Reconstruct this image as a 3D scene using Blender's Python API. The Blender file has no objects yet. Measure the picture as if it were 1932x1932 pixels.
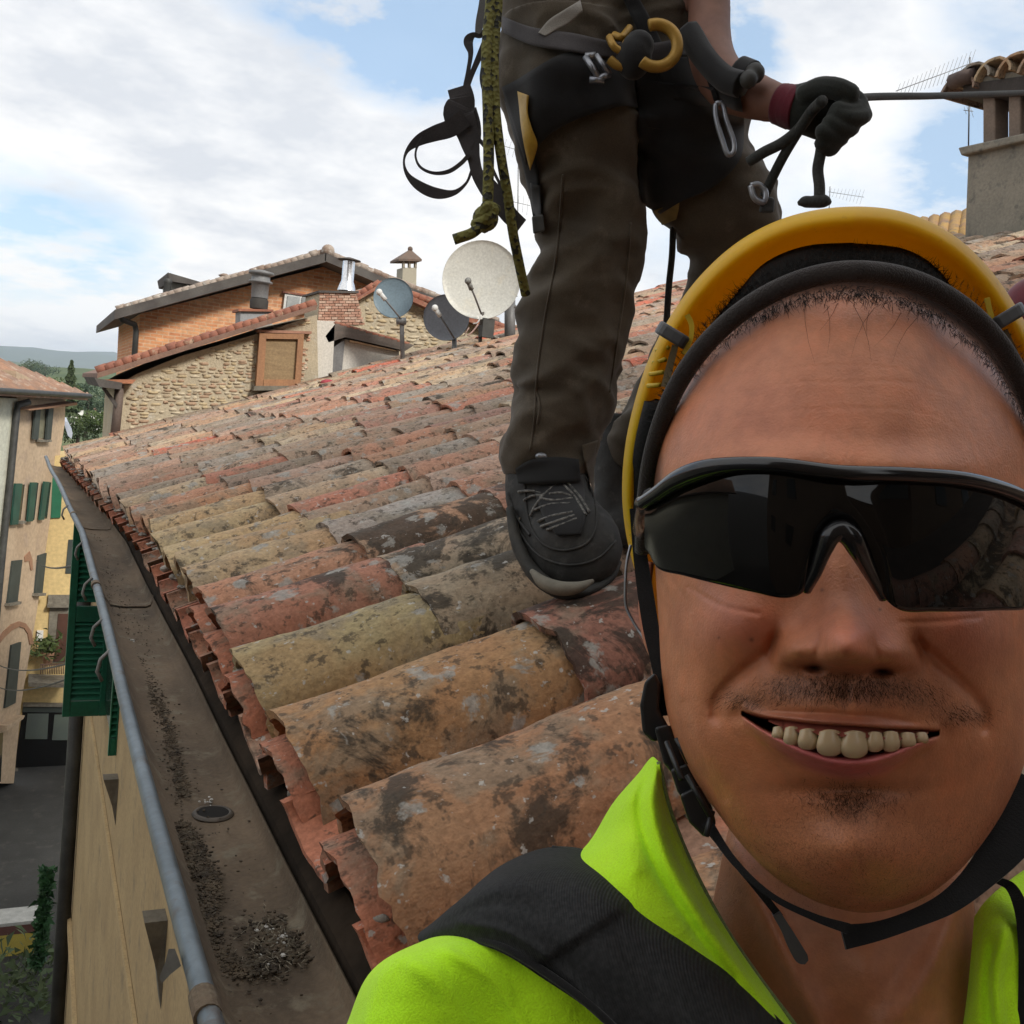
import bpy, bmesh, math, random
import numpy as np
from mathutils import Vector, Matrix, noise
random.seed(7); rng = np.random.default_rng(7)
SC = bpy.context.scene
COL = SC.collection
PI = math.pi
# ------------------------------------------------------------------ camera
# world: X = across the roof towards the ridge, Y = along the eave, Z = up; the phone is held at the origin
F, C = 1932.0, 966.0
RM = np.array([[0.90459336, 0.05322902, 0.42293915],
               [-0.41453854, -0.1213739, 0.90190142],
               [0.0993411, -0.99117862, -0.08772854]])      # rows: world axes in camera (right, down, forward)
cam = bpy.data.cameras.new('camera'); co = bpy.data.objects.new('camera', cam); COL.objects.link(co)
cam.sensor_width = 36; cam.lens = 36; cam.clip_start = 0.02; cam.clip_end = 9000
r_, d_, f_ = RM[:, 0], RM[:, 1], RM[:, 2]
co.matrix_world = Matrix(((r_[0], -d_[0], -f_[0], 0), (r_[1], -d_[1], -f_[1], 0), (r_[2], -d_[2], -f_[2], 0), (0, 0, 0, 1)))
SC.camera = co
SC.render.engine = 'CYCLES'
SC.view_settings.view_transform = 'Standard'; SC.view_settings.look = 'None'
SC.view_settings.gamma = 1; SC.view_settings.use_curve_mapping = False
SC.view_settings.exposure = 0.18
SC.cycles.max_bounces = 5; SC.cycles.diffuse_bounces = 2; SC.cycles.glossy_bounces = 2; SC.cycles.caustics_reflective = False; SC.cycles.caustics_refractive = False
# ------------------------------------------------------------------ sky
SUN_EL, SUN_AZ = math.radians(36), math.radians(160)   # azimuth from +Y towards +X
W = bpy.data.worlds.new('World'); SC.world = W; W.use_nodes = True
nt = W.node_tree; N = nt.nodes; L = nt.links
N.clear()
def node(t, tp, **k):
    n = t.nodes.new(tp)
    for a, b in k.items():
        if a.startswith('i_'): n.inputs[int(a[2:])].default_value = b
        else: setattr(n, a, b)
    return n
out = node(nt, 'ShaderNodeOutputWorld'); bg = node(nt, 'ShaderNodeBackground'); bg.inputs[1].default_value = 0.1
sky = node(nt, 'ShaderNodeTexSky', sky_type='NISHITA', sun_disc=False, sun_elevation=SUN_EL, sun_rotation=SUN_AZ)
sky.air_density = 1.0; sky.dust_density = 0.6; sky.ozone_density = 1.5
tc = node(nt, 'ShaderNodeTexCoord')
def math_n(t, op, a=None, b=None, clamp=False):
    n = node(t, 'ShaderNodeMath', operation=op, use_clamp=clamp)
    for i, x in enumerate((a, b)):
        if x is None: continue
        if isinstance(x, (int, float)): n.inputs[i].default_value = x
        else: t.links.new(x, n.inputs[i])
    return n.outputs[0]
def ramp(t, fac, stops, interp='LINEAR'):
    n = node(t, 'ShaderNodeValToRGB'); cr = n.color_ramp; cr.interpolation = interp
    while len(cr.elements) < len(stops): cr.elements.new(0.5)
    for e, (p, c) in zip(cr.elements, stops):
        e.position = p; e.color = (c, c, c, 1) if isinstance(c, (int, float)) else (*c[:3], 1)
    t.links.new(fac, n.inputs[0]); return n.outputs[0]
def mixc(t, fac, a, b, mode='MIX'):
    n = node(t, 'ShaderNodeMix', data_type='RGBA', blend_type=mode)
    for i, x in ((0, fac), (6, a), (7, b)):
        if isinstance(x, (int, float)): n.inputs[i].default_value = x
        elif isinstance(x, tuple): n.inputs[i].default_value = (*x[:3], 1)
        else: t.links.new(x, n.inputs[i])
    return n.outputs[2]
# clouds lie on a flat layer overhead: direction divided by its height
sep = node(nt, 'ShaderNodeSeparateXYZ'); L.new(tc.outputs['Generated'], sep.inputs[0])
zc = math_n(nt, 'MAXIMUM', sep.outputs[2], 0.0)
zd = math_n(nt, 'ADD', zc, 0.22)
cx = math_n(nt, 'DIVIDE', sep.outputs[0], zd); cy = math_n(nt, 'DIVIDE', sep.outputs[1], zd)
comb = node(nt, 'ShaderNodeCombineXYZ'); L.new(cx, comb.inputs[0]); L.new(cy, comb.inputs[1])
n1 = node(nt, 'ShaderNodeTexNoise'); n1.inputs['Scale'].default_value = 1.5; n1.inputs['Detail'].default_value = 9; n1.inputs['Roughness'].default_value = 0.52
n1.inputs['Distortion'].default_value = 0.25
mp = node(nt, 'ShaderNodeMapping'); mp.inputs['Location'].default_value = (3.1, 1.7, 0.4); L.new(comb.outputs[0], mp.inputs[0]); L.new(mp.outputs[0], n1.inputs['Vector'])
n2 = node(nt, 'ShaderNodeTexNoise'); n2.inputs['Scale'].default_value = 0.9; n2.inputs['Detail'].default_value = 7; n2.inputs['Roughness'].default_value = 0.55
mp2 = node(nt, 'ShaderNodeMapping'); mp2.inputs['Location'].default_value = (9.3, 4.2, 2.0); L.new(comb.outputs[0], mp2.inputs[0]); L.new(mp2.outputs[0], n2.inputs['Vector'])
def dirv(u, v):
    d = RM @ np.array([(u - C) / F, (v - C) / F, 1.0]); return d / np.linalg.norm(d)
hole = None      # openings in the cloud deck and their rough radius
for (u, v, rad, amt) in ((560, -40, 0.13, 0.34), (720, 20, 0.10, 0.34), (840, 70, 0.06, 0.28), (1385, 10, 0.05, 0.30), (1390, 110, 0.045, 0.28), (1795, 320, 0.045, 0.24),
                         (60, 410, 0.10, 0.17), (200, 500, 0.08, 0.16), (430, 430, 0.10, 0.17), (600, 500, 0.07, 0.12), (-1500, 0, 0.5, 0.3), (3400, -300, 0.5, 0.3), (120, 170, 0.20, -0.22), (420, 250, 0.14, -0.24), (700, 300, 0.16, -0.22), (60, 600, 0.06, -0.1), (1650, 180, 0.10, -0.06)):
    d = dirv(u, v)
    dp = node(nt, 'ShaderNodeVectorMath', operation='DISTANCE'); L.new(tc.outputs['Generated'], dp.inputs[0]); dp.inputs[1].default_value = tuple(d)
    x = math_n(nt, 'DIVIDE', dp.outputs['Value'], rad); x = math_n(nt, 'MULTIPLY', x, x); x = math_n(nt, 'MULTIPLY', x, -1.0)
    x = math_n(nt, 'EXPONENT', x); x = math_n(nt, 'MULTIPLY', x, amt)
    hole = x if hole is None else math_n(nt, 'ADD', hole, x)
nh = node(nt, 'ShaderNodeTexNoise'); nh.inputs['Scale'].default_value = 4.2; nh.inputs['Detail'].default_value = 8; nh.inputs['Roughness'].default_value = 0.6; L.new(mp2.outputs[0], nh.inputs['Vector'])
hole = math_n(nt, 'MULTIPLY', hole, ramp(nt, nh.outputs[0], [(0.34, 0.25), (0.62, 1.6)]))
cov = math_n(nt, 'SUBTRACT', math_n(nt, 'ADD', math_n(nt, 'MULTIPLY', n1.outputs[0], .62), 0.36), hole)
cmask = ramp(nt, cov, [(0.38, 0.10), (0.50, 0.6), (0.60, 1.0)])
ccol = ramp(nt, math_n(nt, 'ADD', math_n(nt, 'MULTIPLY', n2.outputs[0], .55), math_n(nt, 'MULTIPLY', nh.outputs[0], .45)), [(0.38, (7.1, 7.4, 7.9)), (0.47, (8.9, 9.0, 9.15)), (0.55, (10.3, 10.2, 10.0))])
skyc = mixc(nt, .6, mixc(nt, 1.0, sky.outputs[0], (1.5, 1.6, 1.7), 'MULTIPLY'), (4.3, 6.1, 8.0))
skm = mixc(nt, cmask, skyc, ccol)
L.new(skm, bg.inputs[0]); L.new(bg.outputs[0], out.inputs[0])
# ------------------------------------------------------------------ sun (veiled by cloud)
sl = bpy.data.lights.new('sun', 'SUN'); sl.energy = 3.0; sl.angle = math.radians(10); sl.color = (1, 0.95, 0.87)
so = bpy.data.objects.new('sun', sl); COL.objects.link(so)
sd = Vector((math.cos(SUN_EL) * math.sin(SUN_AZ), math.cos(SUN_EL) * math.cos(SUN_AZ), math.sin(SUN_EL)))
so.rotation_euler = (-sd).to_track_quat('-Z', 'Y').to_euler()
# ------------------------------------------------------------------ helpers
def ray(u, v): return RM @ np.array([(u - C) / F, (v - C) / F, 1.0])
def P(u, v, z): return ray(u, v) * z                     # z metres in front of the lens
def PY(u, v, y): r = ray(u, v); return r * y / r[1]      # on the vertical plane Y = y
def PXp(u, v, x): r = ray(u, v); return r * x / r[0]
def PZ(u, v, z): r = ray(u, v); return r * z / r[2]
def tag(o, label=None, cat=None, group=None, kind=None):
    if label: o['label'] = label
    if cat: o['category'] = cat
    if group: o['group'] = group
    if kind: o['kind'] = kind
    return o
def thing(name, loc, label, cat, group=None):
    o = bpy.data.objects.new(name, None); COL.objects.link(o); o.location = loc; o.empty_display_size = .1
    return tag(o, label, cat, group)
def wloc(p):
    v = Vector((0, 0, 0))
    while p is not None: v = v + p.location; p = p.parent
    return v
def link(name, me, m, parent=None, smooth=True, loc=None):
    """vertices are given in world coordinates; the mesh keeps them relative to its parent"""
    o = bpy.data.objects.new(name, me); COL.objects.link(o)
    if m is not None: me.materials.append(m)
    if parent is not None: o.parent = parent; me.transform(Matrix.Translation(-wloc(parent)))
    if smooth: me.shade_smooth()
    return o
def mesh(name, V, Fc, m, parent=None, smooth=True, uv=None):
    me = bpy.data.meshes.new(name); me.from_pydata([tuple(map(float, v)) for v in V], [], Fc); me.update()
    bm = bmesh.new(); bm.from_mesh(me); bmesh.ops.recalc_face_normals(bm, faces=bm.faces); bm.to_mesh(me); bm.free()
    return link(name, me, m, parent, smooth)
class MB:
    """collects vertices and faces for one mesh"""
    def __init__(s): s.V = []; s.F = []
    def add(s, V, Fc):
        b = len(s.V); s.V += [tuple(map(float, v)) for v in V]; s.F += [tuple(i + b for i in f) for f in Fc]; return s
    def box(s, c, d, rz=0.0):
        cx, cy, cz = c; V = []
        for sx in (-.5, .5):
            for sy in (-.5, .5):
                for sz in (-.5, .5):
                    x, y = sx * d[0], sy * d[1]
                    V.append((cx + x * math.cos(rz) - y * math.sin(rz), cy + x * math.sin(rz) + y * math.cos(rz), cz + sz * d[2]))
        return s.add(V, [(0, 1, 3, 2), (4, 6, 7, 5), (0, 4, 5, 1), (2, 3, 7, 6), (0, 2, 6, 4), (1, 5, 7, 3)])
    def prism(s, pts, off):
        """closed polygon extruded by the vector off"""
        n = len(pts); off = np.array(off, float); A = [np.array(p, float) for p in pts]; B = [a + off for a in A]
        return s.add(A + B, [tuple(range(n)), tuple(range(2 * n - 1, n - 1, -1))] + [(i, (i + 1) % n, n + (i + 1) % n, n + i) for i in range(n)])
    def tube(s, pts, rad, seg=8, cap=True):
        pts = [Vector(p) for p in pts]; n = len(pts); rad = rad if hasattr(rad, '__len__') else [rad] * n
        V = []; up = None
        for i, p in enumerate(pts):
            t = (pts[min(i + 1, n - 1)] - pts[max(i - 1, 0)]).normalized()
            if up is None: up = t.orthogonal().normalized()
            up = (up - t * up.dot(t)); up = up.normalized() if up.length > 1e-6 else t.orthogonal().normalized()
            w = t.cross(up)
            for k in range(seg):
                a = 2 * PI * k / seg; V.append(p + (up * math.cos(a) + w * math.sin(a)) * rad[i])
        Fc = [(i * seg + k, i * seg + (k + 1) % seg, (i + 1) * seg + (k + 1) % seg, (i + 1) * seg + k) for i in range(n - 1) for k in range(seg)]
        if cap: Fc += [tuple(range(seg))[::-1], tuple((n - 1) * seg + k for k in range(seg))]
        return s.add(V, Fc)
    def lathe(s, c, ax, prof, seg=24):
        """profile of (distance along axis, radius)"""
        ax = Vector(ax).normalized(); u = ax.orthogonal().normalized(); w = ax.cross(u); c = Vector(c); V = []
        for d, r in prof:
            for k in range(seg):
                a = 2 * PI * k / seg; V.append(c + ax * d + (u * math.cos(a) + w * math.sin(a)) * max(r, 1e-4))
        n = len(prof)
        return s.add(V, [(i * seg + k, i * seg + (k + 1) % seg, (i + 1) * seg + (k + 1) % seg, (i + 1) * seg + k) for i in range(n - 1) for k in range(seg)])
    def ball(s, c, r, seg=12, rings=8, sq=(1, 1, 1)):
        V = []; 
        for i in range(rings + 1):
            ph = PI * i / rings
            for k in range(seg):
                a = 2 * PI * k / seg
                V.append((c[0] + r * sq[0] * max(math.sin(ph), 1e-3) * math.cos(a), c[1] + r * sq[1] * max(math.sin(ph), 1e-3) * math.sin(a), c[2] + r * sq[2] * math.cos(ph)))
        return s.add(V, [(i * seg + k, i * seg + (k + 1) % seg, (i + 1) * seg + (k + 1) % seg, (i + 1) * seg + k) for i in range(rings) for k in range(seg)])
    def build(s, name, m, parent=None, smooth=False, merge=False): return mesh(name, s.V, s.F, m, parent, smooth)
def bevel(o, w, seg=2):
    b = o.modifiers.new('bevel', 'BEVEL'); b.width = w; b.segments = seg; b.limit_method = 'ANGLE'; return o
def spline(pts, n):
    """Catmull-Rom through rows of numbers, n samples"""
    A = np.array(pts, float); m = len(A)
    d = np.r_[0, np.cumsum(np.maximum(np.linalg.norm(np.diff(A[:, :2], axis=0), axis=1), 1e-6))]; d /= d[-1]
    T = np.linspace(0, 1, n); out_ = []
    for t in T:
        i = min(max(np.searchsorted(d, t) - 1, 0), m - 2)
        h = d[i + 1] - d[i]; x = (t - d[i]) / h
        def tan(j):
            if j == 0: return (A[1] - A[0]) / (d[1] - d[0])
            if j == m - 1: return (A[-1] - A[-2]) / (d[-1] - d[-2])
            return .5 * ((A[j + 1] - A[j]) / (d[j + 1] - d[j]) + (A[j] - A[j - 1]) / (d[j] - d[j - 1]))
        m0, m1 = tan(i) * h, tan(i + 1) * h
        out_.append((2 * x**3 - 3 * x**2 + 1) * A[i] + (x**3 - 2 * x**2 + x) * m0 + (-2 * x**3 + 3 * x**2) * A[i + 1] + (x**3 - x**2) * m1)
    return np.array(out_)
# ------------------------------------------------------------------ materials
def newmat(name):
    m = bpy.data.materials.new(name); m.use_nodes = True; t = m.node_tree; return m, t, t.nodes['Principled BSDF']
def noise_n(t, vec, scale, detail=6, rough=.55, dist=0.0):
    n = node(t, 'ShaderNodeTexNoise'); n.inputs['Scale'].default_value = scale; n.inputs['Detail'].default_value = detail
    n.inputs['Roughness'].default_value = rough; n.inputs['Distortion'].default_value = dist; t.links.new(vec, n.inputs['Vector']); return n.outputs[0]
def bump(t, b, h, strength=.4, dist=.01):
    n = node(t, 'ShaderNodeBump'); n.inputs['Strength'].default_value = strength; n.inputs['Distance'].default_value = dist
    t.links.new(h, n.inputs['Height']); t.links.new(n.outputs[0], b.inputs['Normal']); return n
def M(name, c1, c2=None, scale=8, rough=.8, bmp=.3, bd=.005, metal=0, spec=.5, fine=60, streak=None, c3=None, sss=0, lo=.35, hi=.65):
    """two colours mottled by noise, fine grain in colour and relief"""
    m, t, b = newmat(name); tcn = node(t, 'ShaderNodeTexCoord'); vec = tcn.outputs['Object']
    if streak:
        mpn = node(t, 'ShaderNodeMapping'); mpn.inputs['Scale'].default_value = streak; t.links.new(vec, mpn.inputs[0]); vec2 = mpn.outputs[0]
    else: vec2 = vec
    c2 = c2 or tuple(x * .75 for x in c1)
    a = noise_n(t, vec2, scale); col = ramp(t, a, [(lo, c1), (hi, c2)])
    if c3:
        a3 = noise_n(t, vec, scale * 2.3, 8, .65); col = mixc(t, ramp(t, a3, [(.55, 0.0), (.66, 1.0)]), col, c3)
    g = noise_n(t, vec, fine, 3, .6)
    col = mixc(t, 0.35, col, mixc(t, 1.0, col, ramp(t, g, [(.3, .55), (.7, 1.35)]), 'MULTIPLY'))
    t.links.new(col, b.inputs['Base Color']); b.inputs['Roughness'].default_value = rough; b.inputs['Metallic'].default_value = metal
    b.inputs['Specular IOR Level'].default_value = spec
    if bmp: bump(t, b, math_n(t, 'ADD', a, math_n(t, 'MULTIPLY', g, .5)), bmp, bd)
    return m
def tile_material(name, attr):
    """weathered fired clay: each tile's own clay colour, soot-black moss, grey and white lichen"""
    m, t, b = newmat(name); tcn = node(t, 'ShaderNodeTexCoord')
    if attr:
        at = node(t, 'ShaderNodeAttribute', attribute_name='tint'); base = at.outputs['Color']; moss = at.outputs['Alpha']; vec = tcn.outputs['Object']
    else:
        oi = node(t, 'ShaderNodeObjectInfo'); base = oi.outputs['Color']; moss = oi.outputs['Alpha']
        vm = node(t, 'ShaderNodeVectorMath', operation='MULTIPLY_ADD'); vm.inputs[1].default_value = (1, 1, 1)
        t.links.new(tcn.outputs['Object'], vm.inputs[0])
        rr = math_n(t, 'MULTIPLY', oi.outputs['Random'], 40.0); t.links.new(rr, vm.inputs[2]); vec = vm.outputs[0]
    a = noise_n(t, vec, 9, 5, .62, .4); g = noise_n(t, vec, 90, 2, .7); c = noise_n(t, vec, 5, 3, .6)
    # iron-rich and sandy zones of the clay itself
    col = mixc(t, ramp(t, c, [(.36, 0.0), (.62, .75)]), base, mixc(t, 1.0, base, (1.0, .78, .66), 'MULTIPLY'))
    col = mixc(t, .15, col, (.36, .30, .25))
    col = mixc(t, ramp(t, a, [(.50, 0.0), (.60, .6)]), col, (.23, .19, .135))
    mv = math_n(t, 'ADD', noise_n(t, vec, 7, 6, .72, .6), math_n(t, 'MULTIPLY', math_n(t, 'SUBTRACT', moss, .5), .34))
    col = mixc(t, ramp(t, mv, [(.53, 0.0), (.60, .82)]), col, (.030, .026, .020))
    mv2 = noise_n(t, vec, 34, 3, .7)
    col = mixc(t, ramp(t, mv2, [(.56, 0.0), (.63, .7)]), col, (.055, .042, .030))
    vo = node(t, 'ShaderNodeTexVoronoi', feature='F1'); vo.inputs['Scale'].default_value = 13; t.links.new(vec, vo.inputs['Vector'])
    lv = math_n(t, 'SUBTRACT', noise_n(t, vec, 11, 5, .7, .3), math_n(t, 'MULTIPLY', vo.outputs['Distance'], .42))
    lv = math_n(t, 'SUBTRACT', lv, math_n(t, 'MULTIPLY', oi.outputs['Random'] if not attr else .5, .07))
    col = mixc(t, ramp(t, lv, [(.40, 0.0), (.45, .8)]), col, (.33, .315, .28))
    sp = noise_n(t, vec, 52, 3, .6)
    col = mixc(t, ramp(t, sp, [(.645, 0.0), (.69, .75)]), col, (.48, .46, .42))
    col = mixc(t, .5, col, mixc(t, 1.0, col, ramp(t, g, [(.3, .5), (.7, 1.4)]), 'MULTIPLY'))
    t.links.new(col, b.inputs['Base Color']); b.inputs['Roughness'].default_value = .88; b.inputs['Specular IOR Level'].default_value = .35
    bump(t, b, math_n(t, 'ADD', math_n(t, 'ADD', a, math_n(t, 'MULTIPLY', g, .45)), math_n(t, 'MULTIPLY', mv, .8)), .75, .006)
    return m
# ================================================================== THE ROOF WE STAND ON
AL = math.radians(20.9); CA, SA = math.cos(AL), math.sin(AL); HR = 0.5631
def RP(s, y, d=0.0): return np.array([s * CA - d * SA, y, -HR / CA + s * SA + d * CA])   # s up the slope, d above the tile crests
def eave_s(y): return .378 if y < 3.9 else .378 - .042 * (y - 3.9)
GROUND = -11.0
plaster_y = M('ochre_plaster', (.47, .34, .175), (.39, .275, .14), 2.6, .9, .35, .004, c3=(.31, .23, .13), fine=45)
clay = tile_material('old_clay_tile', False); clay_s = tile_material('old_clay_tiles_far', True)
mortar = M('lime_mortar', (.46, .43, .38), (.20, .17, .14), 14, .95, .9, .012)
dark_under = M('roof_boards', (.07, .055, .045), (.03, .025, .02), 6, .95, .4)
house = thing('tiled_house', (0.45, 4.3, GROUND), 'ochre plastered house with old clay tile roof that the two workers stand on', 'house')
# walls: the street wall, end wall, and a rear wall, joined to one body; far end at Y 8.62
wx = .45
wb = MB(); wb.box((wx + 3.4, 3.55, (GROUND - .80) / 2), (6.8, 10.1, -.80 - GROUND)); wall = wb.build('wall', plaster_y, house)
# gable end masonry under the slope
gm = MB(); gm.prism([(wx + .02, -1.48, -.80), (6.1, -1.48, -.80), (6.1, -1.48, RP(6.35, 0, -.26)[2]), (wx + .02, -1.48, RP(wx / CA, 0, -.26)[2])], (0, 10.06, 0)); gm.build('gable_wall', plaster_y, house)
deck = MB(); deck.prism([RP(.40, -1.5, -.165), RP(6.4, -1.5, -.165), RP(6.4, -1.5, -.22), RP(.40, -1.5, -.22)], (0, 10.15, 0))
back = RP(6.4, -1.5, -.16); deck.prism([back, back + np.array([4.5, 0, -1.6]), back + np.array([4.5, 0, -1.66]), back + np.array([0, 0, -.06])], (0, 10.15, 0))
roof = deck.build('roof', dark_under, house)
# shallow plaster moulding lines and repairs on the street wall
mo = MB()
for z_, h_, d_ in ((-1.32, .035, .018), (-2.35, .03, .015), (-4.3, .06, .03)): mo.box((wx - d_ / 2 - .002, 3.55, z_), (d_, 10.0, h_))
mo.build('moulding', M('ochre_moulding', (.54, .40, .21), (.44, .32, .17), 3, .9, .3), house)
# ---- tiles
def tile_mesh(name, R1, R2, Ln, th, nseg, nlen, seed, inv=False, rough=.004):
    rs = np.random.default_rng(seed); V = []; Fc = []
    H = R1 * .86
    je = [[rough * (1.5 * noise.noise(Vector((k / nseg * 4, seed * 3.7, q_))) + .9 * noise.noise(Vector((k / nseg * 13, seed * 3.7, q_))) + .30 * max(0, noise.noise(Vector((k / nseg * 26, seed * 9.1, q_))) - .15) * 4) for k in range(nseg + 1)] for q_ in (0.3, 7.7)]
    offs = rs.uniform(0, 50, 3)
    for side in (0, 1):
        for i in range(nlen + 1):
            t = i / nlen; R = (R1 + (R2 - R1) * t) - side * th
            for k in range(nseg + 1):
                a = PI * (k / nseg); x = t * Ln
                if i == 0: x += je[0][k] + (side * .002)
                if i == nlen: x += je[1][k]
                wob = rough * .9 * noise.noise(Vector((x * 6 + offs[0], a * 1.4 + offs[1], offs[2]))) + rough * .5 * noise.noise(Vector((x * 22 + offs[0], a * 5 + offs[1], offs[2])))
                r = R + wob; y = r * math.cos(a); z = r * .86 * math.sin(a) - H
                if inv: z = (-z - 0.0) * .62
                V.append((x, y, z))
    n1_ = nseg + 1; S = n1_ * (nlen + 1)
    for i in range(nlen):
        for k in range(nseg):
            a = i * n1_ + k; Fc.append((a, a + 1, a + n1_ + 1, a + n1_)); Fc.append((S + a, S + a + n1_, S + a + n1_ + 1, S + a + 1))
    for k in range(nseg):
        Fc.append((k, S + k, S + k + 1, k + 1)); b = nlen * n1_ + k; Fc.append((b, b + 1, S + b + 1, S + b))
    for i in range(nlen):
        a = i * n1_; Fc.append((a, a + n1_, S + a + n1_, S + a)); b = a + nseg; Fc.append((b, S + b, S + b + n1_, b + n1_))
    me = bpy.data.meshes.new(name); me.from_pydata(V, [], Fc); me.materials.append(clay)
    bm = bmesh.new(); bm.from_mesh(me); bmesh.ops.recalc_face_normals(bm, faces=bm.faces); bm.to_mesh(me); bm.free()
    me.shade_smooth(); me.set_sharp_from_angle(angle=math.radians(50)); return me
PAL = [(.42, .25, .155), (.45, .30, .19), (.47, .36, .23), (.42, .23, .15), (.43, .18, .115), (.38, .26, .19), (.35, .28, .21), (.30, .24, .19), (.42, .31, .22), (.34, .18, .135), (.48, .39, .27), (.41, .28, .21), (.34, .30, .25)]
def matrix_of(s, y, d, yaw, pitch, rollr):
    R = Matrix(((CA, 0, -SA), (0, 1, 0), (SA, 0, CA)))
    R = R @ Matrix.Rotation(yaw, 3, 'Z') @ Matrix.Rotation(pitch, 3, 'Y') @ Matrix.Rotation(rollr, 3, 'X')
    m = R.to_4x4(); m.translation = Vector(RP(s, y, d)); return m
near_m = [tile_mesh('cover_tile', .143, .122, .50, .016, 26, 22, i, rough=.0095) for i in range(6)]
mid_m = [tile_mesh('cover_tile', .118, .098, .50, .015, 10, 5, 20 + i, rough=.008) for i in range(6)]
low_m = [tile_mesh('cover_tile', .118, .098, .50, .016, 6, 1, 40 + i, rough=.008) for i in range(4)]
pan_near = [tile_mesh('pan_tile', .112, .10, .46, .015, 16, 8, 60 + i, True, .003) for i in range(3)]
pan_mid = [tile_mesh('pan_tile', .10, .09, .46, .015, 8, 2, 70 + i, True, .006) for i in range(3)]
rows = [-.42, -.03, .35, .73, 1.105, 1.486, 1.876, 2.19, 2.472, 2.726, 2.955, 3.19, 3.44, 3.70, 3.96, 4.20, 4.46, 4.74]
while rows[-1] < 8.4: rows.append(rows[-1] + random.uniform(.245, .285))
rows.append(8.62)
placed = []                                            # (matrix, colour, class, z)
HAND = {(3, 0): ((.35, .185, .08), .5), (4, 0): ((.36, .185, .085), .5), (4, 1): ((.33, .19, .125), .85), (5, 0): ((.38, .22, .09), .42), (5, 1): ((.29, .115, .075), .62), (5, 2): ((.30, .14, .1), .6), (6, 0): ((.37, .29, .135), .4),
        (6, 1): ((.33, .27, .18), .62), (6, 2): ((.35, .24, .17), .6), (7, 0): ((.38, .165, .10), .55), (7, 1): ((.34, .27, .185), .72), (7, 2): ((.38, .26, .17), .6), (8, 0): ((.46, .23, .13), .35), (8, 1): ((.40, .25, .15), .8), (8, 2): ((.36, .2, .14), .6),
        (9, 0): ((.46, .33, .18), .4), (9, 1): ((.36, .34, .31), .5), (10, 0): ((.44, .33, .18), .35), (11, 0): ((.50, .38, .20), .3), (12, 0): ((.48, .38, .21), .35), (13, 0): ((.50, .36, .19), .3), (14, 0): ((.47, .27, .15), .3), (15, 0): ((.48, .24, .14), .3)}
for ri, y in enumerate(rows):
    s = eave_s(y) + random.uniform(-.012, .012)
    if ri in (4, 5, 6): s = .372
    c = 0; near = ri <= 9
    while s < 6.35:
        yy = y + random.gauss(0, .007 if near else .013)
        col, ms = HAND.get((ri, c), (None, None))
        if col is None:
            col = random.choice(PAL); ms = random.uniform(.1, .5)
            if random.random() < .035: col = (.52, .13, .07); ms = .1
            if ri <= 8 and c > 0: ms += .15
            k = random.uniform(.85, 1.12); col = tuple(x * k for x in col)
        dd = random.gauss(0, .004); 
        m4 = matrix_of(s, yy, dd + (.0 if c else .0), random.gauss(0, .018), random.gauss(.0, .006), random.gauss(0, .03))
        sc = 1.0 if near else random.uniform(.93, 1.08)
        placed.append(['c', m4, (*col, ms), near and s < 2.6, (s, yy), sc])
        if c == 0 and ri in (3, 4, 5, 6, 7, 8):                      # a thinner second tile shows under the first one at the eave
            m5 = matrix_of(s - .03, yy + .004, -.045, random.gauss(0, .02), .02, 0)
            placed.append(['c', m5, (.46, .17, .09, .25), True, (s - .03, yy), .93])
        step = .385 if near else random.uniform(.34, .42)
        if ri == 6 and c == 0: step = .36
        if ri == 5 and c == 0: step = .43
        if ri == 4 and c == 0: step = .62 - .14
        s += step; c += 1
    # channel tiles between this row and the next
    if ri + 1 < len(rows):
        ym = (y + rows[ri + 1]) / 2; s = eave_s(ym) - .045; c = 0
        while s < 6.3:
            col = random.choice(PAL[:6]); k = random.uniform(.6, .9)
            if c == 0: col = random.choice([(.46, .17, .09), (.44, .15, .085), (.42, .2, .12)]); k = 1
            placed.append(['p', matrix_of(s, ym + random.gauss(0, .008), -.148, random.gauss(0, .02), .0, 0), (col[0] * k, col[1] * k, col[2] * k, .25 if c == 0 else .7), ri <= 9 and s < 1, (s, ym), 1.0 if ri <= 8 else .92])
            s += .40; c += 1
# the tiles that show largest are objects, the rest one mesh
def size(pl):
    p = RP(*pl[4]); z = RM[:, 2] @ p; u = C + F * (RM[:, 0] @ p) / z if z > .3 else 1e6; v = C + F * (RM[:, 1] @ p) / z if z > .3 else 1e6
    vis = z > .3 and -150 < u < 1700 and 300 < v < 2250
    if pl[0] == 'p' and pl[4][0] > .6: return 0
    return (1 / z) if vis else 0
placed.sort(key=size, reverse=True)
NPART = 298
for i, pl in enumerate(placed[:NPART]):
    kind, m4, col, near, sy, sc = pl
    me = (random.choice(near_m) if near else random.choice(mid_m)) if kind == 'c' else (random.choice(pan_near) if near else random.choice(pan_mid))
    o = bpy.data.objects.new('roof_tile', me); COL.objects.link(o); o.parent = roof
    loc, rot, _ = m4.decompose(); o.location = loc - wloc(roof); o.rotation_euler = rot.to_euler(); o.scale = (1, sc, sc)
    o.color = col
V = []; Fc = []; CC = []
src = {}
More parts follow.
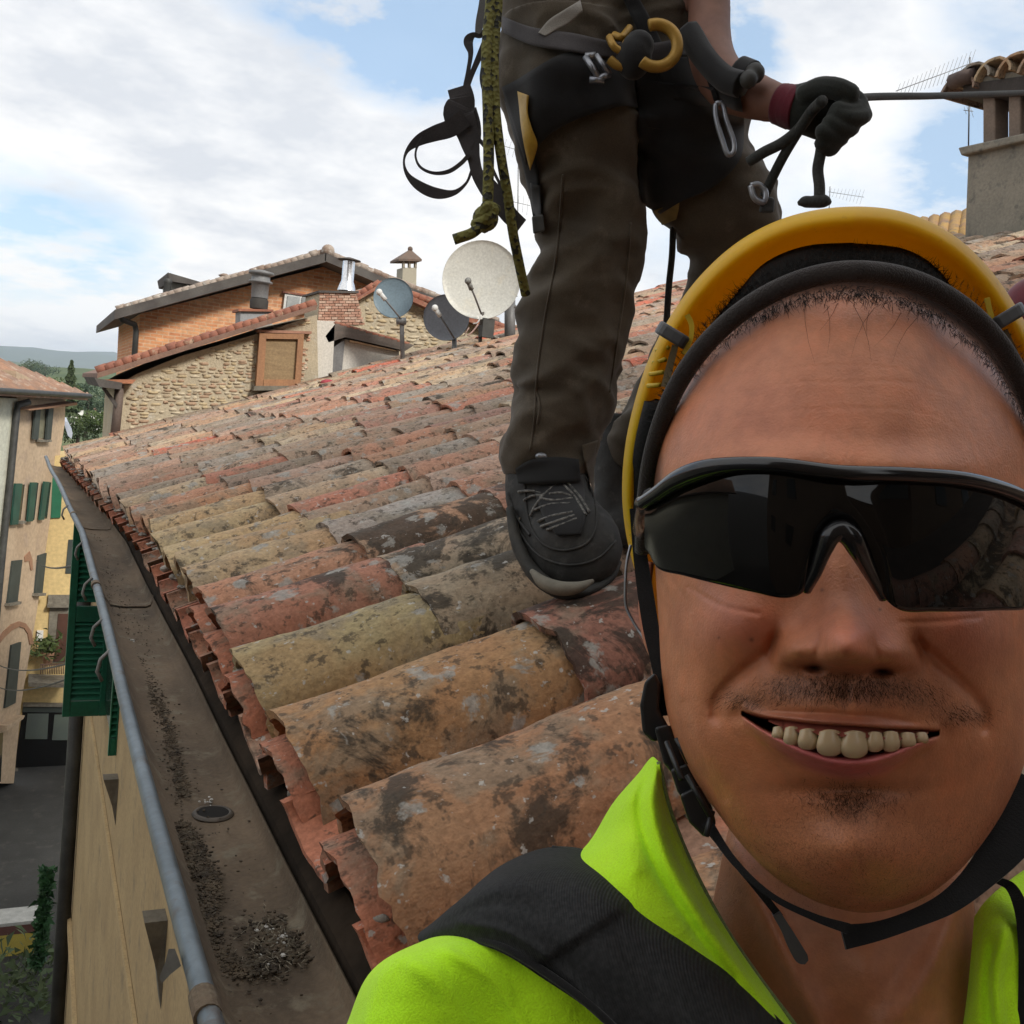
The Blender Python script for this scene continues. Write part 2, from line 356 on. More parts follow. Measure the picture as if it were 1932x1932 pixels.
for pl in placed[NPART:]:
    kind, m4, col, near, sy, sc = pl
    me = random.choice(low_m) if kind == 'c' else pan_mid[0]
    if me.name not in src:
        src[me.name] = (np.array([v.co[:] for v in me.vertices]), [tuple(p.vertices) for p in me.polygons])
    vv, ff = src[me.name]; A = np.array(m4); w = (vv * np.array([1, sc, sc])) @ A[:3, :3].T + A[:3, 3]
    b = len(V); V += list(map(tuple, w)); Fc += [tuple(i + b for i in f) for f in ff]; CC += [col] * len(vv)
me = bpy.data.meshes.new('roof_tile_field'); me.from_pydata(V, [], Fc)
ca = me.color_attributes.new('tint', 'FLOAT_COLOR', 'POINT'); ca.data.foreach_set('color', np.array(CC, 'f').ravel())
o = link('roof_tile_field', me, clay_s, roof); o['kind'] = 'stuff'; me.set_sharp_from_angle(angle=math.radians(50))
# mortar lumps, lichen-white, under the lowest covers
lm = MB()
for y in rows[1:]:
    for k in range(9):
        p = RP(eave_s(y) + random.uniform(-.015, .05), y + random.uniform(-.10, .10), random.uniform(-.135, -.07)); lm.ball(p, random.uniform(.006, .018), 7, 5, (1.4, 1.5, .45))
o = lm.build('mortar_bedding', mortar, roof, True); o['kind'] = 'stuff'
o.modifiers.new('d', 'SUBSURF').levels = 1; tx = bpy.data.textures.new('lump', 'CLOUDS'); tx.noise_scale = .02; dm = o.modifiers.new('n', 'DISPLACE'); dm.texture = tx; dm.strength = .022
# flat brick course that carries the channel tiles
fb = MB(); fb.prism([RP(.42, -1.5, -.205), RP(1.2, -1.5, -.205), RP(1.2, -1.5, -.25), RP(.42, -1.5, -.25)], (0, 10.1, 0)); fb.build('eave_boards', dark_under, house)
# ---- gutter
gut_m = M('dirty_gutter_metal', (.19, .135, .085), (.09, .064, .04), 7, .9, .9, .004, c3=(.19, .155, .105), streak=(1, .35, 1), fine=120)
gut_roll = M('zinc_roll', (.155, .185, .20), (.095, .115, .125), 9, .45, .25, .002, metal=.35, c3=(.11, .10, .09))
def gx(y): return 0.0 if y < 4.5 else -.030 * (y - 4.5)
prof = [(.356, -.660), (.354, -.674), (.350, -.687), (.336, -.693), (.27, -.694), (.232, -.688), (.214, -.664), (.200, -.638)]
ys = list(np.arange(-.6, 8.7, .1)); V = []; Fc = []
for th in (0, .0035):
    for y in ys:
        for (x, z) in prof:
            w = .0035 * math.sin(y * 3.1) + .003 * noise.noise(Vector((x * 9, y * 2.2, 0)))
            V.append((x + gx(y) + (th if x > .3 else -th), y, z - th + w))
n_, m_ = len(ys), len(prof)
for sfc in (0, 1):
    for i in range(n_ - 1):
        for k in range(m_ - 1):
            a = sfc * n_ * m_ + i * m_ + k; Fc.append((a, a + 1, a + m_ + 1, a + m_))
gutter = mesh('gutter', V, Fc, gut_m, house)
V = []; Fc = []
for y in ys:
    for (x, z) in ((.362, -.70), (.366, -.655), (.395, -.63), (.46, -.63), (.46, -.82), (.362, -.82)): V.append((x + gx(y), y, z))
for i in range(len(ys) - 1):
    for q in range(5): a = i * 6 + q; Fc.append((a, a + 1, a + 7, a + 6))
mesh('shadow_fascia', V, Fc, M('shadow_dark', (.045, .032, .022), (.024, .018, .013), 8, 1, .5, spec=.1), house, False)  # dark board standing in for the shadow between gutter and tile ends
rb = MB(); rb.tube([(.187 + gx(y) + .002 * math.sin(y * 2.3), y, -.628 + .0035 * math.sin(y * 3.1)) for y in ys], .0125, 14); rb.build('rolled_edge', gut_roll, gutter, True)
for y in (1.02, 3.35, 5.1):                                        # overlapping seams across the channel
    sj = MB()
    sj.prism([(x + gx(y), y - .012, z + .004) for x, z in prof] + [(x + gx(y), y - .012, z + .0015) for x, z in prof[::-1]], (0, .024, 0))
    sj.tube([(.187 + gx(y), y - .02, -.628), (.187 + gx(y), y + .02, -.628)], .0145, 14); sj.build('seam', gut_m, gutter)

# outlet and its rim
oc = PZ(402, 1533, -.6925)
ol = MB(); ol.lathe(oc + np.array([0, 0, -.0]), (0, 0, 1), [(-.06, .022), (.000, .025), (.0022, .027), (.001, .031), (-.002, .034)], 28); ol.build('outlet', M('outlet_metal', (.13, .10, .07), (.05, .04, .03), 20, .6, .6), gutter, True)
oh = MB(); oh.lathe(oc + np.array([0, 0, .0052]), (0, 0, 1), [(-.0042, .0001), (-.0042, .0255)], 28); oh.build('outlet_shade_disc', M('outlet_shade', (.012, .010, .008), rough=1, bmp=0), gutter)  # dark disc painted in for the shade down the outlet
# silt, moss and grit lying in the gutter
silt = M('gutter_silt', (.12, .088, .055), (.04, .03, .02), 30, 1, 1, .01, c3=(.12, .10, .07), fine=160)
def strew(path, n, wid, rmin, rmax, hz=.4):
    b = MB(); path = spline([(*PZ(u, v, -.690)[:2], w) for u, v, w in path], 60)
    for _ in range(n):
        x, y, w = path[rng.integers(0, 60)]; x += rng.normal(0, wid * w); y += rng.normal(0, wid * w * 1.4)
        if not (.222 + gx(y) < x < .352 + gx(y)): continue
        r = rng.uniform(rmin, rmax) * (.6 + .5 * w); q = rng.uniform(.5, 1.3, 3); b.ball((x, y, -.690 + r * hz * .4), r, 5, 3, (q[0], q[1], q[2] * hz))
    return b
d1_ = strew([(255, 1235, .5), (275, 1290, 1.0), (310, 1350, .7), (330, 1420, .6), (345, 1500, .7)], 1100, .012, .0012, .004)
d2_ = strew([(345, 1555, .5), (370, 1620, .9), (400, 1690, .7), (380, 1745, .9), (400, 1800, .9), (470, 1830, .8), (520, 1790, 1.6), (500, 1760, 1.6), (560, 1800, .9)], 2600, .012, .0012, .0038, .5)
d3_ = strew([(170, 1010, 1), (200, 1090, 1), (230, 1150, 1.0), (300, 1400, 1), (420, 1700, 1), (450, 1900, 1)], 900, .035, .001, .003)
b = MB(); b.V, b.F = d1_.V, d1_.F; b.add(d2_.V, d2_.F); b.add(d3_.V, d3_.F); o = b.build('silt', silt, gutter); o['kind'] = 'stuff'
wc = MB()
for (u, v, n, sp_) in ((250, 1208, 14, .004), (392, 1512, 12, .006), (530, 1768, 18, .006), (505, 1750, 10, .008), (520, 1800, 12, .012)):
    c0 = PZ(u, v, -.690)
    for _ in range(n): wc.ball(c0 + rng.normal(0, sp_, 3) * np.array([1, 1, .3]), rng.uniform(.0012, .0038), 6, 4, (1, 1.3, .5))
o = wc.build('pale_grit', M('pale_grit', (.62, .6, .56), (.4, .38, .34), 50, .9, .3), gutter); o['kind'] = 'stuff'
sm = MB()
for i in range(140):                                                # dry stalks and flakes in the silt by the outlet
    c0 = PZ(rng.normal(515, 32), rng.normal(1785, 28), -.683); 
    if not .225 < c0[0] < .35: continue
    a = rng.uniform(0, PI); l_ = rng.uniform(.003, .010); dv = np.array([math.cos(a), math.sin(a), rng.uniform(-.1, .35)]) * l_
    sm.tube([c0, c0 + dv], .0005, 3)
o = sm.build('dry_stalks', M('dry_stalk', (.30, .26, .19), (.1, .085, .06), 60, .9, 0), gutter); o['kind'] = 'stuff'
# gutter clips along the roll and corbels on the wall
zinc = M('grey_sheet', (.24, .235, .215), (.15, .145, .13), 12, .6, .3)
for (u, v) in ((163, 1100), (190, 1180), (205, 1240), (146, 1030), (128, 960)):
    p = PZ(u + 12, v, -.635); y = p[1]; x = .187 + gx(y)
    k = MB(); k.tube([(x - .008, y, -.618), (x - .028, y, -.640), (x - .034, y - .004, -.668), (x - .022, y - .004, -.69)], .0045, 6); k.build('gutter_clip', zinc, gutter, True)
cb = M('corbel_stone', (.21, .19, .15), (.13, .115, .09), 10, .9, .5)
for (u, v, l_) in ((222, 1478, .20), (312, 1745, .26)):
    p = PXp(u, v, wx); y = p[1]; z = p[2]
    k = MB(); k.prism([(wx - .001, y - .05, z + .04), (wx - .001, y - .04, z - l_), (wx - .022, y - .04, z - l_ * .5), (wx - .07, y - .05, z + .04)], (0, .08, 0)); k.build('corbel', cb, house)
k = MB(); p = P(318, 1805, 1.12)
k.prism([P(300, 1845, 1.13), P(306, 1855, 1.13), P(322, 1838, 1.13), P(342, 1822, 1.13), P(330, 1790, 1.13), P(318, 1790, 1.13), P(312, 1815, 1.13)], ray(318, 1810) * .012); k.build('gutter_bracket', zinc, gutter)
# ---- louvred shutters on the street wall
green = M('green_shutter_paint', (.010, .145, .075), (.008, .10, .055), 4, .5, .15, .002, c3=(.012, .12, .07))
def shutter(u0, u1, vb, ztop, name='window_shutter', leaf_w=None):
    Y = PXp(u1, vb, wx)[1]; zb = PXp(u1, vb, wx)[2]; x0 = PY(u0, vb, Y)[0]; w = wx - x0
    fr = MB(); st = w * .17
    fr.box((x0 + st / 2, Y, (zb + ztop) / 2), (st, .035, ztop - zb)); fr.box((wx - st / 2, Y, (zb + ztop) / 2), (st, .035, ztop - zb))
    for zz in (zb + .045, ztop - .045, (zb + ztop) / 2): fr.box(((x0 + wx) / 2, Y, zz), (w - 2 * st - .001, .033, .09))
    sh = fr.build(name, green, house); bevel(sh, .003)
    z = zb + .10
    while z < ztop - .1:
        if abs(z - (zb + ztop) / 2) > .055:
            sl_ = MB(); sl_.prism([(x0 + st, Y - .018, z), (x0 + st, Y + .012, z + .026), (x0 + st, Y + .016, z + .022), (x0 + st, Y - .014, z - .004)], (w - 2 * st, 0, 0)); sl_.build('slat', green, sh)
        z += .034
    return sh
shutter(117, 200, 1349, -.74)
shutter(203, 219, 1424, -.80)
# window reveal beside the shutters
wr = MB(); ya, yb = PXp(219, 1424, wx)[1], PXp(200, 1349, wx)[1]
wr.box((wx - .006, (ya + yb) / 2, -1.35), (.016, yb - ya - .06, 1.05)); wr.build('window', M('window_glass_dark', (.02, .022, .02), rough=.15, bmp=0), house)
# drainpipe at the far corner of the street wall
dp_m = M('dark_pipe', (.055, .055, .05), (.03, .03, .028), 6, .6, .2)
k = MB(); k.tube([(wx - .06, 8.45, -.75), (wx - .06, 8.45, -6.5)], .055, 12); k.build('drainpipe', dp_m, house, True)
k = MB(); k.tube([(wx - .04, 8.45, -6.5), (wx - .04, 8.45, GROUND)], .07, 12); k.build('drainpipe', M('painted_pipe', (.36, .26, .15), (.28, .2, .12), 6, .7, .2), house, True)
st = MB(); st.box((wx - .01, 3.5, -9.9), (.03, 9.9, 2.1)); st.build('plinth', cb, house)

# ================================================================== GROUND, HILLS
asph = M('asphalt', (.052, .052, .050), (.036, .036, .035), 1.3, .95, .4, .01, fine=25, c3=(.065, .063, .058))
g = MB(); g.prism([(-1500, -400, GROUND - .4), (3000, -400, GROUND - .4), (3000, 46, GROUND - .4), (-1500, 46, GROUND - .4)], (0, 0, .4)); o = g.build('street', asph); tag(o, kind='structure')
grass = M('hillside_grass', (.085, .115, .035), (.045, .075, .022), .05, 1, .4, .3, c3=(.14, .15, .06), fine=.8)
def terrain(name, x0, x1, y0, y1, nx, ny, fz, m):
    V = []; 
    for j in range(ny + 1):
        t = (j / ny); y = y0 + (y1 - y0) * t
        for i in range(nx + 1):
            x = x0 + (x1 - x0) * i / nx; xs = x * (.25 + .75 * y / y1); V.append((xs, y, fz(xs, y)))
    Fc = [(j * (nx + 1) + i, j * (nx + 1) + i + 1, (j + 1) * (nx + 1) + i + 1, (j + 1) * (nx + 1) + i) for j in range(ny) for i in range(nx)]
    o = mesh(name, V, Fc, m); tag(o, kind='structure'); return o
def f1(x, y): return GROUND + max(0, (y - 46)) * .042 * (1 if y < 260 else 260 / y * 1.0) + 3.0 * noise.noise(Vector((x * .012, y * .012, 3)))* min(1, (y - 45) / 120)
terrain('near_hill', -700, 1100, 45, 700, 60, 60, lambda x, y: GROUND + min(y - 45, 330) * .040 + 2.5 * noise.noise(Vector((x * .02, y * .02, 3))) * min(1, (y - 45) / 100), grass)
terrain('middle_hill', -2200, 2600, 500, 1500, 70, 30, lambda x, y: -16 + (y - 500) * .022 + 6 * noise.noise(Vector((x * .004, y * .004, 1))) + (7 if x < -30 else 7 * math.exp(-((x + 30) / 50)**2)) * min(1, (y - 500) / 500), M('wooded_hill', (.055, .085, .03), (.09, .12, .045), .012, 1, .3, 1, c3=(.03, .05, .02), fine=.15))
terrain('far_hill', -5200, 6200, 2400, 5200, 150, 24, lambda x, y: -20 + 92 * (1 - math.exp(-(y - 2400) / 500)) + 44 * noise.fractal(Vector((x * .0016 + 3.1, y * .0008, 0)), .8, 2, 5) * min(1, (y - 2400) / 700), M('far_ridge', (.05, .08, .035), (.03, .055, .03), .004, 1, .2, 1, fine=.05))
# ================================================================== trees, far houses
leaf_d = M('dark_leaf', (.055, .085, .035), (.09, .12, .05), 3, .8, 0); leaf_l = M('light_leaf', (.085, .12, .03), (.05, .085, .022), 3, .8, 0); bark = M('bark', (.09, .07, .05), None, 6, .9, .5)
leaf_b = M('bluish_leaf', (.05, .085, .055), (.075, .11, .06), 2, .8, 0)
def tree(x, y, z0, h, w, kind, label, m, n=1500, group='trees on the slope behind the town'):
    t = thing('conifer_tree' if kind == 'c' else 'leafy_tree', (x, y, z0), label, 'tree', group)
    k = MB(); k.tube([(x, y, z0 - .5), (x + .1, y, z0 + h * .4), (x, y, z0 + h * .92)], [w * .06, w * .045, w * .01], 7); k.build('trunk', bark, t, True)
    V = []; Fc = []
    cl = [(rng.normal(0, .26) * w, rng.normal(0, .26) * w, h * rng.uniform(.38, .88), rng.uniform(.16, .3) * w) for _ in range(16)]
    for i in range(n):
        if kind == 'c':
            q = rng.uniform(.04, 1) ** .8; zz = z0 + h * (1 - q * .92); tier = .75 + .25 * math.sin(q * 38); r = w * .5 * q * tier * rng.uniform(.55, 1.0); a = rng.uniform(0, 2 * PI)
            c = np.array([x + r * math.cos(a), y + r * math.sin(a), zz - r * .18]); s = w * .055 * (1 + q)
        else:
            cx_, cy_, cz_, r = cl[rng.integers(0, 16)]; d = rng.normal(0, 1, 3); d /= np.linalg.norm(d)
            c = np.array([x + cx_, y + cy_, z0 + cz_]) + d * r * rng.uniform(.7, 1.05) * np.array([1, 1, .8]); s = w * .035
        a_ = rng.normal(0, 1, 3); a_ /= np.linalg.norm(a_); b_ = np.cross(a_, rng.normal(0, 1, 3)); b_ /= np.linalg.norm(b_)
        b0 = len(V); V += [c - a_ * s, c + b_ * s * .6, c + a_ * s, c - b_ * s * .6]; Fc.append((b0, b0 + 1, b0 + 2, b0 + 3))
    me = bpy.data.meshes.new('crown'); me.from_pydata([tuple(v) for v in V], [], Fc); link('crown', me, m, t, False); return t
def at(u, v, y): return PY(u, v, y)
def tr(u, vt, vb, y, wpx, kind, label, m, n=1500):
    a, b = at(u, vt, y), at(u, vb, y); tree(a[0], y, b[2], a[2] - b[2], wpx * y / F * 1.05, kind, label, m, n)
tr(136, 672, 790, 62, 44, 'c', 'tall dark pointed conifer rising between the left house and the stone house', leaf_d, 3200)
tr(112, 712, 800, 66, 46, 'l', 'round green tree left of the pointed conifer above the corner roof', leaf_l, 1800)
tr(168, 706, 812, 70, 58, 'l', 'broad bluish dark tree right of the pointed conifer', leaf_b, 2400)
tr(205, 726, 815, 64, 46, 'l', 'dark tree directly under the stone house eave bracket', leaf_b, 1900)
tr(146, 780, 850, 50, 62, 'l', 'dense low tree below the small white houses, beside the roof corner', leaf_d, 2600)
tr(196, 775, 850, 48, 60, 'l', 'sunlit yellow-green tree nearest the stone house corner', leaf_l, 2600)
tr(60, 684, 705, 300, 40, 'l', 'distant dark tree clump showing over the left house roof', leaf_d, 900)
tr(85, 690, 712, 280, 34, 'l', 'distant dark tree behind the roof slope, left of the conifer', leaf_b, 900)
white_p = M('white_render', (.78, .77, .73), (.7, .69, .66), 2, .8, .1)
for i, (u0, u1, v0, v1, y, lab) in enumerate(((128, 142, 771, 782, 92, 'small white far house among trees, left one of three'), (143, 157, 772, 783, 95, 'small white far house among trees, middle one of three'), (172, 189, 774, 792, 88, 'white far house nearest to the stone house corner'))):
    a = at(u0, v0, y); b = at(u1, v1, y); t = thing('far_house', ((a[0] + b[0]) / 2, y, b[2] - 1), lab, 'house', 'small white houses among the trees')
    k = MB(); k.box(((a[0] + b[0]) / 2, y + 1.5, (a[2] + b[2]) / 2 - .5), (b[0] - a[0], 3, a[2] - b[2] + 1)); k.build('wall', white_p, t)
    k = MB(); xm = (a[0] + b[0]) / 2; k.prism([(a[0] - .1, y - .1, a[2]), (b[0] + .1, y - .1, a[2]), (xm, y - .1, a[2] + .22)], (0, 3.2, 0)); k.build('roof', white_p if i == 0 else M('far_roof', (.35, .2, .14)), t)
a = at(120, 794, 40); b = at(137, 827, 40)
k = MB(); k.prism([at(119, 793, 40), at(127, 797, 40), at(137, 818, 40), at(135, 828, 40), at(128, 822, 40)], (.0, 1.6, .1)); o = k.build('awning', M('pale_canvas', (.5, .53, .58), (.3, .33, .4), 2, .8, .1)); tag(o, 'pale bluish canvas awning sticking out beside the left house corner', 'awning')
# ================================================================== LEFT STREET FACADE (peach house, pale house, yellow house)
p0 = PZ(30, 1475, GROUND); dF = np.array([.4053, .9141, 0.]); dF /= np.linalg.norm(dF); nF = np.array([dF[1], -dF[0], 0.])     # towards the street
def FPt(u, v, off=0.0):
    r = ray(u, v); q = p0 + nF * off; return r * (nF @ q) / (nF @ r)
def slab(poly, off, th, name, m, parent):
    k = MB(); k.prism([FPt(u, v, off) for u, v in poly], nF * th); return k.build(name, m, parent)
peach = M('peach_plaster', (.50, .38, .26), (.42, .31, .21), .7, .9, .3, .02, c3=(.40, .30, .22), streak=(1, 1, .4), fine=10)
pale = M('pale_plaster', (.60, .60, .49), (.53, .53, .44), .6, .9, .2, .02, fine=10)
yel = M('yellow_plaster', (.64, .48, .22), (.56, .41, .19), .8, .9, .2, .02, streak=(1, 1, .4), fine=10)
gshut = M('dark_green_shutter', (.018, .085, .060), (.012, .055, .042), 2, .6, .1); blind = M('grey_green_shutter', (.050, .062, .055), (.035, .045, .04), 2, .7, .1)
glass = M('dark_window', (.03, .035, .03), rough=.12, bmp=0); brickred = M('brick_arch', (.36, .20, .12), (.27, .15, .09), 3, .9, .3)
farroof = M('weathered_far_tiles', (.34, .19, .12), (.25, .17, .13), 1.6, .9, .6, .05, c3=(.42, .33, .26), fine=6)
def leaf(poly, name, m, parent, off=.06, th=.05, slats=12):
    k = MB(); k.prism([FPt(u, v, off) for u, v in poly], nF * th); sh = k.build(name, m, parent)
    return sh
pz = FPt(70, 1470); peach_house = thing('peach_house', (pz[0], pz[1], GROUND), 'four storey peach plastered house with green shutters across the street', 'house')
slab([(30, 700), (124, 748), (122, 800), (92, 998), (69, 1157), (40, 1326), (26, 1478), (-60, 1478), (6, 1031), (32, 770)], 0, -3, 'wall', peach, peach_house)
def face_away(o): return o
slab([(-700, 600), (32, 690), (32, 770), (6, 1031), (-60, 1478), (-900, 2400)], -3, 2.97, 'wall_end', pale, peach_house) if False else None
ph2 = FPt(-100, 1200); pale_house = thing('pale_house', (ph2[0], ph2[1], GROUND), 'pale greenish plastered house left of the black drainpipe', 'house')
k = MB(); e0 = FPt(33, 760, .0); b1 = FPt(20, 1478)
L0 = p0 - dF * 1.2; L1 = p0 - dF * 30
top = FPt(33, 752)[2]
k.prism([FPt(34, 752, .02), FPt(5, 1040, .02), np.array([*(FPt(-40, 1400, .02)[:2]), GROUND]), np.array([*(L1 + nF * .02)[:2], GROUND]), np.array([*(L1 + nF * .02)[:2], top])], -nF * 3); k.build('wall', pale, pale_house)
# shared tiled roof: eave overhang, hipped to the right
er = [FPt(u, v, .55) for u, v in ((0, 729), (73, 742), (167, 750))]
eL = FPt(0, 729, .55); eLL = eL - dF * 28; eR = FPt(150, 749, .55); eR = FPt(73, 742, .55) + dF * (np.dot(FPt(166, 750, .55) - FPt(73, 742, .55), dF)); 
ez = (eL[2] + FPt(73, 742, .55)[2]) / 2; eL[2] = eLL[2] = ez; eR[2] = ez - .05
hip = eR * 1.0; hip = hip - dF * 4.0 - nF * 4.2 + np.array([0, 0, 1.75]); rl = eLL - nF * 4.2 + np.array([0, 0, 1.75])
k = MB(); k.add([eLL, eR, hip, rl, eLL - nF * 8.4, eR - nF * 8.4, eLL - np.array([0, 0, .12]), eR - np.array([0, 0, .12]), eR - nF * 8.4 - np.array([0, 0, .12]), eLL - nF * 8.4 - np.array([0, 0, .12])], [(0, 1, 2, 3), (1, 5, 2), (5, 4, 3, 2), (6, 7, 8, 9), (0, 1, 7, 6), (1, 5, 8, 7), (4, 5, 8, 9), (0, 3, 4), (0, 6, 9, 4)])
rf = k.build('roof', farroof, peach_house)
tr_ = MB(); Lr = np.linalg.norm(eR - eLL); nrow = int(Lr / .24)
for i in range(nrow):
    a = eR - dF * (i * .24 + .05); 
    up_len = min(1.0, (i * .24 + .05) / 4.0); b = a + (-nF * 4.2 + np.array([0, 0, 1.75])) * up_len
    tr_.tube([a + np.array([0, 0, .02]), b + np.array([0, 0, .03])], .075, 6)
o = tr_.build('tile_rows', farroof, rf, True); o['kind'] = 'stuff'
slab([(26, 770), (122, 757), (122, 762), (30, 772)], 0, .35, 'soffit', brickred, peach_house)
for poly in ([(65, 765), (74, 765), (69, 829), (59, 829)], [(89, 769), (98, 770), (93, 829), (84, 829)], [(26, 912), (39, 912), (31, 989), (19, 990)], [(56, 910), (67, 910), (59, 983), (49, 984)], [(81, 908), (90, 909), (80, 980), (72, 981)], [(1, 902), (9, 904), (3, 970), (-4, 972)] if False else None):
    if poly: leaf(poly, 'shutter', gshut if poly[0][1] > 800 else blind, peach_house)
for poly in ([(74, 766), (89, 769), (84, 827), (69, 827)], [(39, 914), (46, 914), (38, 981), (31, 981)], [(90, 910), (96, 910), (88, 978), (80, 978)], [(67, 911), (72, 911), (64, 981), (59, 981)]):
    f = slab(poly, .0, .012, 'window', M('curtained_glass', (.22, .21, .14)) if poly[0][1] < 800 else glass, peach_house)
for poly in ([(21, 1058), (39, 1056), (30, 1134), (11, 1138)], [(70, 1048), (85, 1043), (77, 1118), (63, 1119)], [(19, 1217), (37, 1211), (26, 1326), (6, 1336)]):
    slab(poly, .0, .05, 'shutter', blind, peach_house)
for poly in ([(30, 983), (40, 982), (39, 986), (29, 988)], [(67, 829), (88, 829), (88, 833), (66, 833)], [(9, 1138), (31, 1134), (30, 1139), (8, 1143)], [(61, 1119), (78, 1118), (77, 1123), (60, 1124)]):
    slab(poly, 0, .14, 'sill', cb, peach_house)
# brick relieving arch
arch = [(62, 1215), (57, 1190), (47, 1176), (35, 1172), (20, 1178), (5, 1192), (-4, 1205), (-2, 1213), (8, 1201), (22, 1188), (35, 1182), (44, 1185), (51, 1196), (55, 1216)]
for i in range(6): slab([arch[i], arch[i + 1], arch[12 - i], arch[13 - i]], 0, .03, 'arch_brick', brickred, peach_house)
slab([(45, 1050), (55, 1040), (60, 1055), (61, 1075), (57, 1076), (54, 1058), (46, 1060)], 0, .02, 'arch_trace', brickred, peach_house)
slab([(-4, 1368), (29, 1348), (27, 1354), (-6, 1378)], 0, .25, 'string_course', peach, peach_house)
slab([(-60, 1390), (5, 1382), (0, 1475), (-70, 1475)], 0, .02, 'shop_opening', glass, peach_house)
k = MB(); k.tube([FPt(56, 758, .3), FPt(34, 764, .12), FPt(32, 775, .12), FPt(20, 900, .12), FPt(6, 1031, .12), FPt(-8, 1180, .12), FPt(-30, 1400, .12)], .085, 8); k.build('drainpipe', dp_m, peach_house, True)
k = MB(); k.tube([eLL + nF * .05, eR + nF * .05], .07, 8); k.build('gutter', dp_m, peach_house, True)
# the yellow house closing the street, facing us
YF = FPt(92, 998)[1] + .1
yp = PY(120, 1470, YF); yellow_house = thing('yellow_house', (yp[0], yp[1], GROUND), 'sunny yellow house end with balcony and dark shop front closing the street', 'house')
def ys_(poly, off, th, name, m, parent):
    k = MB(); k.prism([PY(u, v, YF - off) for u, v in poly], (0, -th, 0)); return k.build(name, m, parent)
ys_([(84, 860), (420, 860), (420, 1478), (10, 1478), (40, 1326), (69, 1157)], 0, -2, 'wall', yel, yellow_house)
ys_([(99, 900), (119, 900), (114, 976), (96, 977)], 0, .06, 'shutter', M('bright_green_shutter', (.012, .15, .07), (.01, .1, .05), 2, .6, .1), yellow_house)
ys_([(129, 1018), (146, 1018), (140, 1082), (123, 1082)], 0, .02, 'window', blind, yellow_house)
ys_([(94, 1139), (132, 1139), (127, 1250), (88, 1250)], 0, .05, 'door_surround', cb, yellow_house)
ys_([(91, 1122), (135, 1122), (134, 1139), (90, 1139)], 0, .09, 'lintel', cb, yellow_house)
ys_([(89, 1139), (133, 1139), (133, 1143), (89, 1143)], .0, .25, 'cornice', cb, yellow_house)
ys_([(110, 1158), (129, 1158), (124, 1248), (102, 1248)], .05, .03, 'door', M('brown_door', (.09, .035, .02), (.06, .025, .015), 3, .6, .2), yellow_house)
ys_([(54, 1271), (124, 1274), (124, 1281), (55, 1279)], 0, .9, 'balcony_slab', cb, yellow_house)
bal = ys_([(76, 1252), (122, 1252), (122, 1254), (76, 1254)], .78, .05, 'balcony_rail', M('rusty_iron', (.17, .10, .07)), yellow_house)
for i in range(14):
    u = 77 + i * 3.3; k = MB(); k.tube([PY(u, 1253, YF - .8), PY(u - .6, 1272, YF - .8)], .014, 5); k.build('baluster', bal.data.materials[0], bal, True)
ys_([(44, 1325), (150, 1326), (146, 1332), (43, 1331)], 0, .12, 'shop_fascia', cb, yellow_house)
shop = ys_([(44, 1331), (150, 1332), (138, 1449), (27, 1448)], 0, .015, 'shop_front', M('shop_dark', (.012, .012, .012), rough=.25, bmp=0), yellow_house)
ys_([(44, 1331), (150, 1332), (148, 1344), (42, 1343)], .02, .03, 'shop_awning_box', blind, yellow_house)
for poly in ([(52, 1346), (92, 1346), (89, 1394), (47, 1394)], [(103, 1348), (146, 1348), (142, 1396), (98, 1396)]):
    ys_(poly, .03, .02, 'window_blind', M('pale_blind', (.13, .16, .13), (.10, .12, .11), 1, .7, .1), yellow_house)
ys_([(27, 1448), (138, 1449), (136, 1456), (25, 1455)], 0, .3, 'doorstep', cb, yellow_house)
ys_([(70, 1189), (82, 1189), (81, 1207), (69, 1207)], 0, .10, 'meter_box', white_p, yellow_house)
pt = thing('balcony_plant', PY(90, 1250, YF - .5), 'leafy potted plant on the balcony of the yellow house', 'plant')
k = MB(); k.lathe(PY(90, 1250, YF - .5), (0, 0, 1), [(0, .12), (.28, .17), (.30, .15)], 12); k.build('pot', brickred, pt, True)
k = MB(); c0 = PY(87, 1224, YF - .5)
for _ in range(260): q = c0 + rng.normal(0, .17, 3); a_ = rng.normal(0, .06, 3); b_ = rng.normal(0, .06, 3); k.add([q - a_, q + b_, q + a_], [(0, 1, 2)])
k.build('foliage', leaf_l, pt)
wire_m = M('black_wire', (.05, .05, .05), rough=.6, bmp=0)
for i, (a, b, lab) in enumerate((((-2, 1255, 24), (124, 1253, 12), 'upper thin cable crossing the street in front of the arch'), ((-2, 1297, 24), (124, 1282, 12), 'lower thin cable crossing the street below the balcony'), ((69, 1057, 27), (143, 1066, 9), 'short cable running from peach house to the near house'))):
    A, B = P(*a), P(*b); k = MB(); k.tube([A + (B - A) * t + np.array([0, 0, -.10 * 4 * t * (1 - t)]) for t in np.linspace(0, 1, 12)], .012, 5); o = k.build('cable', wire_m); tag(o, lab, 'cable', 'cables across the street')
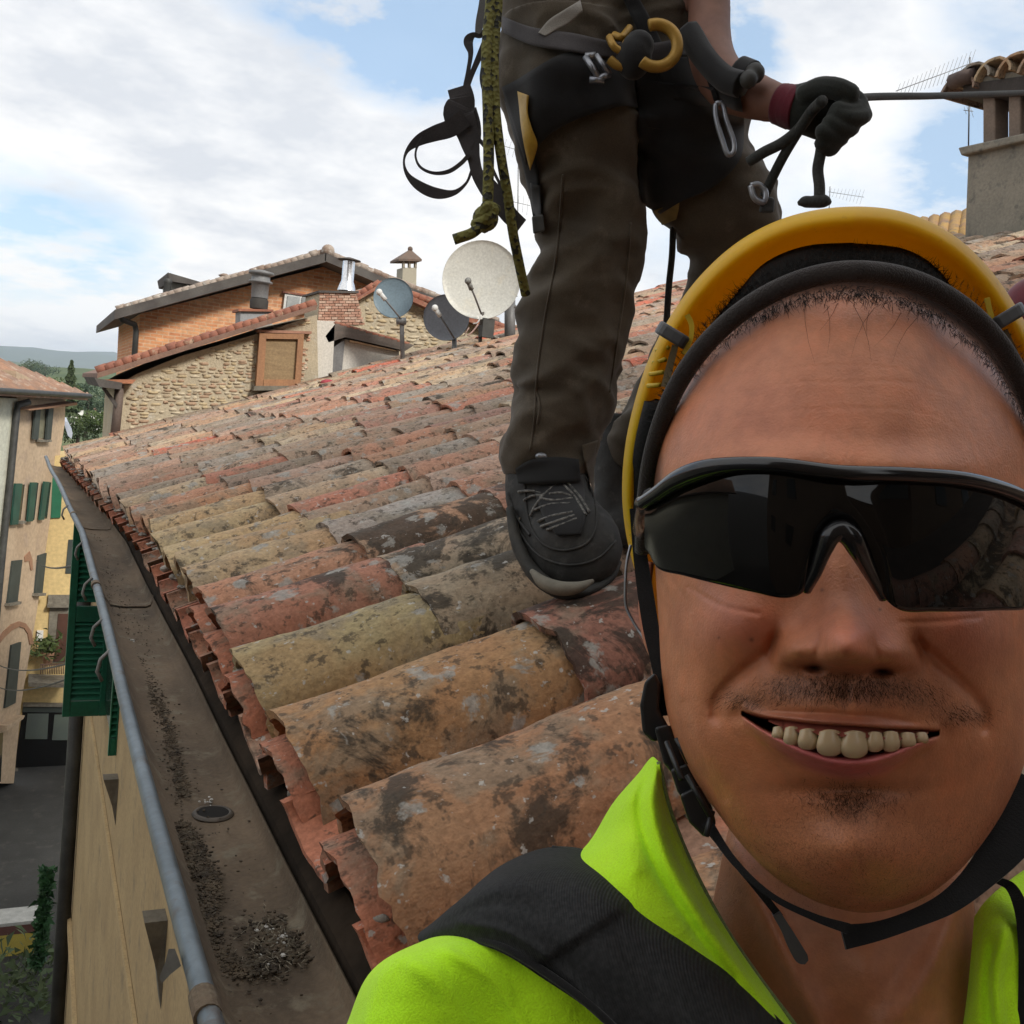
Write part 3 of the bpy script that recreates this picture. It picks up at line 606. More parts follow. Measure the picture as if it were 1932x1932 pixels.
# ---- street level: barrier and climbing plant
bp = PZ(30, 1800, GROUND)
br = thing('street_stall', (PZ(33, 1815, GROUND)), 'low stall with yellow cloth side and pale grey top rail at street level', 'stall')
Ys = PZ(33, 1815, GROUND)[1]
k = MB(); k.prism([PY(-60, 1812, Ys), PY(66, 1799, Ys), PY(66, 1759, Ys), PY(-60, 1772, Ys)], (0, .05, 0)); k.build('yellow_cloth', M('yellow_cloth', (.50, .40, .08), (.42, .33, .07), 3, .8, .2), br)
k = MB(); k.prism([PY(-60, 1756, Ys), PY(72, 1742, Ys), PY(72, 1736, Ys), PY(-60, 1750, Ys)], (0, .6, 0)); k.build('top_rail', M('pale_rail', (.5, .5, .48)), br)
k = MB(); k.prism([PY(-60, 1772, Ys), PY(66, 1759, Ys), PY(68, 1742, Ys), PY(-60, 1756, Ys)], (0, .03, 0)); k.build('red_band', M('red_brown_cloth', (.14, .06, .05)), br)
for u in (-30, 20, 64): k = MB(); a = PY(u, 1790, Ys + .02); k.tube([a, (a[0], a[1], GROUND)], .02, 6); k.build('leg', dp_m, br)
vp = PZ(70, 1830, GROUND); vine = thing('climbing_plant', vp, 'bright green climbing plant on the corner by the stall', 'plant')
k = MB()
for _ in range(900):
    t = rng.uniform(0, 1); c0 = P(92 - 22 * t + rng.normal(0, 6), 1640 + 185 * t, 17.5 - .8 * t); a_ = rng.normal(0, .05, 3); b_ = rng.normal(0, .05, 3); k.add([c0 - a_, c0 + b_, c0 + a_], [(0, 1, 2)])
k.build('foliage', M('bright_leaf', (.03, .10, .03), (.02, .06, .02), 5, .6, 0), vine); k = MB(); k.tube([P(92, 1640, 17.5), P(72, 1825, 16.8), (vp[0], vp[1], GROUND)], .03, 6); k.build('stem', bark, vine)
k = MB()
for _ in range(500): c0 = PZ(55, 1900, GROUND) + rng.normal(0, 1, 3) * np.array([.45, .6, .3]) + np.array([0, 0, .5]); a_ = rng.normal(0, .06, 3); b_ = rng.normal(0, .06, 3); k.add([c0 - a_, c0 + b_, c0 + a_], [(0, 1, 2)])
o = k.build('street_shrub', leaf_d); tag(o, 'dark low shrub in the corner below the stall', 'shrub')
# ================================================================== HOUSES BEYOND OUR ROOF
def prismY(poly, y, th, name, m, parent, smooth=False):
    k = MB(); k.prism([PY(u, v, y) for u, v in poly], (0, th, 0)); return k.build(name, m, parent, smooth)
def brick_mat(name, c1, c2, cm, bw, bh, rough=.9):
    m, t, b = newmat(name); tcn = node(t, 'ShaderNodeTexCoord'); sp = node(t, 'ShaderNodeSeparateXYZ'); t.links.new(tcn.outputs['Object'], sp.inputs[0]); cb_ = node(t, 'ShaderNodeCombineXYZ')
    t.links.new(sp.outputs[0], cb_.inputs[0]); t.links.new(sp.outputs[2], cb_.inputs[1])
    wv = noise_n(t, tcn.outputs['Object'], 3, 3); add = node(t, 'ShaderNodeVectorMath', operation='MULTIPLY_ADD'); add.inputs[1].default_value = (.03, .03, .03)
    nn = node(t, 'ShaderNodeTexNoise'); nn.inputs['Scale'].default_value = 4; t.links.new(tcn.outputs['Object'], nn.inputs['Vector']); t.links.new(nn.outputs['Color'], add.inputs[0]); t.links.new(cb_.outputs[0], add.inputs[2])
    br_ = node(t, 'ShaderNodeTexBrick'); br_.inputs['Scale'].default_value = 1; br_.inputs['Brick Width'].default_value = bw; br_.inputs['Row Height'].default_value = bh; br_.inputs['Mortar Size'].default_value = bh * .13
    br_.inputs['Color1'].default_value = (*c1, 1); br_.inputs['Color2'].default_value = (*c2, 1); br_.inputs['Mortar'].default_value = (*cm, 1); br_.inputs['Bias'].default_value = -.1
    t.links.new(add.outputs[0], br_.inputs['Vector'])
    a = noise_n(t, tcn.outputs['Object'], 1.6, 8, .65); g = noise_n(t, tcn.outputs['Object'], 14, 5, .6)
    col = mixc(t, ramp(t, a, [(.45, 0.0), (.7, .55)]), br_.outputs['Color'], cm); col = mixc(t, .5, col, mixc(t, 1.0, col, ramp(t, g, [(.3, .6), (.7, 1.35)]), 'MULTIPLY'))
    t.links.new(col, b.inputs['Base Color']); b.inputs['Roughness'].default_value = rough; bump(t, b, math_n(t, 'SUBTRACT', g, br_.outputs['Fac']), .5, .01); return m
orange = brick_mat('orange_brick', (.74, .36, .17), (.54, .19, .08), (.66, .44, .28), .15, .045)
oldbrick = brick_mat('pale_old_brick', (.48, .25, .16), (.55, .32, .22), (.58, .46, .35), .24, .075)
rubble = M('rubble_mortar', (.52, .44, .31), (.42, .36, .26), 3, .95, .7, .02, c3=(.50, .46, .38))
eavewood = M('grey_eave', (.11, .10, .09), (.07, .06, .055), 4, .9, .3); zincpipe = M('grey_pipe', (.2, .2, .2), (.12, .12, .12), 4, .5, .2)
YO = 14.0
oh_ = thing('orange_brick_house', PY(500, 900, YO), 'tall orange brick gabled house behind the stone house', 'house')
prismY([(264, 592), (611, 503), (940, 612), (1010, 1000), (240, 1000), (260, 676)], YO, 4, 'wall', orange, oh_)
# roof: two slopes with thickness, overhanging the gable
def roofstrip(pts, th_px, y, yb, name, m, parent):
    k = MB()
    for (a, b) in zip(pts[:-1], pts[1:]):
        A, B = PY(*a, y), PY(*b, y); dz = np.array([0, 0, -th_px * y / F]); k.prism([A, B, B + dz, A + dz], (0, yb - y, 0))
    return k.build(name, m, parent)
orf = roofstrip([(217, 584), (400, 534), (616, 477)], 17, YO - .45, YO + 4.2, 'roof', eavewood, oh_)
orf2 = roofstrip([(614, 477), (731, 526), (945, 607)], 15, YO - .45, YO + 4.2, 'roof', eavewood, oh_)
def tileline(a, b, y, n, r, name, m, parent, vary=.3, dy=.25):
    """edge of a tiled roof seen end on: a row of short half-round tiles along the line"""
    A, B = PY(*a, y), PY(*b, y); d = (B - A) / n
    for i in range(n):
        k = MB(); q = A + d * i; jz = rng.normal(0, r * vary * .3)
        k.tube([q + np.array([0, dy / 2, jz]), q + d * 1.12 + np.array([0, dy / 2, jz + r * .25])], [r, r * .82], 8); k.build(name, m, parent, True)
lich = M('lichened_edge_tile', (.36, .30, .25), (.22, .15, .11), 5, .9, .5, c3=(.5, .47, .42)); redt = M('red_edge_tile', (.33, .13, .075), (.24, .10, .07), 5, .9, .5, c3=(.38, .26, .18))
tileline((222, 584), (614, 476), YO - .35, 30, .055, 'verge_tile', lich, orf)
tileline((616, 475), (945, 606), YO - .35, 26, .055, 'verge_tile', lich, orf2)
k = MB(); k.ball(PY(619, 474, YO - .3), .09, 10, 8); k.build('ridge_cap', lich, orf, True)
k = MB(); k.tube([PY(222, 590, YO - .3), PY(230, 603, YO - .3), PY(254, 612, YO - .05), PY(257, 624, YO - .05), PY(252, 690, YO - .05)], .035, 8); k.build('drainpipe', dp_m, oh_, True)
w = prismY([(538, 553), (583, 560), (579, 590), (533, 592)], YO - .06, .05, 'window', M('white_frame', (.75, .75, .73)), oh_)
prismY([(543, 558), (566, 561), (562, 590), (539, 590)], YO - .075, .01, 'pane', M('curtain_glass', (.45, .47, .47), rough=.2, bmp=0), w)
prismY([(570, 561), (579, 563), (576, 590), (568, 590)], YO - .075, .01, 'pane', M('curtain_glass_dark', (.35, .36, .36), rough=.2, bmp=0), w)
prismY([(584, 554), (600, 556), (597, 577), (581, 577)], YO - .30, .04, 'shutter', M('leaf_green_shutter', (.01, .12, .05)), oh_)
prismY([(534, 549), (585, 556), (585, 560), (534, 552)], YO - .08, .07, 'lintel', redt, oh_)
for (u0, v0, u1, v1) in ((740, 540, 775, 560), (300, 600, 350, 622)): pass
# little gabled box and stubs on the orange house roof
k = thing('roof_dormer', PY(345, 560, YO + .8), 'small grey gabled dormer on the left of the orange house roof', 'dormer')
prismY([(322, 530), (362, 540), (360, 560), (322, 566)], YO + .8, 1, 'wall', M('dormer_render', (.38, .37, .33)), k)
q = MB(); q.prism([PY(317, 514, YO + .6), PY(392, 536, YO + .6), PY(392, 542, YO + .6), PY(320, 530, YO + .6)], (0, 1.4, 0)); q.build('roof', eavewood, k)
k = MB(); k.lathe(PY(315, 558, YO + .3), (0, 0, 1), [(0, .05), (.16, .05), (.18, .06), (.22, .04)], 10); o = k.build('vent_pipe', dp_m, None, True); tag(o, 'short black vent pipe left of the small dormer', 'vent pipe')
k = MB(); k.lathe(PY(423, 530, YO + .9), (0, 0, 1), [(-.1, .06), (.05, .06), (.07, .09), (.10, .03)], 10); o = k.build('roof_finial', lich, None, True); tag(o, 'tiny pale chimney pot on the orange house roof slope', 'chimney pot')
# slim chimney of the orange house
YC = YO + .6; ch = thing('slim_chimney', PY(772, 540, YC), 'slim plastered chimney with arched openings and pyramid tile cap', 'chimney')
prismY([(760, 505), (786, 505), (785, 560), (758, 560)], YC, .28, 'shaft', M('cream_render', (.42, .38, .29), (.36, .33, .26), 3), ch)
for u in (760.5, 771.5, 783): prismY([(u, 488), (u + 3.6, 488), (u + 3.6, 506), (u, 506)], YC, .06, 'post', M('cream_post', (.38, .33, .25)), ch); prismY([(u, 488), (u + 3.6, 488), (u + 3.6, 506), (u, 506)], YC + .22, .06, 'post', ch.children[0].data.materials[0], ch)
a = PY(752, 488, YC - .05); b = PY(796, 489, YC - .05); top_ = PY(774, 470, YC + .15)
k = MB(); k.add([a, b, b + np.array([0, .4, 0]), a + np.array([0, .4, 0]), top_, a - np.array([0, 0, .03]), b - np.array([0, 0, .03]), b + np.array([0, .4, -.03]), a + np.array([0, .4, -.03])], [(0, 1, 4), (1, 2, 4), (2, 3, 4), (3, 0, 4), (0, 1, 6, 5), (1, 2, 7, 6), (2, 3, 8, 7), (3, 0, 5, 8), (5, 6, 7, 8)]); k.ball(top_, .04, 8, 6); k.build('cap', M('cap_tiles', (.17, .11, .08), (.12, .09, .07), 8), ch)
# grey stack in front of the orange wall
YG = 12.5; gs = thing('grey_flue', PY(485, 600, YG), 'grey cement flue with blackened middle on a box base', 'flue')
prismY([(454, 586), (512, 586), (514, 618), (453, 622)], YG, .35, 'base', M('cement_box', (.33, .33, .34), (.27, .27, .27), 3), gs)
prismY([(450, 582), (516, 584), (516, 588), (450, 587)], YG - .04, .44, 'lid', redt, gs)
k = MB(); c0 = PY(488, 583, YG + .18); k.lathe(c0, (0, 0, 1), [(0, .105), (.10, .11), (.13, .09)], 14); k.build('sooty_pipe', M('soot', (.04, .035, .03)), gs, True)
k = MB(); k.lathe(c0, (0, 0, 1), [(.13, .10), (.30, .105), (.31, .14), (.33, .14), (.34, .11), (.40, .11), (.41, .15), (.44, .15), (.46, .05)], 14); k.build('cowl', zincpipe, gs, True)
# ---- stone lean-to house abutting our roof
YS = 8.72
sh_ = thing('stone_house', PY(400, 900, YS), 'rubble stone lean-to house with sloping red tile verge beside our roof', 'house')
prismY([(229, 722), (257, 706), (341, 672), (492, 628), (598, 594), (604, 900), (205, 1100)], YS, 2.2, 'wall', rubble, sh_)
prismY([(186, 716), (257, 716), (250, 724), (190, 722)], YS - .14, .12, 'soffit_board', M('orange_soffit', (.42, .17, .09), (.35, .15, .08), 4), sh_)
k = MB(); k.prism([PY(184, 714, YS - .2), PY(231, 722, YS - .2), PY(229, 735, YS - .2), PY(188, 730, YS - .2), PY(178, 712, YS - .2)], (0, 2.2, 0)); k.build('eave_beam', eavewood, sh_)
k = MB(); k.prism([PY(192, 732, YS - .1), PY(198, 730, YS - .1), PY(222, 762, YS - .1), PY(220, 770, YS - .1)], (0, .12, 0)); k.build('bracket', eavewood, sh_)
k = MB(); k.tube([PY(226, 724, YS - .06), PY(222, 770, YS - .06), PY(216, 830, YS - .06)], .035, 8); k.build('drainpipe', M('brown_pipe', (.16, .12, .10)), sh_, True)
rfS = roofstrip([(184, 704), (341, 655), (440, 624), (598, 575)], 9, YS - .18, YS + 3.0, 'roof', M('under_tile_mortar', (.24, .14, .10), (.18, .11, .08), 6), sh_)
tileline((184, 702), (600, 573), YS - .14, 26, .042, 'verge_tile', redt, rfS)
# stones picked out of the render
stone_m = [M('field_stone_a', (.56, .45, .28), (.46, .36, .22), 9, .9, .6, .01), M('field_stone_b', (.47, .37, .25), (.36, .28, .19), 9, .9, .6, .01), M('field_stone_c', (.62, .53, .38), (.52, .44, .32), 9, .9, .6, .01), M('field_stone_d', (.46, .31, .21), (.38, .26, .17), 9, .9, .6, .01)]
def inside(u, v, poly):
    c = False; n = len(poly)
    for i in range(n):
        (x1, y1), (x2, y2) = poly[i], poly[(i + 1) % n]
        if (y1 > v) != (y2 > v) and u < (x2 - x1) * (v - y1) / (y2 - y1) + x1: c = not c
    return c
def stones(poly, y, parent, w0, h0, skip, seed, mats, name='stone', slope=-.30):
    rs = np.random.default_rng(seed); us = [p[0] for p in poly]; vs = [p[1] for p in poly]; v = min(vs) - 60; cnt = 0
    while v < max(vs) + 60:
        h = h0 * rs.uniform(.75, 1.25); u = min(us)
        while u < max(us):
            w = w0 * rs.uniform(.5, 1.8); uc = u + w / 2; vc = v + slope * .0 * (uc - min(us)) + h / 2 + rs.normal(0, 1.3)
            if inside(uc, vc, poly) and rs.random() > skip(uc, vc):
                n = rs.integers(6, 9); pts = []
                for k_ in range(n):
                    a = 2 * PI * k_ / n + rs.normal(0, .22); ca_, sa_ = math.cos(a), math.sin(a); q = (abs(ca_)**5 + abs(sa_)**5) ** (-1 / 5) * rs.uniform(.86, 1.0)
                    pts.append(PY(uc + ca_ * q * w * .485, vc + sa_ * q * h * .475, y))
                cen = PY(uc, vc, y); th = rs.uniform(.002, .009)
                V = [p_ + np.array([0, .03, 0]) for p_ in pts] + [cen + (p_ - cen) * .86 + np.array([0, -th, 0]) for p_ in pts] + [cen + np.array([0, -th * 1.25, 0])]
                Fc = [(i, (i + 1) % n, n + (i + 1) % n, n + i) for i in range(n)] + [(n + i, n + (i + 1) % n, 2 * n) for i in range(n)]
                mesh(name, V, Fc, mats[rs.integers(0, len(mats))], parent); cnt += 1
            u += w
        v += h
    return cnt
wallpoly = [(232, 745), (262, 725), (345, 682), (486, 640), (484, 745), (222, 815)]
def sk(u, v):
    bare = .5 + .5 * noise.noise(Vector((u * .018, v * .03, 5)))
    d = abs((v - 720) + .29 * (u - 370) - 15); return .93 if d > 60 or u < 238 else (.80 if bare < .40 and d > 25 else .06)
cn = stones(wallpoly, YS, sh_, 14.5, 6.4, sk, 3, stone_m)
cn2 = stones([(345, 676), (485, 634), (596, 597), (598, 606), (490, 630), (486, 640)], YS, sh_, 15, 5.5, lambda u, v: .05, 5, stone_m)
dfr = thing_door = prismY([(489, 628), (574, 630), (566, 728), (482, 728)], YS - .04, .06, 'door', M('door_frame_wood', (.36, .18, .085), (.28, .14, .07), 5, .7, .3, streak=(3, 3, .4)), sh_)
prismY([(502, 641), (567, 642), (560, 716), (494, 716)], YS - .055, .02, 'panel', M('door_panel', (.30, .21, .11), (.25, .17, .09), 8, .8, .4, streak=(.6, 1, 6)), dfr)
for (pl_) in ([(490, 628), (503, 629), (497, 728), (483, 728)], [(563, 630), (574, 630), (567, 728), (556, 728)], [(503, 629), (563, 630), (562, 640), (502, 639)], [(497, 716), (557, 716), (556, 728), (496, 728)]):
    prismY(pl_, YS - .085, .04, 'rail', dfr.data.materials[0], dfr)
prismY([(486, 622), (588, 625), (588, 630), (486, 627)], YS - .07, .09, 'lintel', M('brick_lintel', (.42, .22, .15)), sh_)
prismY([(480, 728), (570, 728), (566, 735), (478, 737)], YS - .10, .1, 'door_sill', cb, sh_)
stones([(575, 634), (583, 634), (575, 722), (567, 722)], YS, sh_, 9, 5, lambda u, v: 0, 9, [oldbrick, stone_m[3]], 'brick')
white_r = M('whitewashed_wall', (.66, .63, .57), (.58, .55, .49), 2, .9, .25, c3=(.5, .47, .42))
wh = thing('white_annex', PY(605, 720, YS + .06), 'narrow whitewashed wall under the brick chimney', 'wall')
prismY([(592, 604), (632, 606), (626, 730), (566, 735)], YS + .06, .9, 'wall', white_r, wh)
# brick chimney with steel flue
YB = 9.0; bc = thing('brick_chimney', PY(640, 640, YB), 'pale brick chimney block with shiny steel flue on top', 'chimney')
core = prismY([(604, 553), (672, 553), (690, 640), (598, 640)], YB, .55, 'core', rubble, bc)
rs = np.random.default_rng(4)
v = 552.0; r_i = 0
while v < 612:
    u = 603 - (v - 553) * .06 + (0 if r_i % 2 else -6)
    while u < 672 + (v - 553) * .28:
        w_ = 12.5 * rs.uniform(.85, 1.1); u1 = min(u + w_, 673 + (v - 553) * .28)
        uu = max(u, 603 - (v - 553) * .06)
        if u1 - uu > 3: prismY([(uu + .5, v + .5), (u1 - .5, v + .5), (u1 - .5, v + 4.6), (uu + .5, v + 4.6)], YB - .012 + rs.normal(0, .003), .02, 'brick', [M('chimney_brick_a', (.50, .29, .21), None, 20), M('chimney_brick_b', (.58, .40, .30), None, 20), M('chimney_brick_c', (.42, .22, .15), None, 20)][rs.integers(0, 3)] if 'chimney_brick_a' not in bpy.data.materials else bpy.data.materials[['chimney_brick_a', 'chimney_brick_b', 'chimney_brick_c'][rs.integers(0, 3)]], bc)
        u += w_
    v += 5.1; r_i += 1
prismY([(601, 548), (677, 549), (677, 553), (601, 552)], YB - .03, .62, 'slate_cap', eavewood, bc)
k = MB(); c0 = PY(654, 549, YB + .25); k.lathe(c0, (0, 0, 1), [(0, .085), (.05, .07), (.09, .055), (.265, .055)], 20)
fl = k.build('steel_flue', M('polished_steel', (.75, .76, .78), (.68, .69, .72), 3, .22, .05, metal=.9), bc, True)
k = MB(); k.lathe(c0, (0, 0, 1), [(.27, .05), (.272, .105), (.279, .105), (.30, .02)], 20); k.build('flue_cap', eavewood, fl, True)
# brown rubble gable to the right of the chimney
YR = 9.6; bg_ = thing('brown_stone_gable', PY(800, 700, YR), 'brown rubble gable behind the satellite dishes', 'house')
prismY([(680, 561), (722, 534), (820, 578), (968, 622), (985, 720), (640, 720)], YR, 1.5, 'wall', rubble, bg_)
stones([(690, 562), (722, 542), (815, 583), (900, 612), (940, 640), (800, 665), (700, 630), (688, 600)], YR, bg_, 15, 7.5, lambda u, v: .12, 11, stone_m[:3])
r1 = roofstrip([(676, 562), (722, 535), (735, 538)], 5, YR - .12, YR + 1.6, 'roof', redt, bg_); r2 = roofstrip([(722, 535), (820, 578), (975, 626)], 9, YR - .12, YR + 1.6, 'roof', redt, bg_)
tileline((724, 534), (974, 622), YR - .1, 18, .04, 'verge_tile', redt, r2); tileline((676, 561), (722, 533), YR - .1, 4, .04, 'verge_tile', redt, r1)
# white dormer
YD = 8.85; wd = thing('white_dormer', PY(700, 700, YD), 'small whitewashed dormer with grey timber eave at the roof edge', 'dormer')
prismY([(650, 640), (753, 661), (752, 690), (640, 730)], YD, .8, 'wall', white_r, wd)
prismY([(627, 657), (651, 640), (645, 702), (625, 712)], YD - .02, .03, 'jamb', zincpipe, wd)
k = MB(); k.prism([PY(u_, v_, YD - .07) for u_, v_ in ((614, 634), (634, 609), (782, 651), (765, 662), (652, 636), (620, 646))], (0, 1.1, 0)); k.build('eave', M('weathered_timber', (.17, .14, .12), (.12, .10, .085), 6, .9, .4, streak=(.4, 1, 4)), wd)
k = MB(); k.prism([PY(660, 641, YD - .05), PY(753, 662, YD - .05), PY(745, 662, YD - .05), PY(660, 645, YD - .05)], (0, .1, 0)); k.build('trim', M('ochre_trim', (.5, .34, .2)), wd)
tileline((636, 608), (780, 649), YD - .18, 12, .018, 'edge_tile', redt, wd)
# ---- satellite dishes standing along the roof edge
def dish(u, v, rx, ry, z, label, m, arm, lnb_m, group):
    c = P(u, v, z); r = rx * z / F; t = thing('satellite_dish', c, label, 'satellite dish', group)
    ax = -ray(u, v); ax /= np.linalg.norm(ax); ax = ax + np.array([-.12, 0, .16]); ax /= np.linalg.norm(ax)
    k = MB(); pr = [(-.16 * r * (1 - (q)**2), r * q) for q in np.linspace(0.001, 1, 10)] + [(.006, r * 1.012), (-.01, r * 1.012)] + [(-.16 * r * (1 - q**2) - .012, r * q) for q in np.linspace(.98, .001, 8)]
    k.lathe(c, ax, pr, 48); o = k.build('reflector', m, t, True)
    A = P(*arm[0], z - .02); B = P(*arm[1], z - r * .75)
    k = MB(); k.tube([A, A * .4 + B * .6 + np.array([.01, 0, -.01]), B], .008, 8); k.build('arm', zincpipe, t, True)
    k = MB(); d = (A - B) / np.linalg.norm(A - B); k.tube([B - d * .0, B + d * .07], .02, 10); k.ball(B - d * .01, .028, 10, 8); k.build('receiver', lnb_m, t, True)
    return t
blue = M('blue_grey_dish', (.17, .235, .28), (.15, .21, .25), 3, .55, .05); grey = M('grey_dish', (.20, .215, .24), (.18, .19, .215), 3, .55, .05); whd = M('off_white_dish', (.62, .62, .57), (.56, .56, .51), 4, .5, .05, c3=(.6, .58, .5))
lnb_w = M('white_receiver', (.7, .7, .68)); lnb_d = M('dark_receiver', (.08, .08, .075), (.3, .3, .28), 30)
GR = 'satellite dishes on the roof edge'
d1 = dish(742, 562, 37, 36, 8.6, 'blue-grey satellite dish, leftmost of the three', blue, ((757, 602), (717, 553)), lnb_w, GR)
d2 = dish(842, 599, 43, 40, 8.45, 'grey satellite dish half behind the big white one', grey, ((857, 638), (822, 583)), lnb_w, GR)
d3 = dish(908, 528, 73, 70, 8.2, 'big off-white satellite dish, largest of the three', whd, ((908, 592), (884, 532)), lnb_d, GR)
k = MB(); k.tube([P(757, 600, 8.62), P(758, 612, 8.62), P(760, 690, 8.62)], .02, 8); k.tube([P(748, 606, 8.6), P(766, 606, 8.6)], .03, 8); k.build('bracket', zincpipe, d1, True)
k = MB(); k.tube([P(857, 636, 8.5), P(858, 690, 8.5)], .022, 8); k.build('mast', zincpipe, d2, True)
k = MB(); k.tube([P(910, 590, 8.25), P(912, 612, 8.25)], .03, 8); k.tube([P(906, 612, 8.3), P(906, 660, 8.3)], .016, 8); k.build('mast', eavewood, d3, True)
k = MB(); k.box(P(918, 619, 8.26), (.10, .08, .15)); k.build('bracket_box', dp_m, d3)
k = MB(); k.tube(spline([(*P(908, 594, 8.1),), (*P(903, 606, 8.1),), (*P(893, 611, 8.12),)], 10), .006, 6); k.build('cable', lnb_w, d3, True)
k = MB(); k.tube([P(962, 560, 8.35), P(962, 650, 8.35)], .045, 14); k.tube([P(950, 578, 8.33), P(974, 578, 8.33)], .012, 6); o = k.build('metal_post', zincpipe, None, True); tag(o, 'thick grey metal post standing right of the big white dish', 'post')
k = MB(); k.tube(spline([(*P(902, 612, 8.0),), (*P(893, 624, 8.0),), (*P(882, 634, 8.0),)], 8), .006, 6); k.tube([P(885, 618, 8), P(875, 634, 8)], .004, 5); o = k.build('loose_cable', M('pinkish_cable', (.45, .3, .26)), None, True); tag(o, 'loose pale cable on the tiles under the big dish', 'cable')
# red rag and ridge bits on the far edge
k = MB(); k.ball(P(620, 723, 7.9), .05, 12, 8, (1.3, 1, .6)); o = k.build('red_rag', M('red_cloth', (.40, .06, .08), (.28, .04, .05), 12, .9, .5), None, True); tag(o, 'crumpled red rag lying on the far tile edge', 'rag')
# ---- big chimney at right
CX, CY_ = 5.9, 5.3
cc = thing('big_chimney', PXp(1870, 470, 5.75), 'big rendered chimney with open pillared top under clay tiles', 'chimney')
cem = M('aged_cement_render', (.27, .245, .195), (.20, .185, .15), 3.5, .9, .6, .008, c3=(.13, .125, .11), fine=50)
zc_ = 6.75
def quadbox(uv, z, depth, name, m, parent, bev=.01, skew=(.55, .75)):
    """box whose near face is given by pixels at depth z; it extends away to the right and back"""
    A = [P(u, v, z) for u, v in uv]; off = np.array([.35, .94, 0.]) * depth; k = MB(); k.prism(A, off); o = k.build(name, m, parent); bevel(o, bev); return o
def cpt(u, v): return PXp(u, v, 5.75)
def cbox(poly, back, name, m, fwd=0, bev=.012):
    k = MB(); n = np.array([-1., 0, 0]); k.prism([cpt(u, v) + n * fwd for u, v in poly], -n * back); o = k.build(name, m, cc); bevel(o, bev); return o
cbox([(1826, 285), (2035, 240), (2035, 520), (1817, 520)], .62, 'stack', cem)
cbox([(1816, 281), (2040, 232), (2040, 246), (1822, 296)], .70, 'ledge', cem, .05)
for u0 in (1848, 1896, 1944, 1990):
    for bk in (0, .46): 
        vb_ = 281 - (u0 - 1826) * .2; cbox([(u0, 165), (u0 + 23, 160), (u0 + 23, vb_ - 4), (u0, vb_)], .14, 'pillar', M('pillar_render', (.23, .17, .13), (.17, .13, .10), 6, .9, .5) if u0 == 1848 and bk == 0 else bpy.data.materials['pillar_render'], -bk - .03)
cbox([(1820, 160), (2040, 128), (2040, 172), (1820, 186)], .66, 'top_slab', M('sooty_slab', (.06, .05, .045), (.04, .035, .03), 6, .9, .4), .02)
n_ = np.array([-1., 0, 0]); tU = np.array([0, 1., 0.])
capc = tile_mesh('cap_tile', .12, .10, .60, .016, 10, 3, 99); capc.materials[0] = clay
for i, (u, v, cl_) in enumerate(((1822, 150, (.25, .18, .14, .6)), (1850, 128, (.30, .27, .22, .5)), (1889, 118, (.50, .38, .23, .3)), (1932, 108, (.50, .34, .2, .3)), (1975, 100, (.45, .3, .2, .3)))):
    o = bpy.data.objects.new('cap_tile', capc); COL.objects.link(o); o.parent = cc; q = cpt(u, v - 6) + n_ * .07
    o.location = Vector(q) - cc.location; o.rotation_euler = (0, 0 if i else .2, math.atan2(-n_[1], -n_[0])); o.rotation_euler = Matrix(((1, 0, 0), (0, 1, 0), (0, 0, 1))).to_euler(); o.color = cl_; o.scale = (1, 1.3 * zc_ / 6.75, 1.2)
cbox([(1830, 148), (2040, 112), (2040, 135), (1830, 166)], .60, 'mortar_bed', cem, .0)
k = MB(); a = cpt(1812, 172) + n_ * .05; k.tube([cpt(1806, 158) + n_ * .05, cpt(1826, 150) + n_ * .05, cpt(1846, 146) + n_ * .05], .055, 8); k.build('broken_tile', M('sooty_tile', (.10, .07, .06)), cc, True)
# ---- mossy roof and tiles behind the chimney
mossr = M('mossy_tiles', (.42, .26, .07), (.30, .17, .10), 6, .9, .8, .02, c3=(.16, .14, .10))
rb_ = thing('mossy_roof', P(1790, 470, 8), 'orange-mossed tile roof just left of the big chimney base', 'roof')
for i in range(9):
    u = 1700 + i * 21; k = MB(); A = P(u, 428 - (u - 1700) * .19, 8.5); B = P(u - 15, 500 - (u - 1700) * .14, 7.4); k.tube([A, B], .055, 8); k.build('tile_row', mossr, rb_, True)
k = MB(); k.prism([P(1660, 430, 8.6), P(1950, 380, 8.6), P(1950, 520, 7.2), P(1660, 520, 7.2)], (0, 0, -.1)); k.build('bed', mossr, rb_)
# ---- television aerials
def aerial(u, v0, v1, z, label, booms):
    t = thing('tv_aerial', P(u, v1, z), label, 'aerial', 'television aerials on the roofs'); k = MB(); k.tube([P(u, v0, z), P(u - 3, v1, z)], .006, 6); k.build('mast', zincpipe, t, True)
    for (a, b, n, L_) in booms:
        A, B = P(*a, z), P(*b, z); k = MB(); k.tube([A, B], .003, 5)
        for i in range(n):
            q = A + (B - A) * (i + .5) / n; dv = np.array(L_) * (.5 + .5 * i / n); k.tube([q - dv, q + dv], .0014, 4)
        k.build('boom', zincpipe, t, True)
    return t
aerial(1830, 108, 288, 7.6, 'tv aerial with toothed boom left of the big chimney', [((1690, 172), (1836, 118), 18, (.05, .02, .12)), ((1818, 208), (1836, 210), 3, (0, .03, .06))])
aerial(1566, 352, 430, 12, 'small tv aerial just above the yellow helmet', [((1563, 362), (1630, 372), 10, (.04, .02, .10))])
aerial(812, 235, 500, 13, 'faint thin aerial behind the hanging black webbing loops', [((760, 262), (815, 230), 8, (.03, 0, .08))]) if False else None
aerial(978, 300, 560, 11, 'thin tv aerial behind the hanging ropes', [((900, 262), (985, 285), 9, (.02, .0, .10)), ((965, 380), (1000, 388), 4, (0, 0, .12))])
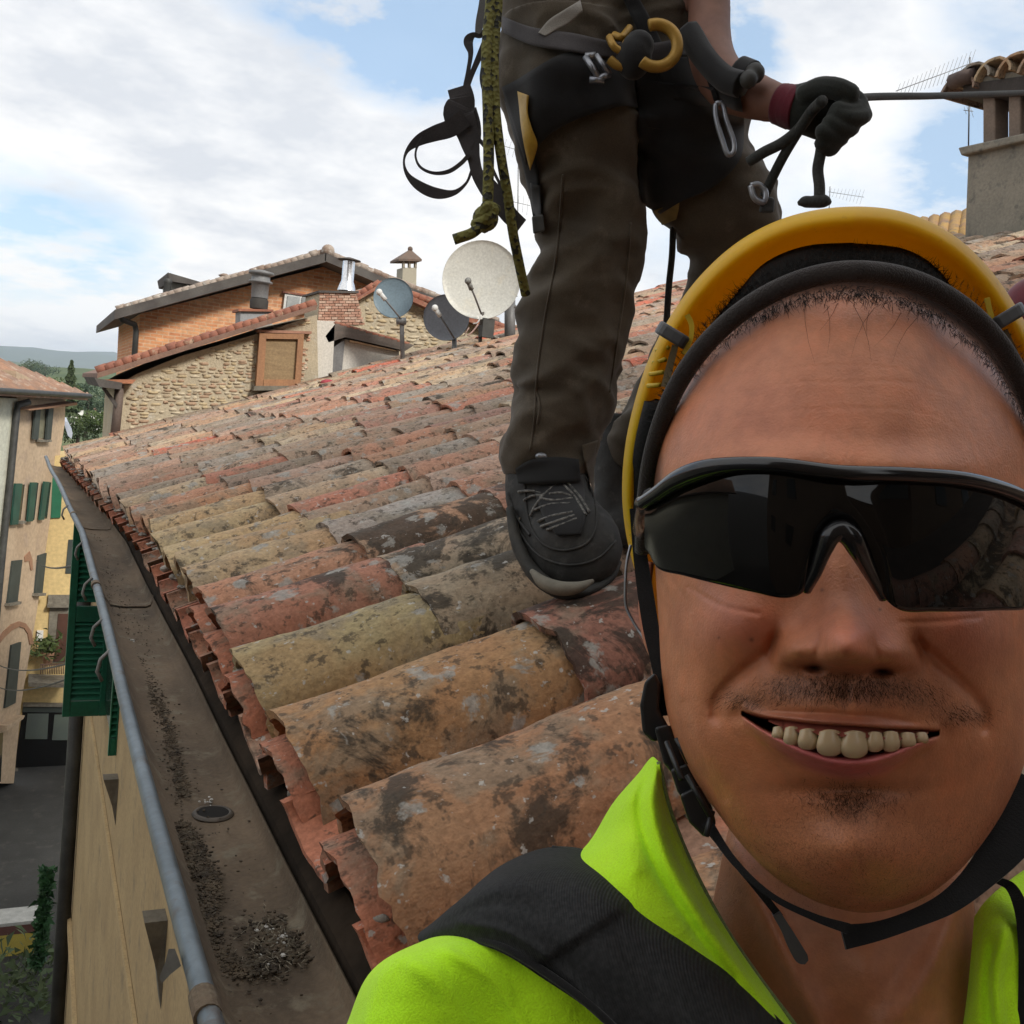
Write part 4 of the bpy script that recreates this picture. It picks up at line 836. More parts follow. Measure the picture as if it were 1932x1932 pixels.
# ================================================================== BUILDINGS BEHIND THE PHONE (they shade the near roof and show in the sunglasses)
bk_m = M('brown_plaster_back', (.22, .15, .10), (.17, .115, .08), .8, .9, .2, .02)
def backhouse(x0, x1, y, zt, label, wins):
    t = thing('facing_house', ((x0 + x1) / 2, y, GROUND), label, 'house'); k = MB(); k.box(((x0 + x1) / 2, y - 3, (GROUND + zt) / 2), (x1 - x0, 6, zt - GROUND)); k.build('wall', bk_m, t)
    k = MB(); k.box(((x0 + x1) / 2, y - 3, zt + .1), (x1 - x0 + .8, 6.8, .2)); k.build('roof', eavewood, t)
    for (wx_, wz) in wins:
        k = MB(); k.box((wx_, y + .02, wz), (1.0, .06, 1.5)); k.build('window', glass, t)
backhouse(-9, .1, -4.6, 8.5, 'brown plastered tall house behind the photographer, street side', [(-7, 1), (-4, 1), (-7, -2.5), (-4, -2.5)])
backhouse(2.7, 16, -4.2, 7.0, 'brown plastered tall house behind the photographer, roof side', [(2, 1.6), (5, 1.6), (8, 1.6)])

backhouse(-3, 6, -24, 2.6, 'low brown house far behind the photographer, seen through the gap', [])
hzm = bpy.data.materials.new('haze'); hzm.use_nodes = True; t = hzm.node_tree; t.nodes.clear(); vo_ = t.nodes.new('ShaderNodeVolumePrincipled'); vo_.inputs['Color'].default_value = (.78, .88, 1, 1); vo_.inputs['Density'].default_value = .00024; vo_.inputs['Anisotropy'].default_value = .2
t.links.new(vo_.outputs[0], t.nodes.new('ShaderNodeOutputMaterial').inputs['Volume'])
k = MB(); k.prism([(-5600, -450, -40), (6600, -450, -40), (6600, 5400, -40), (-5600, 5400, -40)], (0, 0, 170)); o = k.build('haze', hzm); tag(o, kind='stuff')
# ================================================================== FIGURE HELPERS
from mathutils.bvhtree import BVHTree
def loft(mb, secs, nseg=24, nlen=60, fold=0.0, fs=14.0, seed=0, cap=True, rel=1.0):
    """limb through sections (u, v, half width px, z, depth ratio)"""
    A = spline([(*s_, 1.0) if len(s_) == 4 else s_ for s_ in secs], nlen); V = []
    C_ = [Vector(P(a[0], a[1], a[3])) for a in A]
    for i, a in enumerate(A):
        t = (C_[min(i + 1, nlen - 1)] - C_[max(i - 1, 0)]).normalized(); w = C_[i].normalized(); lat = t.cross(w).normalized(); dep = lat.cross(t).normalized()
        r = a[2] * a[3] / F
        for k in range(nseg):
            an = 2 * PI * k / nseg; q = C_[i] + lat * math.cos(an) * r + dep * math.sin(an) * r * a[4]
            if fold:
                n_ = (q - C_[i]).normalized(); s_ = noise.fractal(Vector((q.x * fs * .5 + seed, q.y * fs * .5, q.z * fs)), .9, 2, 4); rd = 1 - abs(noise.noise(Vector((i * .055 * 110 / nlen + seed + .55 * math.cos(an), an * .55 + i * .02, 7.1)))) * 3.2; rd2 = 1 - abs(noise.noise(Vector((i * .13 * 110 / nlen + seed * 2 - .9 * math.cos(an - .8), an * .9, 1.3)))) * 3.2
                q = q + n_ * fold * (s_ * .45 + max(rd, -.6) * .55 + max(rd2, -.5) * .35) * min(1, i / 4, (nlen - 1 - i) / 4)
            V.append(q)
    Fc = [(i * nseg + k, i * nseg + (k + 1) % nseg, (i + 1) * nseg + (k + 1) % nseg, (i + 1) * nseg + k) for i in range(nlen - 1) for k in range(nseg)]
    if cap: Fc += [tuple(range(nseg))[::-1], tuple((nlen - 1) * nseg + k for k in range(nseg))]
    return mb.add(V, Fc)
def remesh(o, size, smooth=3, fac=.5):
    m = o.modifiers.new('r', 'REMESH'); m.mode = 'VOXEL'; m.voxel_size = size; m.use_smooth_shade = True
    if smooth: q = o.modifiers.new('s', 'SMOOTH'); q.iterations = smooth; q.factor = fac
    dg = bpy.context.evaluated_depsgraph_get(); dg.update(); me = bpy.data.meshes.new_from_object(o.evaluated_get(dg)); old = o.data; o.modifiers.clear(); mt = old.materials[0]; o.data = me
    me.materials.clear(); me.materials.append(mt); me.shade_smooth(); return o
def bvh(o):
    w = wloc(o); return BVHTree.FromPolygons([v.co + w for v in o.data.vertices], [tuple(p.vertices) for p in o.data.polygons])
ORG = Vector((0, 0, 0))
def onto(T, u, v, off=0.0, zdef=None):
    """point where the sight line through (u, v) meets the surface, lifted by off"""
    d = Vector(ray(u, v)).normalized(); best = None
    for t in (T if isinstance(T, (list, tuple)) else [T]):
        h = t.ray_cast(ORG, d)
        if h[0] is not None and (best is None or h[0].length < best.length): best = h[0]
    if best is None: return Vector(P(u, v, zdef)) if zdef else None
    return best - d * off
def band(T, e1, e2, name, m, parent, off=.006, th=.004, n=40, k=8, z=None, rib=0.0, smooth_z=True):
    """cloth or webbing lying on a surface between two pixel curves"""
    A = spline(e1, n); B = spline(e2, n); G = []
    zz = np.zeros((n, k + 1)); 
    for i in range(n):
        for j in range(k + 1):
            t = j / k; uv = A[i] * (1 - t) + B[i] * t
            p = onto(T, uv[0], uv[1], 0) if T is not None else None
            zz[i, j] = (RM[:, 2] @ np.array(p)) if p is not None else np.nan
    if z is not None and T is None:
        zs = np.interp(np.linspace(0, 1, n), np.linspace(0, 1, len(z)), z); zz[:] = zs[:, None]
    med = np.nanmedian(zz) if np.isfinite(zz).any() else 1.8
    for i in range(n):
        for j in range(k + 1):
            if not np.isfinite(zz[i, j]):
                near_ = zz[i][np.isfinite(zz[i])]; zz[i, j] = (near_.max() if len(near_) else med) + .01
    if smooth_z:
        for _ in range(3): zz[1:-1] = (zz[:-2] + 2 * zz[1:-1] + zz[2:]) / 4; zz[:, 1:-1] = (zz[:, :-2] + 2 * zz[:, 1:-1] + zz[:, 2:]) / 4
    V = []
    for o_ in (off + th, off):
        for i in range(n):
            for j in range(k + 1):
                t = j / k; uv = A[i] * (1 - t) + B[i] * t; V.append(P(uv[0], uv[1], zz[i, j] - o_ + (.0015 if j in (0, k) and o_ > off else 0) - rib * (math.sin(j * PI) ** 2)))
    S = n * (k + 1); w = k + 1; Fc = []
    for i in range(n - 1):
        for j in range(k): a = i * w + j; Fc += [(a, a + 1, a + w + 1, a + w), (S + a, S + a + w, S + a + w + 1, S + a + 1)]
        a = i * w; Fc += [(a, a + w, S + a + w, S + a)]; a = i * w + k; Fc += [(a, S + a, S + a + w, a + w)]
    for j in range(k): Fc += [(j, S + j, S + j + 1, j + 1)]; a = (n - 1) * w + j; Fc += [(a, a + 1, S + a + 1, S + a)]
    return mesh(name, V, Fc, m, parent, True)
def fabric(name, c1, c2, weave=900, rough=.9, scale=9, bmp=.25, sheen=.2, c3=None):
    m, t, b = newmat(name); vec = node(t, 'ShaderNodeTexCoord').outputs['Object']; a = noise_n(t, vec, scale, 6, .6); g = noise_n(t, vec, weave, 2, .5); col = ramp(t, a, [(.35, c1), (.65, c2)])
    if c3: col = mixc(t, ramp(t, noise_n(t, vec, scale * 1.7, 7, .65), [(.57, 0.0), (.68, .8)]), col, c3)
    col = mixc(t, .5, col, mixc(t, 1.0, col, ramp(t, g, [(.3, .55), (.7, 1.4)]), 'MULTIPLY')); t.links.new(col, b.inputs['Base Color']); b.inputs['Roughness'].default_value = rough; b.inputs['Sheen Weight'].default_value = sheen
    b.inputs['Specular IOR Level'].default_value = .2
    bump(t, b, math_n(t, 'ADD', a, math_n(t, 'MULTIPLY', g, .6)), bmp, .002); return m
# ================================================================== THE MAN STANDING ON THE TILES
khaki = fabric('dark_khaki_cloth', (.098, .077, .053), (.068, .054, .038), 700, c3=(.13, .105, .078)); blackweb = fabric('black_webbing', (.024, .024, .025), (.015, .015, .016), 900); skin_far = M('tanned_skin', (.25, .12, .08), (.21, .10, .07), 30, .6, .2, .001)
greyweb = fabric('grey_black_webbing', (.085, .078, .080), (.055, .05, .053), 800)
yel_p = M('yellow_plastic', (.55, .33, .03), (.48, .28, .03), 12, .45, .1); gold = M('gold_anodised', (.42, .24, .04), (.33, .19, .03), 20, .45, .1, metal=.3); steel = M('dull_steel', (.35, .36, .38), (.22, .23, .26), 25, .35, .1, metal=.8)
man = thing('person', P(1062, 1120, 1.80), 'person standing on the tiles in dark trousers and climbing harness, gloved hand on rope', 'person')
bd = MB()      # one continuous body: legs, hips, trunk, head, arms
legL = [(1115, 60, 90, 1.82, 1), (1088, 250, 88, 1.84, 1), (1108, 400, 74, 1.86, 1), (1100, 560, 68, 1.88, 1), (1066, 720, 62, 1.90, 1), (1036, 880, 45, 1.91, 1), (1045, 960, 45, 1.90, 1)]
legR = [(1200, 60, 95, 1.86, 1), (1290, 280, 80, 1.92, 1), (1390, 440, 68, 1.97, 1), (1330, 640, 55, 2.06, 1), (1240, 780, 45, 2.12, 1), (1175, 900, 40, 2.15, 1), (1165, 960, 38, 2.14, 1)]
loft(bd, legL, 16, 30); loft(bd, legR, 16, 30)
loft(bd, [(1150, 190, 100, 1.84, .8), (1140, 60, 165, 1.83, .65), (1130, -120, 150, 1.82, .62), (1130, -300, 170, 1.81, .6), (1140, -440, 190, 1.80, .5), (1150, -510, 90, 1.80, .7), (1155, -570, 58, 1.79, 1), (1160, -640, 80, 1.79, 1.2), (1160, -730, 88, 1.79, 1.2), (1160, -800, 50, 1.79, 1)], 20, 40)
loft(bd, [(1290, -430, 60, 1.80, 1), (1325, -200, 50, 1.78, 1), (1338, 0, 40, 1.74, 1), (1343, 110, 44, 1.70, 1), (1372, 160, 46, 1.66, 1), (1430, 184, 42, 1.62, 1), (1500, 203, 31, 1.58, 1), (1530, 210, 30, 1.57, 1)], 16, 34)
loft(bd, [(985, -430, 60, 1.80, 1), (945, -280, 50, 1.80, 1), (985, -170, 42, 1.74, 1), (1070, -200, 34, 1.66, 1)], 14, 20)
body = bd.build('body', skin_far, man, True); remesh(body, .010, 4)
tb = MB()
loft(tb, [(1085, 60, 140, 1.82, .85), (1072, 150, 124, 1.82, .95), (1082, 250, 116, 1.83, 1), (1104, 350, 98, 1.85, 1), (1114, 450, 93, 1.87, 1), (1101, 530, 96, 1.88, 1), (1085, 600, 98, 1.89, 1), (1068, 680, 93, 1.90, 1), (1062, 750, 90, 1.91, 1), (1040, 805, 87, 1.91, 1), (1033, 850, 86, 1.91, 1), (1029, 882, 82, 1.91, 1.08), (1027, 902, 78, 1.91, 1.08)], 56, 150, .019, 13, 2)
loft(tb, [(1215, 60, 120, 1.86, .9), (1275, 200, 118, 1.88, 1), (1312, 300, 108, 1.92, 1), (1368, 400, 98, 1.96, 1), (1390, 480, 84, 1.99, 1), (1330, 640, 66, 2.06, 1), (1240, 780, 58, 2.12, 1), (1185, 880, 52, 2.15, 1)], 40, 100, .018, 14, 8)
loft(tb, [(1160, 180, 130, 1.84, .8), (1140, 90, 180, 1.84, .65), (1128, 0, 186, 1.83, .62), (1124, -90, 165, 1.82, .62)], 34, 30, .008, 12, 5)
trousers = tb.build('trousers', khaki, man, True); remesh(trousers, .0055, 1, .35)
sb_ = MB(); loft(sb_, [(1126, -10, 176, 1.83, .66), (1126, -150, 162, 1.82, .66), (1130, -300, 182, 1.81, .62), (1140, -440, 200, 1.80, .52), (1150, -500, 100, 1.80, .7)], 30, 40, .008, 12, 4)
loft(sb_, [(1285, -420, 72, 1.80, 1), (1310, -250, 64, 1.79, 1), (1322, -80, 56, 1.77, 1), (1327, -12, 52, 1.75, 1)], 20, 20, .006, 12, 4); loft(sb_, [(985, -430, 66, 1.80, 1), (945, -280, 56, 1.80, 1)], 20, 14, .005)
shirt2 = sb_.build('shirt', fabric('brown_shirt', (.12, .085, .07), (.08, .06, .05)), man, True); remesh(shirt2, .008, 3)
TT = [bvh(trousers), bvh(body)]
for nm, pth in (('side_seam', [(1062, 330), (1050, 480), (1028, 600), (1012, 720), (1008, 790), (1000, 850)]), ('pocket_seam', [(1010, 735), (1018, 760), (1014, 800)]), ('inner_seam', [(1190, 420), (1182, 520), (1165, 640), (1150, 740)])):
    k = MB(); k.tube([onto(TT, a[0], a[1], .0012, 1.85) for a in spline(pth, 60)], .0022, 6); k.build(nm, khaki, trousers, True)
# straps of the harness
band(TT, [(946, 165), (975, 150), (1010, 128), (1060, 102), (1110, 96), (1160, 118), (1196, 150)], [(992, 310), (1008, 285), (1040, 252), (1090, 225), (1140, 208), (1185, 200), (1204, 205)], 'thigh_strap', blackweb, man, .008, .01, 50, 10)
band(TT, [(950, 185), (966, 245), (985, 310), (1000, 380), (1010, 436)], [(1006, 230), (1012, 300), (1016, 350), (1021, 400), (1022, 440)], 'side_strap', blackweb, man, .004, .008)
band(TT, [(1206, 150), (1206, 240), (1206, 330), (1214, 384), (1246, 404)], [(1395, 170), (1404, 240), (1396, 300), (1350, 350), (1282, 382)], 'thigh_strap', blackweb, man, .008, .01, 50, 12)
band(TT, [(1195, 100), (1200, 160), (1208, 240)], [(1330, 110), (1350, 170), (1380, 260)], 'leg_loop', blackweb, man, .004, .012)
band(TT, [(946, 30), (1000, 50), (1080, 62), (1160, 78), (1240, 80), (1320, 60)], [(950, 62), (1000, 84), (1080, 98), (1160, 112), (1240, 118), (1325, 95)], 'waist_belt', greyweb, man, .014, .01, 60, 6)
band(TT, [(1160, -30), (1195, 40), (1225, 110), (1262, 190)], [(1188, -34), (1228, 36), (1262, 108), (1300, 186)], 'hip_strap', blackweb, man, .010, .008)
band(TT, [(1015, 62), (1035, 38), (1062, 20), (1095, 0)], [(1030, 68), (1048, 58), (1075, 44), (1100, 22)], 'pale_pocket_flap', fabric('pale_cloth', (.30, .28, .25), (.25, .23, .2)), man, .02, .006)
band([bvh(trousers)], [(976, 172), (979, 200), (983, 240), (992, 290), (1000, 322)], [(998, 180), (996, 212), (1003, 240), (1014, 272), (1006, 305)], 'yellow_patch', yel_p, man, .022, .006, 24, 4)
band([bvh(trousers)], [(1230, 398), (1240, 410), (1249, 425)], [(1282, 381), (1280, 398), (1276, 414)], 'yellow_patch', M('dull_yellow_patch', (.30, .22, .07)), man, .012, .006, 10, 4)
band(TT, [(1000, 345), (1004, 390), (1010, 436)], [(1020, 350), (1021, 396), (1024, 440)], 'elastic_strap', blackweb, man, .008, .01)
k = MB(); k.prism([P(1003, 408, 1.75), P(1025, 404, 1.75), P(1028, 436, 1.75), P(1006, 442, 1.75)], ray(1010, 420) * .03); o = k.build('side_buckle', dp_m, man); bevel(o, .003)
def tubepx(pts, r, name, m, parent, seg=8, n=40):
    A = spline(pts, n); k = MB(); k.tube([P(*a[:3]) for a in A], [r * (a[3] if A.shape[1] > 3 else 1) for a in A], seg); return k.build(name, m, parent, True)
# big yellow carabiner ring, the buckle, small gold pieces
ring = [(1238 + 40 * math.cos(a), 86 + 40 * math.sin(a), 1.62) for a in np.linspace(-1.9, 2.3, 30)]; tubepx(ring, .0095, 'yellow_ring', gold, man, 12, 60)
tubepx([(1150, 70, 1.66), (1156, 84, 1.65), (1163, 92, 1.65), (1176, 96, 1.65), (1180, 82, 1.65), (1186, 72, 1.66)], .0065, 'gold_fitting', gold, man)
tubepx([(1158, 66, 1.66), (1172, 70, 1.65), (1180, 62, 1.66), (1188, 52, 1.67)], .006, 'gold_fitting', gold, man)
k = MB()
for (a, b) in (((1104, 106), (1130, 148)), ((1124, 104), (1150, 140)), ((1104, 106), (1124, 104)), ((1130, 148), (1150, 140)), ((1112, 150), (1140, 152))): k.tube([P(*a, 1.665), P(*b, 1.665)], .0055, 6)
k.build('steel_buckle', steel, man, True); tubepx([(1150, 112, 1.655), (1162, 122, 1.655), (1176, 126, 1.655)], .008, 'gold_fitting', gold, man)
k = MB(); k.ball(P(1196, 108, 1.66), .03, 12, 8, (1, 1, 1.2)); k.ball(P(1205, 88, 1.66), .026, 10, 8); o = k.build('harness_centre_knot', blackweb, man, True); remesh(o, .004, 2)
car = spline([(1350, 196, 1.60), (1360, 194, 1.60), (1370, 225, 1.60), (1384, 285, 1.60), (1376, 293, 1.60), (1362, 262, 1.60), (1350, 215, 1.60), (1350, 196, 1.60)], 50); k = MB(); k.tube([P(*a) for a in car], .0042, 8); k.build('steel_carabiner', steel, man, True)
tubepx([(1300, 60, 1.66), (1330, 110, 1.63), (1370, 150, 1.60), (1400, 160, 1.58)], .02, 'sling', blackweb, man, 8)
k = MB(); k.ball(P(1424, 138, 1.57), .016, 10, 8); k.ball(P(1412, 150, 1.56), .014, 10, 8); o = k.build('strap_toggle', dp_m, man, True); remesh(o, .003, 2)
loft_b = MB(); loft(loft_b, [(1388, 158, 50, 1.645, 1), (1412, 166, 49, 1.635, 1)], 24, 8); loft_b.build('arm_strap', blackweb, man, True)
cf = MB(); loft(cf, [(1470, 196, 37, 1.60, 1.05), (1500, 203, 40, 1.585, 1.05), (1510, 205, 41, 1.58, 1.05)], 24, 14, .002); cf.build('red_cuff', fabric('red_knit', (.13, .018, .03), (.09, .015, .025)), man, True)
# glove closed round the rope: palm, four bent fingers of different length, thumb
gl = MB(); loft(gl, [(1496, 205, 42, 1.585, .9), (1530, 205, 50, 1.575, .8), (1565, 208, 55, 1.565, .7), (1598, 205, 46, 1.56, .6)], 20, 20)
for pts, r in (([(1580, 172, 1.545), (1612, 184, 1.535), (1624, 200, 1.53), (1606, 212, 1.515), (1580, 208, 1.51)], .0128), ([(1590, 198, 1.55), (1624, 208, 1.535), (1630, 218, 1.525), (1602, 222, 1.51), (1576, 216, 1.51)], .0130),
               ([(1578, 222, 1.55), (1604, 232, 1.535), (1606, 243, 1.525), (1584, 240, 1.512), (1566, 232, 1.51)], .0128), ([(1566, 240, 1.55), (1588, 254, 1.54), (1586, 262, 1.53), (1566, 256, 1.515), (1552, 248, 1.51)], .0120), ([(1552, 252, 1.55), (1574, 274, 1.54), (1566, 282, 1.535), (1550, 270, 1.52)], .0112),
               ([(1520, 178, 1.55), (1548, 166, 1.53), (1580, 168, 1.515), (1602, 178, 1.515)], .0165)):
    gl.tube([P(*a) for a in spline(pts, 14)], r, 10); 
    for e_ in (pts[0], pts[-1]): gl.ball(P(*e_), r, 8, 6)
glove = gl.build('glove', fabric('dark_green_glove', (.030, .034, .030), (.020, .022, .02), 500), man, True); remesh(glove, .0026, 2)
# boots
bt_m = M('black_boot_leather', (.020, .020, .019), (.034, .032, .029), 18, .75, .5, .003, c3=(.05, .047, .042), fine=120); sole_m = M('rubber_sole', (.05, .047, .04), (.03, .03, .028), 20, .85, .4); toe_m = M('pale_rubber', (.20, .18, .14), (.13, .12, .095), 14, .85, .4)
bb = MB(); loft(bb, [(1034, 868, 74, 1.91, 1), (1032, 915, 80, 1.905, 1.1), (1042, 960, 78, 1.885, 1.1), (1062, 1000, 84, 1.845, .95), (1084, 1034, 90, 1.81, .9), (1106, 1062, 82, 1.785, .75), (1122, 1082, 64, 1.775, .6), (1132, 1096, 38, 1.775, .5)], 30, 50, .003, 20, 1)
boot = bb.build('boot', bt_m, man, True); remesh(boot, .005, 2); TB = bvh(boot)
s_ = MB(); loft(s_, [(962, 960, 8, 1.84, 1.6), (976, 1025, 11, 1.81, 2), (1006, 1080, 14, 1.775, 2), (1052, 1114, 14, 1.745, 2.2), (1106, 1116, 10, 1.75, 2.2), (1150, 1092, 8, 1.785, 2), (1168, 1062, 5, 1.81, 1.8)], 14, 50, .002, 30); s_.build('sole', sole_m, boot, True)
s_ = MB(); loft(s_, [(1004, 1078, 5, 1.738, 1.4), (1024, 1098, 12, 1.715, 1.4), (1056, 1110, 14, 1.700, 1.4), (1090, 1108, 11, 1.70, 1.4), (1118, 1096, 4, 1.715, 1.4)], 12, 30); s_.build('toe_guard', toe_m, boot, True)
band([TB], [(966, 980), (970, 1000), (978, 1018)], [(982, 976), (979, 992), (984, 1008)], 'pale_logo_patch', toe_m, boot, .004, .003, 12, 3)
def bt_line(pts, r, m, nm, off=.002): k = MB(); k.tube([onto([TB], a[0], a[1], off, 1.85) for a in spline(pts, 40)], r, 8); k.build(nm, m, boot, True)
band([bvh(trousers), TB], [(972, 884), (1000, 868), (1050, 862), (1092, 866)], [(978, 912), (1010, 914), (1060, 912), (1096, 908)], 'cuff_shade_patch', M('sock_and_cuff_shade', (.006, .006, .006), bmp=0), man, .012, .004, 20, 6)  # black patch paints the sock and the shade inside the cuff as one
bt_line([(990, 905), (992, 950), (1004, 1000), (1030, 1030), (1070, 1038), (1110, 1022), (1126, 985), (1118, 930), (1104, 900)], .0022, bt_m, 'lace_panel_seam')
bt_line([(962, 960), (985, 1010), (1020, 1050), (1075, 1066), (1130, 1052), (1162, 1020)], .0022, bt_m, 'toe_cap_seam')
bt_line([(958, 930), (975, 975), (1000, 1010)], .003, bt_m, 'heel_seam')
band([TB], [(1004, 898), (1012, 940), (1030, 985), (1050, 1010)], [(1100, 896), (1104, 936), (1104, 980), (1096, 1008)], 'tongue', blackweb, boot, .003, .006, 24, 8)
lace = M('grey_lace', (.22, .21, .19), (.03, .03, .03), 160, .8, .2)
lc = [((978, 928), (1000, 926), (1022, 930)), ((988, 944), (1004, 936), (1022, 934)), ((1000, 974), (1010, 954), (1030, 930)), ((1008, 962), (1036, 952), (1076, 950)), ((1014, 984), (1040, 974), (1080, 966)), ((1020, 994), (1048, 984), (1084, 972)), ((1032, 1000), (1058, 990), (1088, 978)), ((1024, 914), (1038, 920), (1056, 910)), ((1036, 932), (1060, 930), (1078, 936)), ((1062, 914), (1082, 934), (1106, 972)), ((1070, 910), (1096, 940), (1112, 966)), ((1050, 912), (1034, 926), (1018, 938)), ((1018, 940), (1044, 944), (1080, 940))]
for L_ in lc:
    A = spline([(*a,) for a in L_], 14); pts = []
    for a in A: q = onto(TB, a[0], a[1], .006, 1.85); pts.append(q)
    k = MB(); k.tube(pts, .0026, 6); k.build('lace', lace, boot, True)
k = MB(); q = onto(TT, 1021, 861, .006, 1.8); k.ball(q, .012, 10, 6, (1, .6, .6)); k.build('press_stud', steel, man, True)
b2 = MB(); loft(b2, [(1160, 785, 30, 2.16, 1), (1158, 850, 36, 2.15, 1), (1154, 920, 34, 2.13, 1), (1156, 975, 34, 2.11, 1), (1176, 1000, 32, 2.08, 1), (1205, 1012, 26, 2.05, .8)], 20, 30, .003, 20, 3)
boot2 = b2.build('boot', bt_m, man, True); remesh(boot2, .006, 2)
# trouser hem flap
band([bvh(trousers), TB], [(1098, 840), (1104, 880), (1112, 905), (1118, 925)], [(1128, 830), (1122, 870), (1121, 900), (1120, 928)], 'hem_flap', khaki, man, .01, .005, 20, 4)
# ---- ropes and webbing (things of their own)
m_r, t_, b_ = newmat('yellow_green_rope'); vec = node(t_, 'ShaderNodeTexCoord').outputs['Object']; vo = node(t_, 'ShaderNodeTexVoronoi'); vo.inputs['Scale'].default_value = 150; t_.links.new(vec, vo.inputs['Vector'])
sepc = node(t_, 'ShaderNodeSeparateColor'); t_.links.new(vo.outputs['Color'], sepc.inputs[0]); colr = ramp(t_, sepc.outputs[0], [(.22, (.022, .022, .012)), (.26, (.17, .16, .035))]); 
t_.links.new(mixc(t_, .5, colr, mixc(t_, 1.0, colr, ramp(t_, noise_n(t_, vec, 60), [(.3, .6), (.7, 1.3)]), 'MULTIPLY')), b_.inputs['Base Color']); b_.inputs['Roughness'].default_value = .8; bump(t_, b_, vo.outputs['Distance'], .8, .004)
rope = thing('climbing_rope', P(915, 412, 1.62), 'yellow-green flecked rope hanging in two strands with a stopper knot', 'rope')
tubepx([(924, -260, 1.64), (926, 0, 1.63), (918, 100, 1.62), (921, 220, 1.615), (922, 300, 1.615), (920, 390, 1.615)], .0088, 'strand', m_r, rope, 12, 60)
tubepx([(936, -260, 1.645), (939, 0, 1.635), (932, 100, 1.625), (935, 210, 1.62), (946, 300, 1.625), (958, 370, 1.64), (968, 440, 1.66), (980, 500, 1.69), (992, 556, 1.72)], .0082, 'strand', m_r, rope, 12, 90)
tubepx([(910, 424, 1.60), (890, 440, 1.60), (868, 448, 1.60), (856, 452, 1.60)], .0085, 'loose_end', m_r, rope, 12, 20)
kn = MB()
for ph in range(3):
    pts = [np.array(P(916, 412, 1.61)) + np.array([.014 * math.cos(a) * math.cos(ph * 1.05) , .013 * math.sin(a + ph), .014 * math.cos(a + ph * 2.1) + .002]) for a in np.linspace(0, 2 * PI, 22)]; kn.tube(pts, .0092, 10)
kn.ball(P(916, 412, 1.61), .0205, 16, 12); kn.build('stopper_knot', m_r, rope, True)
# flat webbing: pixel path with half width, laid facing the lens with thickness
def webbing(paths, name, m, parent=None, th=.0025, n=60):
    out_ = []
    for pts in paths:
        A = spline(pts, n); V = []; Cs = [Vector(P(a[0], a[1], a[2])) for a in A]
        for i, a in enumerate(A):
            t = (Cs[min(i + 1, n - 1)] - Cs[max(i - 1, 0)]).normalized(); w = Cs[i].normalized(); lat = t.cross(w).normalized(); nn_ = lat.cross(t).normalized()
            tw = a[4] if A.shape[1] > 4 else 0; lat2 = lat * math.cos(tw) + nn_ * math.sin(tw); n2 = nn_ * math.cos(tw) - lat * math.sin(tw); h = a[3] * a[2] / F
            V += [Cs[i] + lat2 * h + n2 * th, Cs[i] - lat2 * h + n2 * th, Cs[i] - lat2 * h - n2 * th, Cs[i] + lat2 * h - n2 * th]
        Fc = [(i * 4 + k, i * 4 + (k + 1) % 4, i * 4 + 4 + (k + 1) % 4, i * 4 + 4 + k) for i in range(n - 1) for k in range(4)] + [(0, 1, 2, 3), (n * 4 - 1, n * 4 - 2, n * 4 - 3, n * 4 - 4)]
        out_.append(mesh(name, V, Fc, m, parent, False))
    return out_
wb_ = thing('webbing_sling', P(868, 220, 1.66), 'tangle of dark grey webbing loops hanging beside the yellow rope', 'sling'); zz_ = 1.66
webbing([[(915, 60, zz_, 6), (905, 68, zz_, 4), (894, 66, zz_, 5), (884, 76, zz_, 9), (888, 100, zz_, 5), (884, 130, zz_, 4), (878, 165, zz_, 5)],
         [(916, 80, zz_, 7), (905, 105, zz_, 6), (890, 140, zz_, 5), (878, 170, zz_, 6)],
         [(866, 165, zz_, 22), (872, 190, zz_, 24), (866, 214, zz_, 30), (880, 245, zz_, 22), (888, 275, zz_, 17), (894, 300, zz_, 12), (902, 330, zz_, 12), (922, 355, zz_, 18), (945, 385, zz_, 17), (965, 410, zz_, 16), (984, 426, zz_, 14)],
         [(878, 222, zz_ - .01, 16), (850, 242, zz_ - .01, 16), (820, 252, zz_, 14), (790, 265, zz_, 10), (768, 285, zz_, 3.5), (762, 305, zz_, 2), (768, 328, zz_, 4), (790, 350, zz_, 9), (825, 365, zz_, 10), (858, 363, zz_, 5), (880, 345, zz_, 2.5), (890, 322, zz_, 3)],
         [(800, 262, zz_ - .005, 6), (788, 275, zz_ - .005, 2.5), (784, 295, zz_ - .005, 2), (792, 314, zz_ - .005, 2.5), (815, 326, zz_ - .005, 3), (845, 324, zz_ - .005, 4), (870, 308, zz_ - .005, 4), (885, 292, zz_ - .005, 4)],
         [(893, 205, zz_, 6), (902, 235, zz_, 5), (902, 262, zz_, 5), (892, 285, zz_, 6)], [(903, 262, zz_, 4), (916, 280, zz_, 3), (930, 320, zz_, 3), (944, 350, zz_, 3), (954, 380, zz_, 4)], [(912, 120, zz_, 4), (908, 150, zz_, 3), (915, 175, zz_, 4), (922, 190, zz_, 4)]], 'loop', greyweb, wb_)
webbing([[(918, -40, 1.70, 9), (912, 10, 1.70, 9), (905, 45, 1.70, 8), (900, 68, 1.70, 4)]], 'grey_tape', fabric('pale_grey_tape', (.2, .2, .2), (.14, .14, .14)), wb_)
rdk = fabric('dark_grey_rope', (.05, .052, .048), (.03, .032, .03), 260, bmp=.8)
r2_ = thing('taut_rope', P(1700, 183, 1.8), 'taut dark rope running from the gloved hand to the right past the chimney', 'rope')
tubepx([(1580, 188, 1.53), (1640, 183, 1.62), (1760, 181, 1.85), (1932, 175, 2.3), (2100, 168, 2.9)], .0062, 'strand', rdk, r2_, 10, 60)
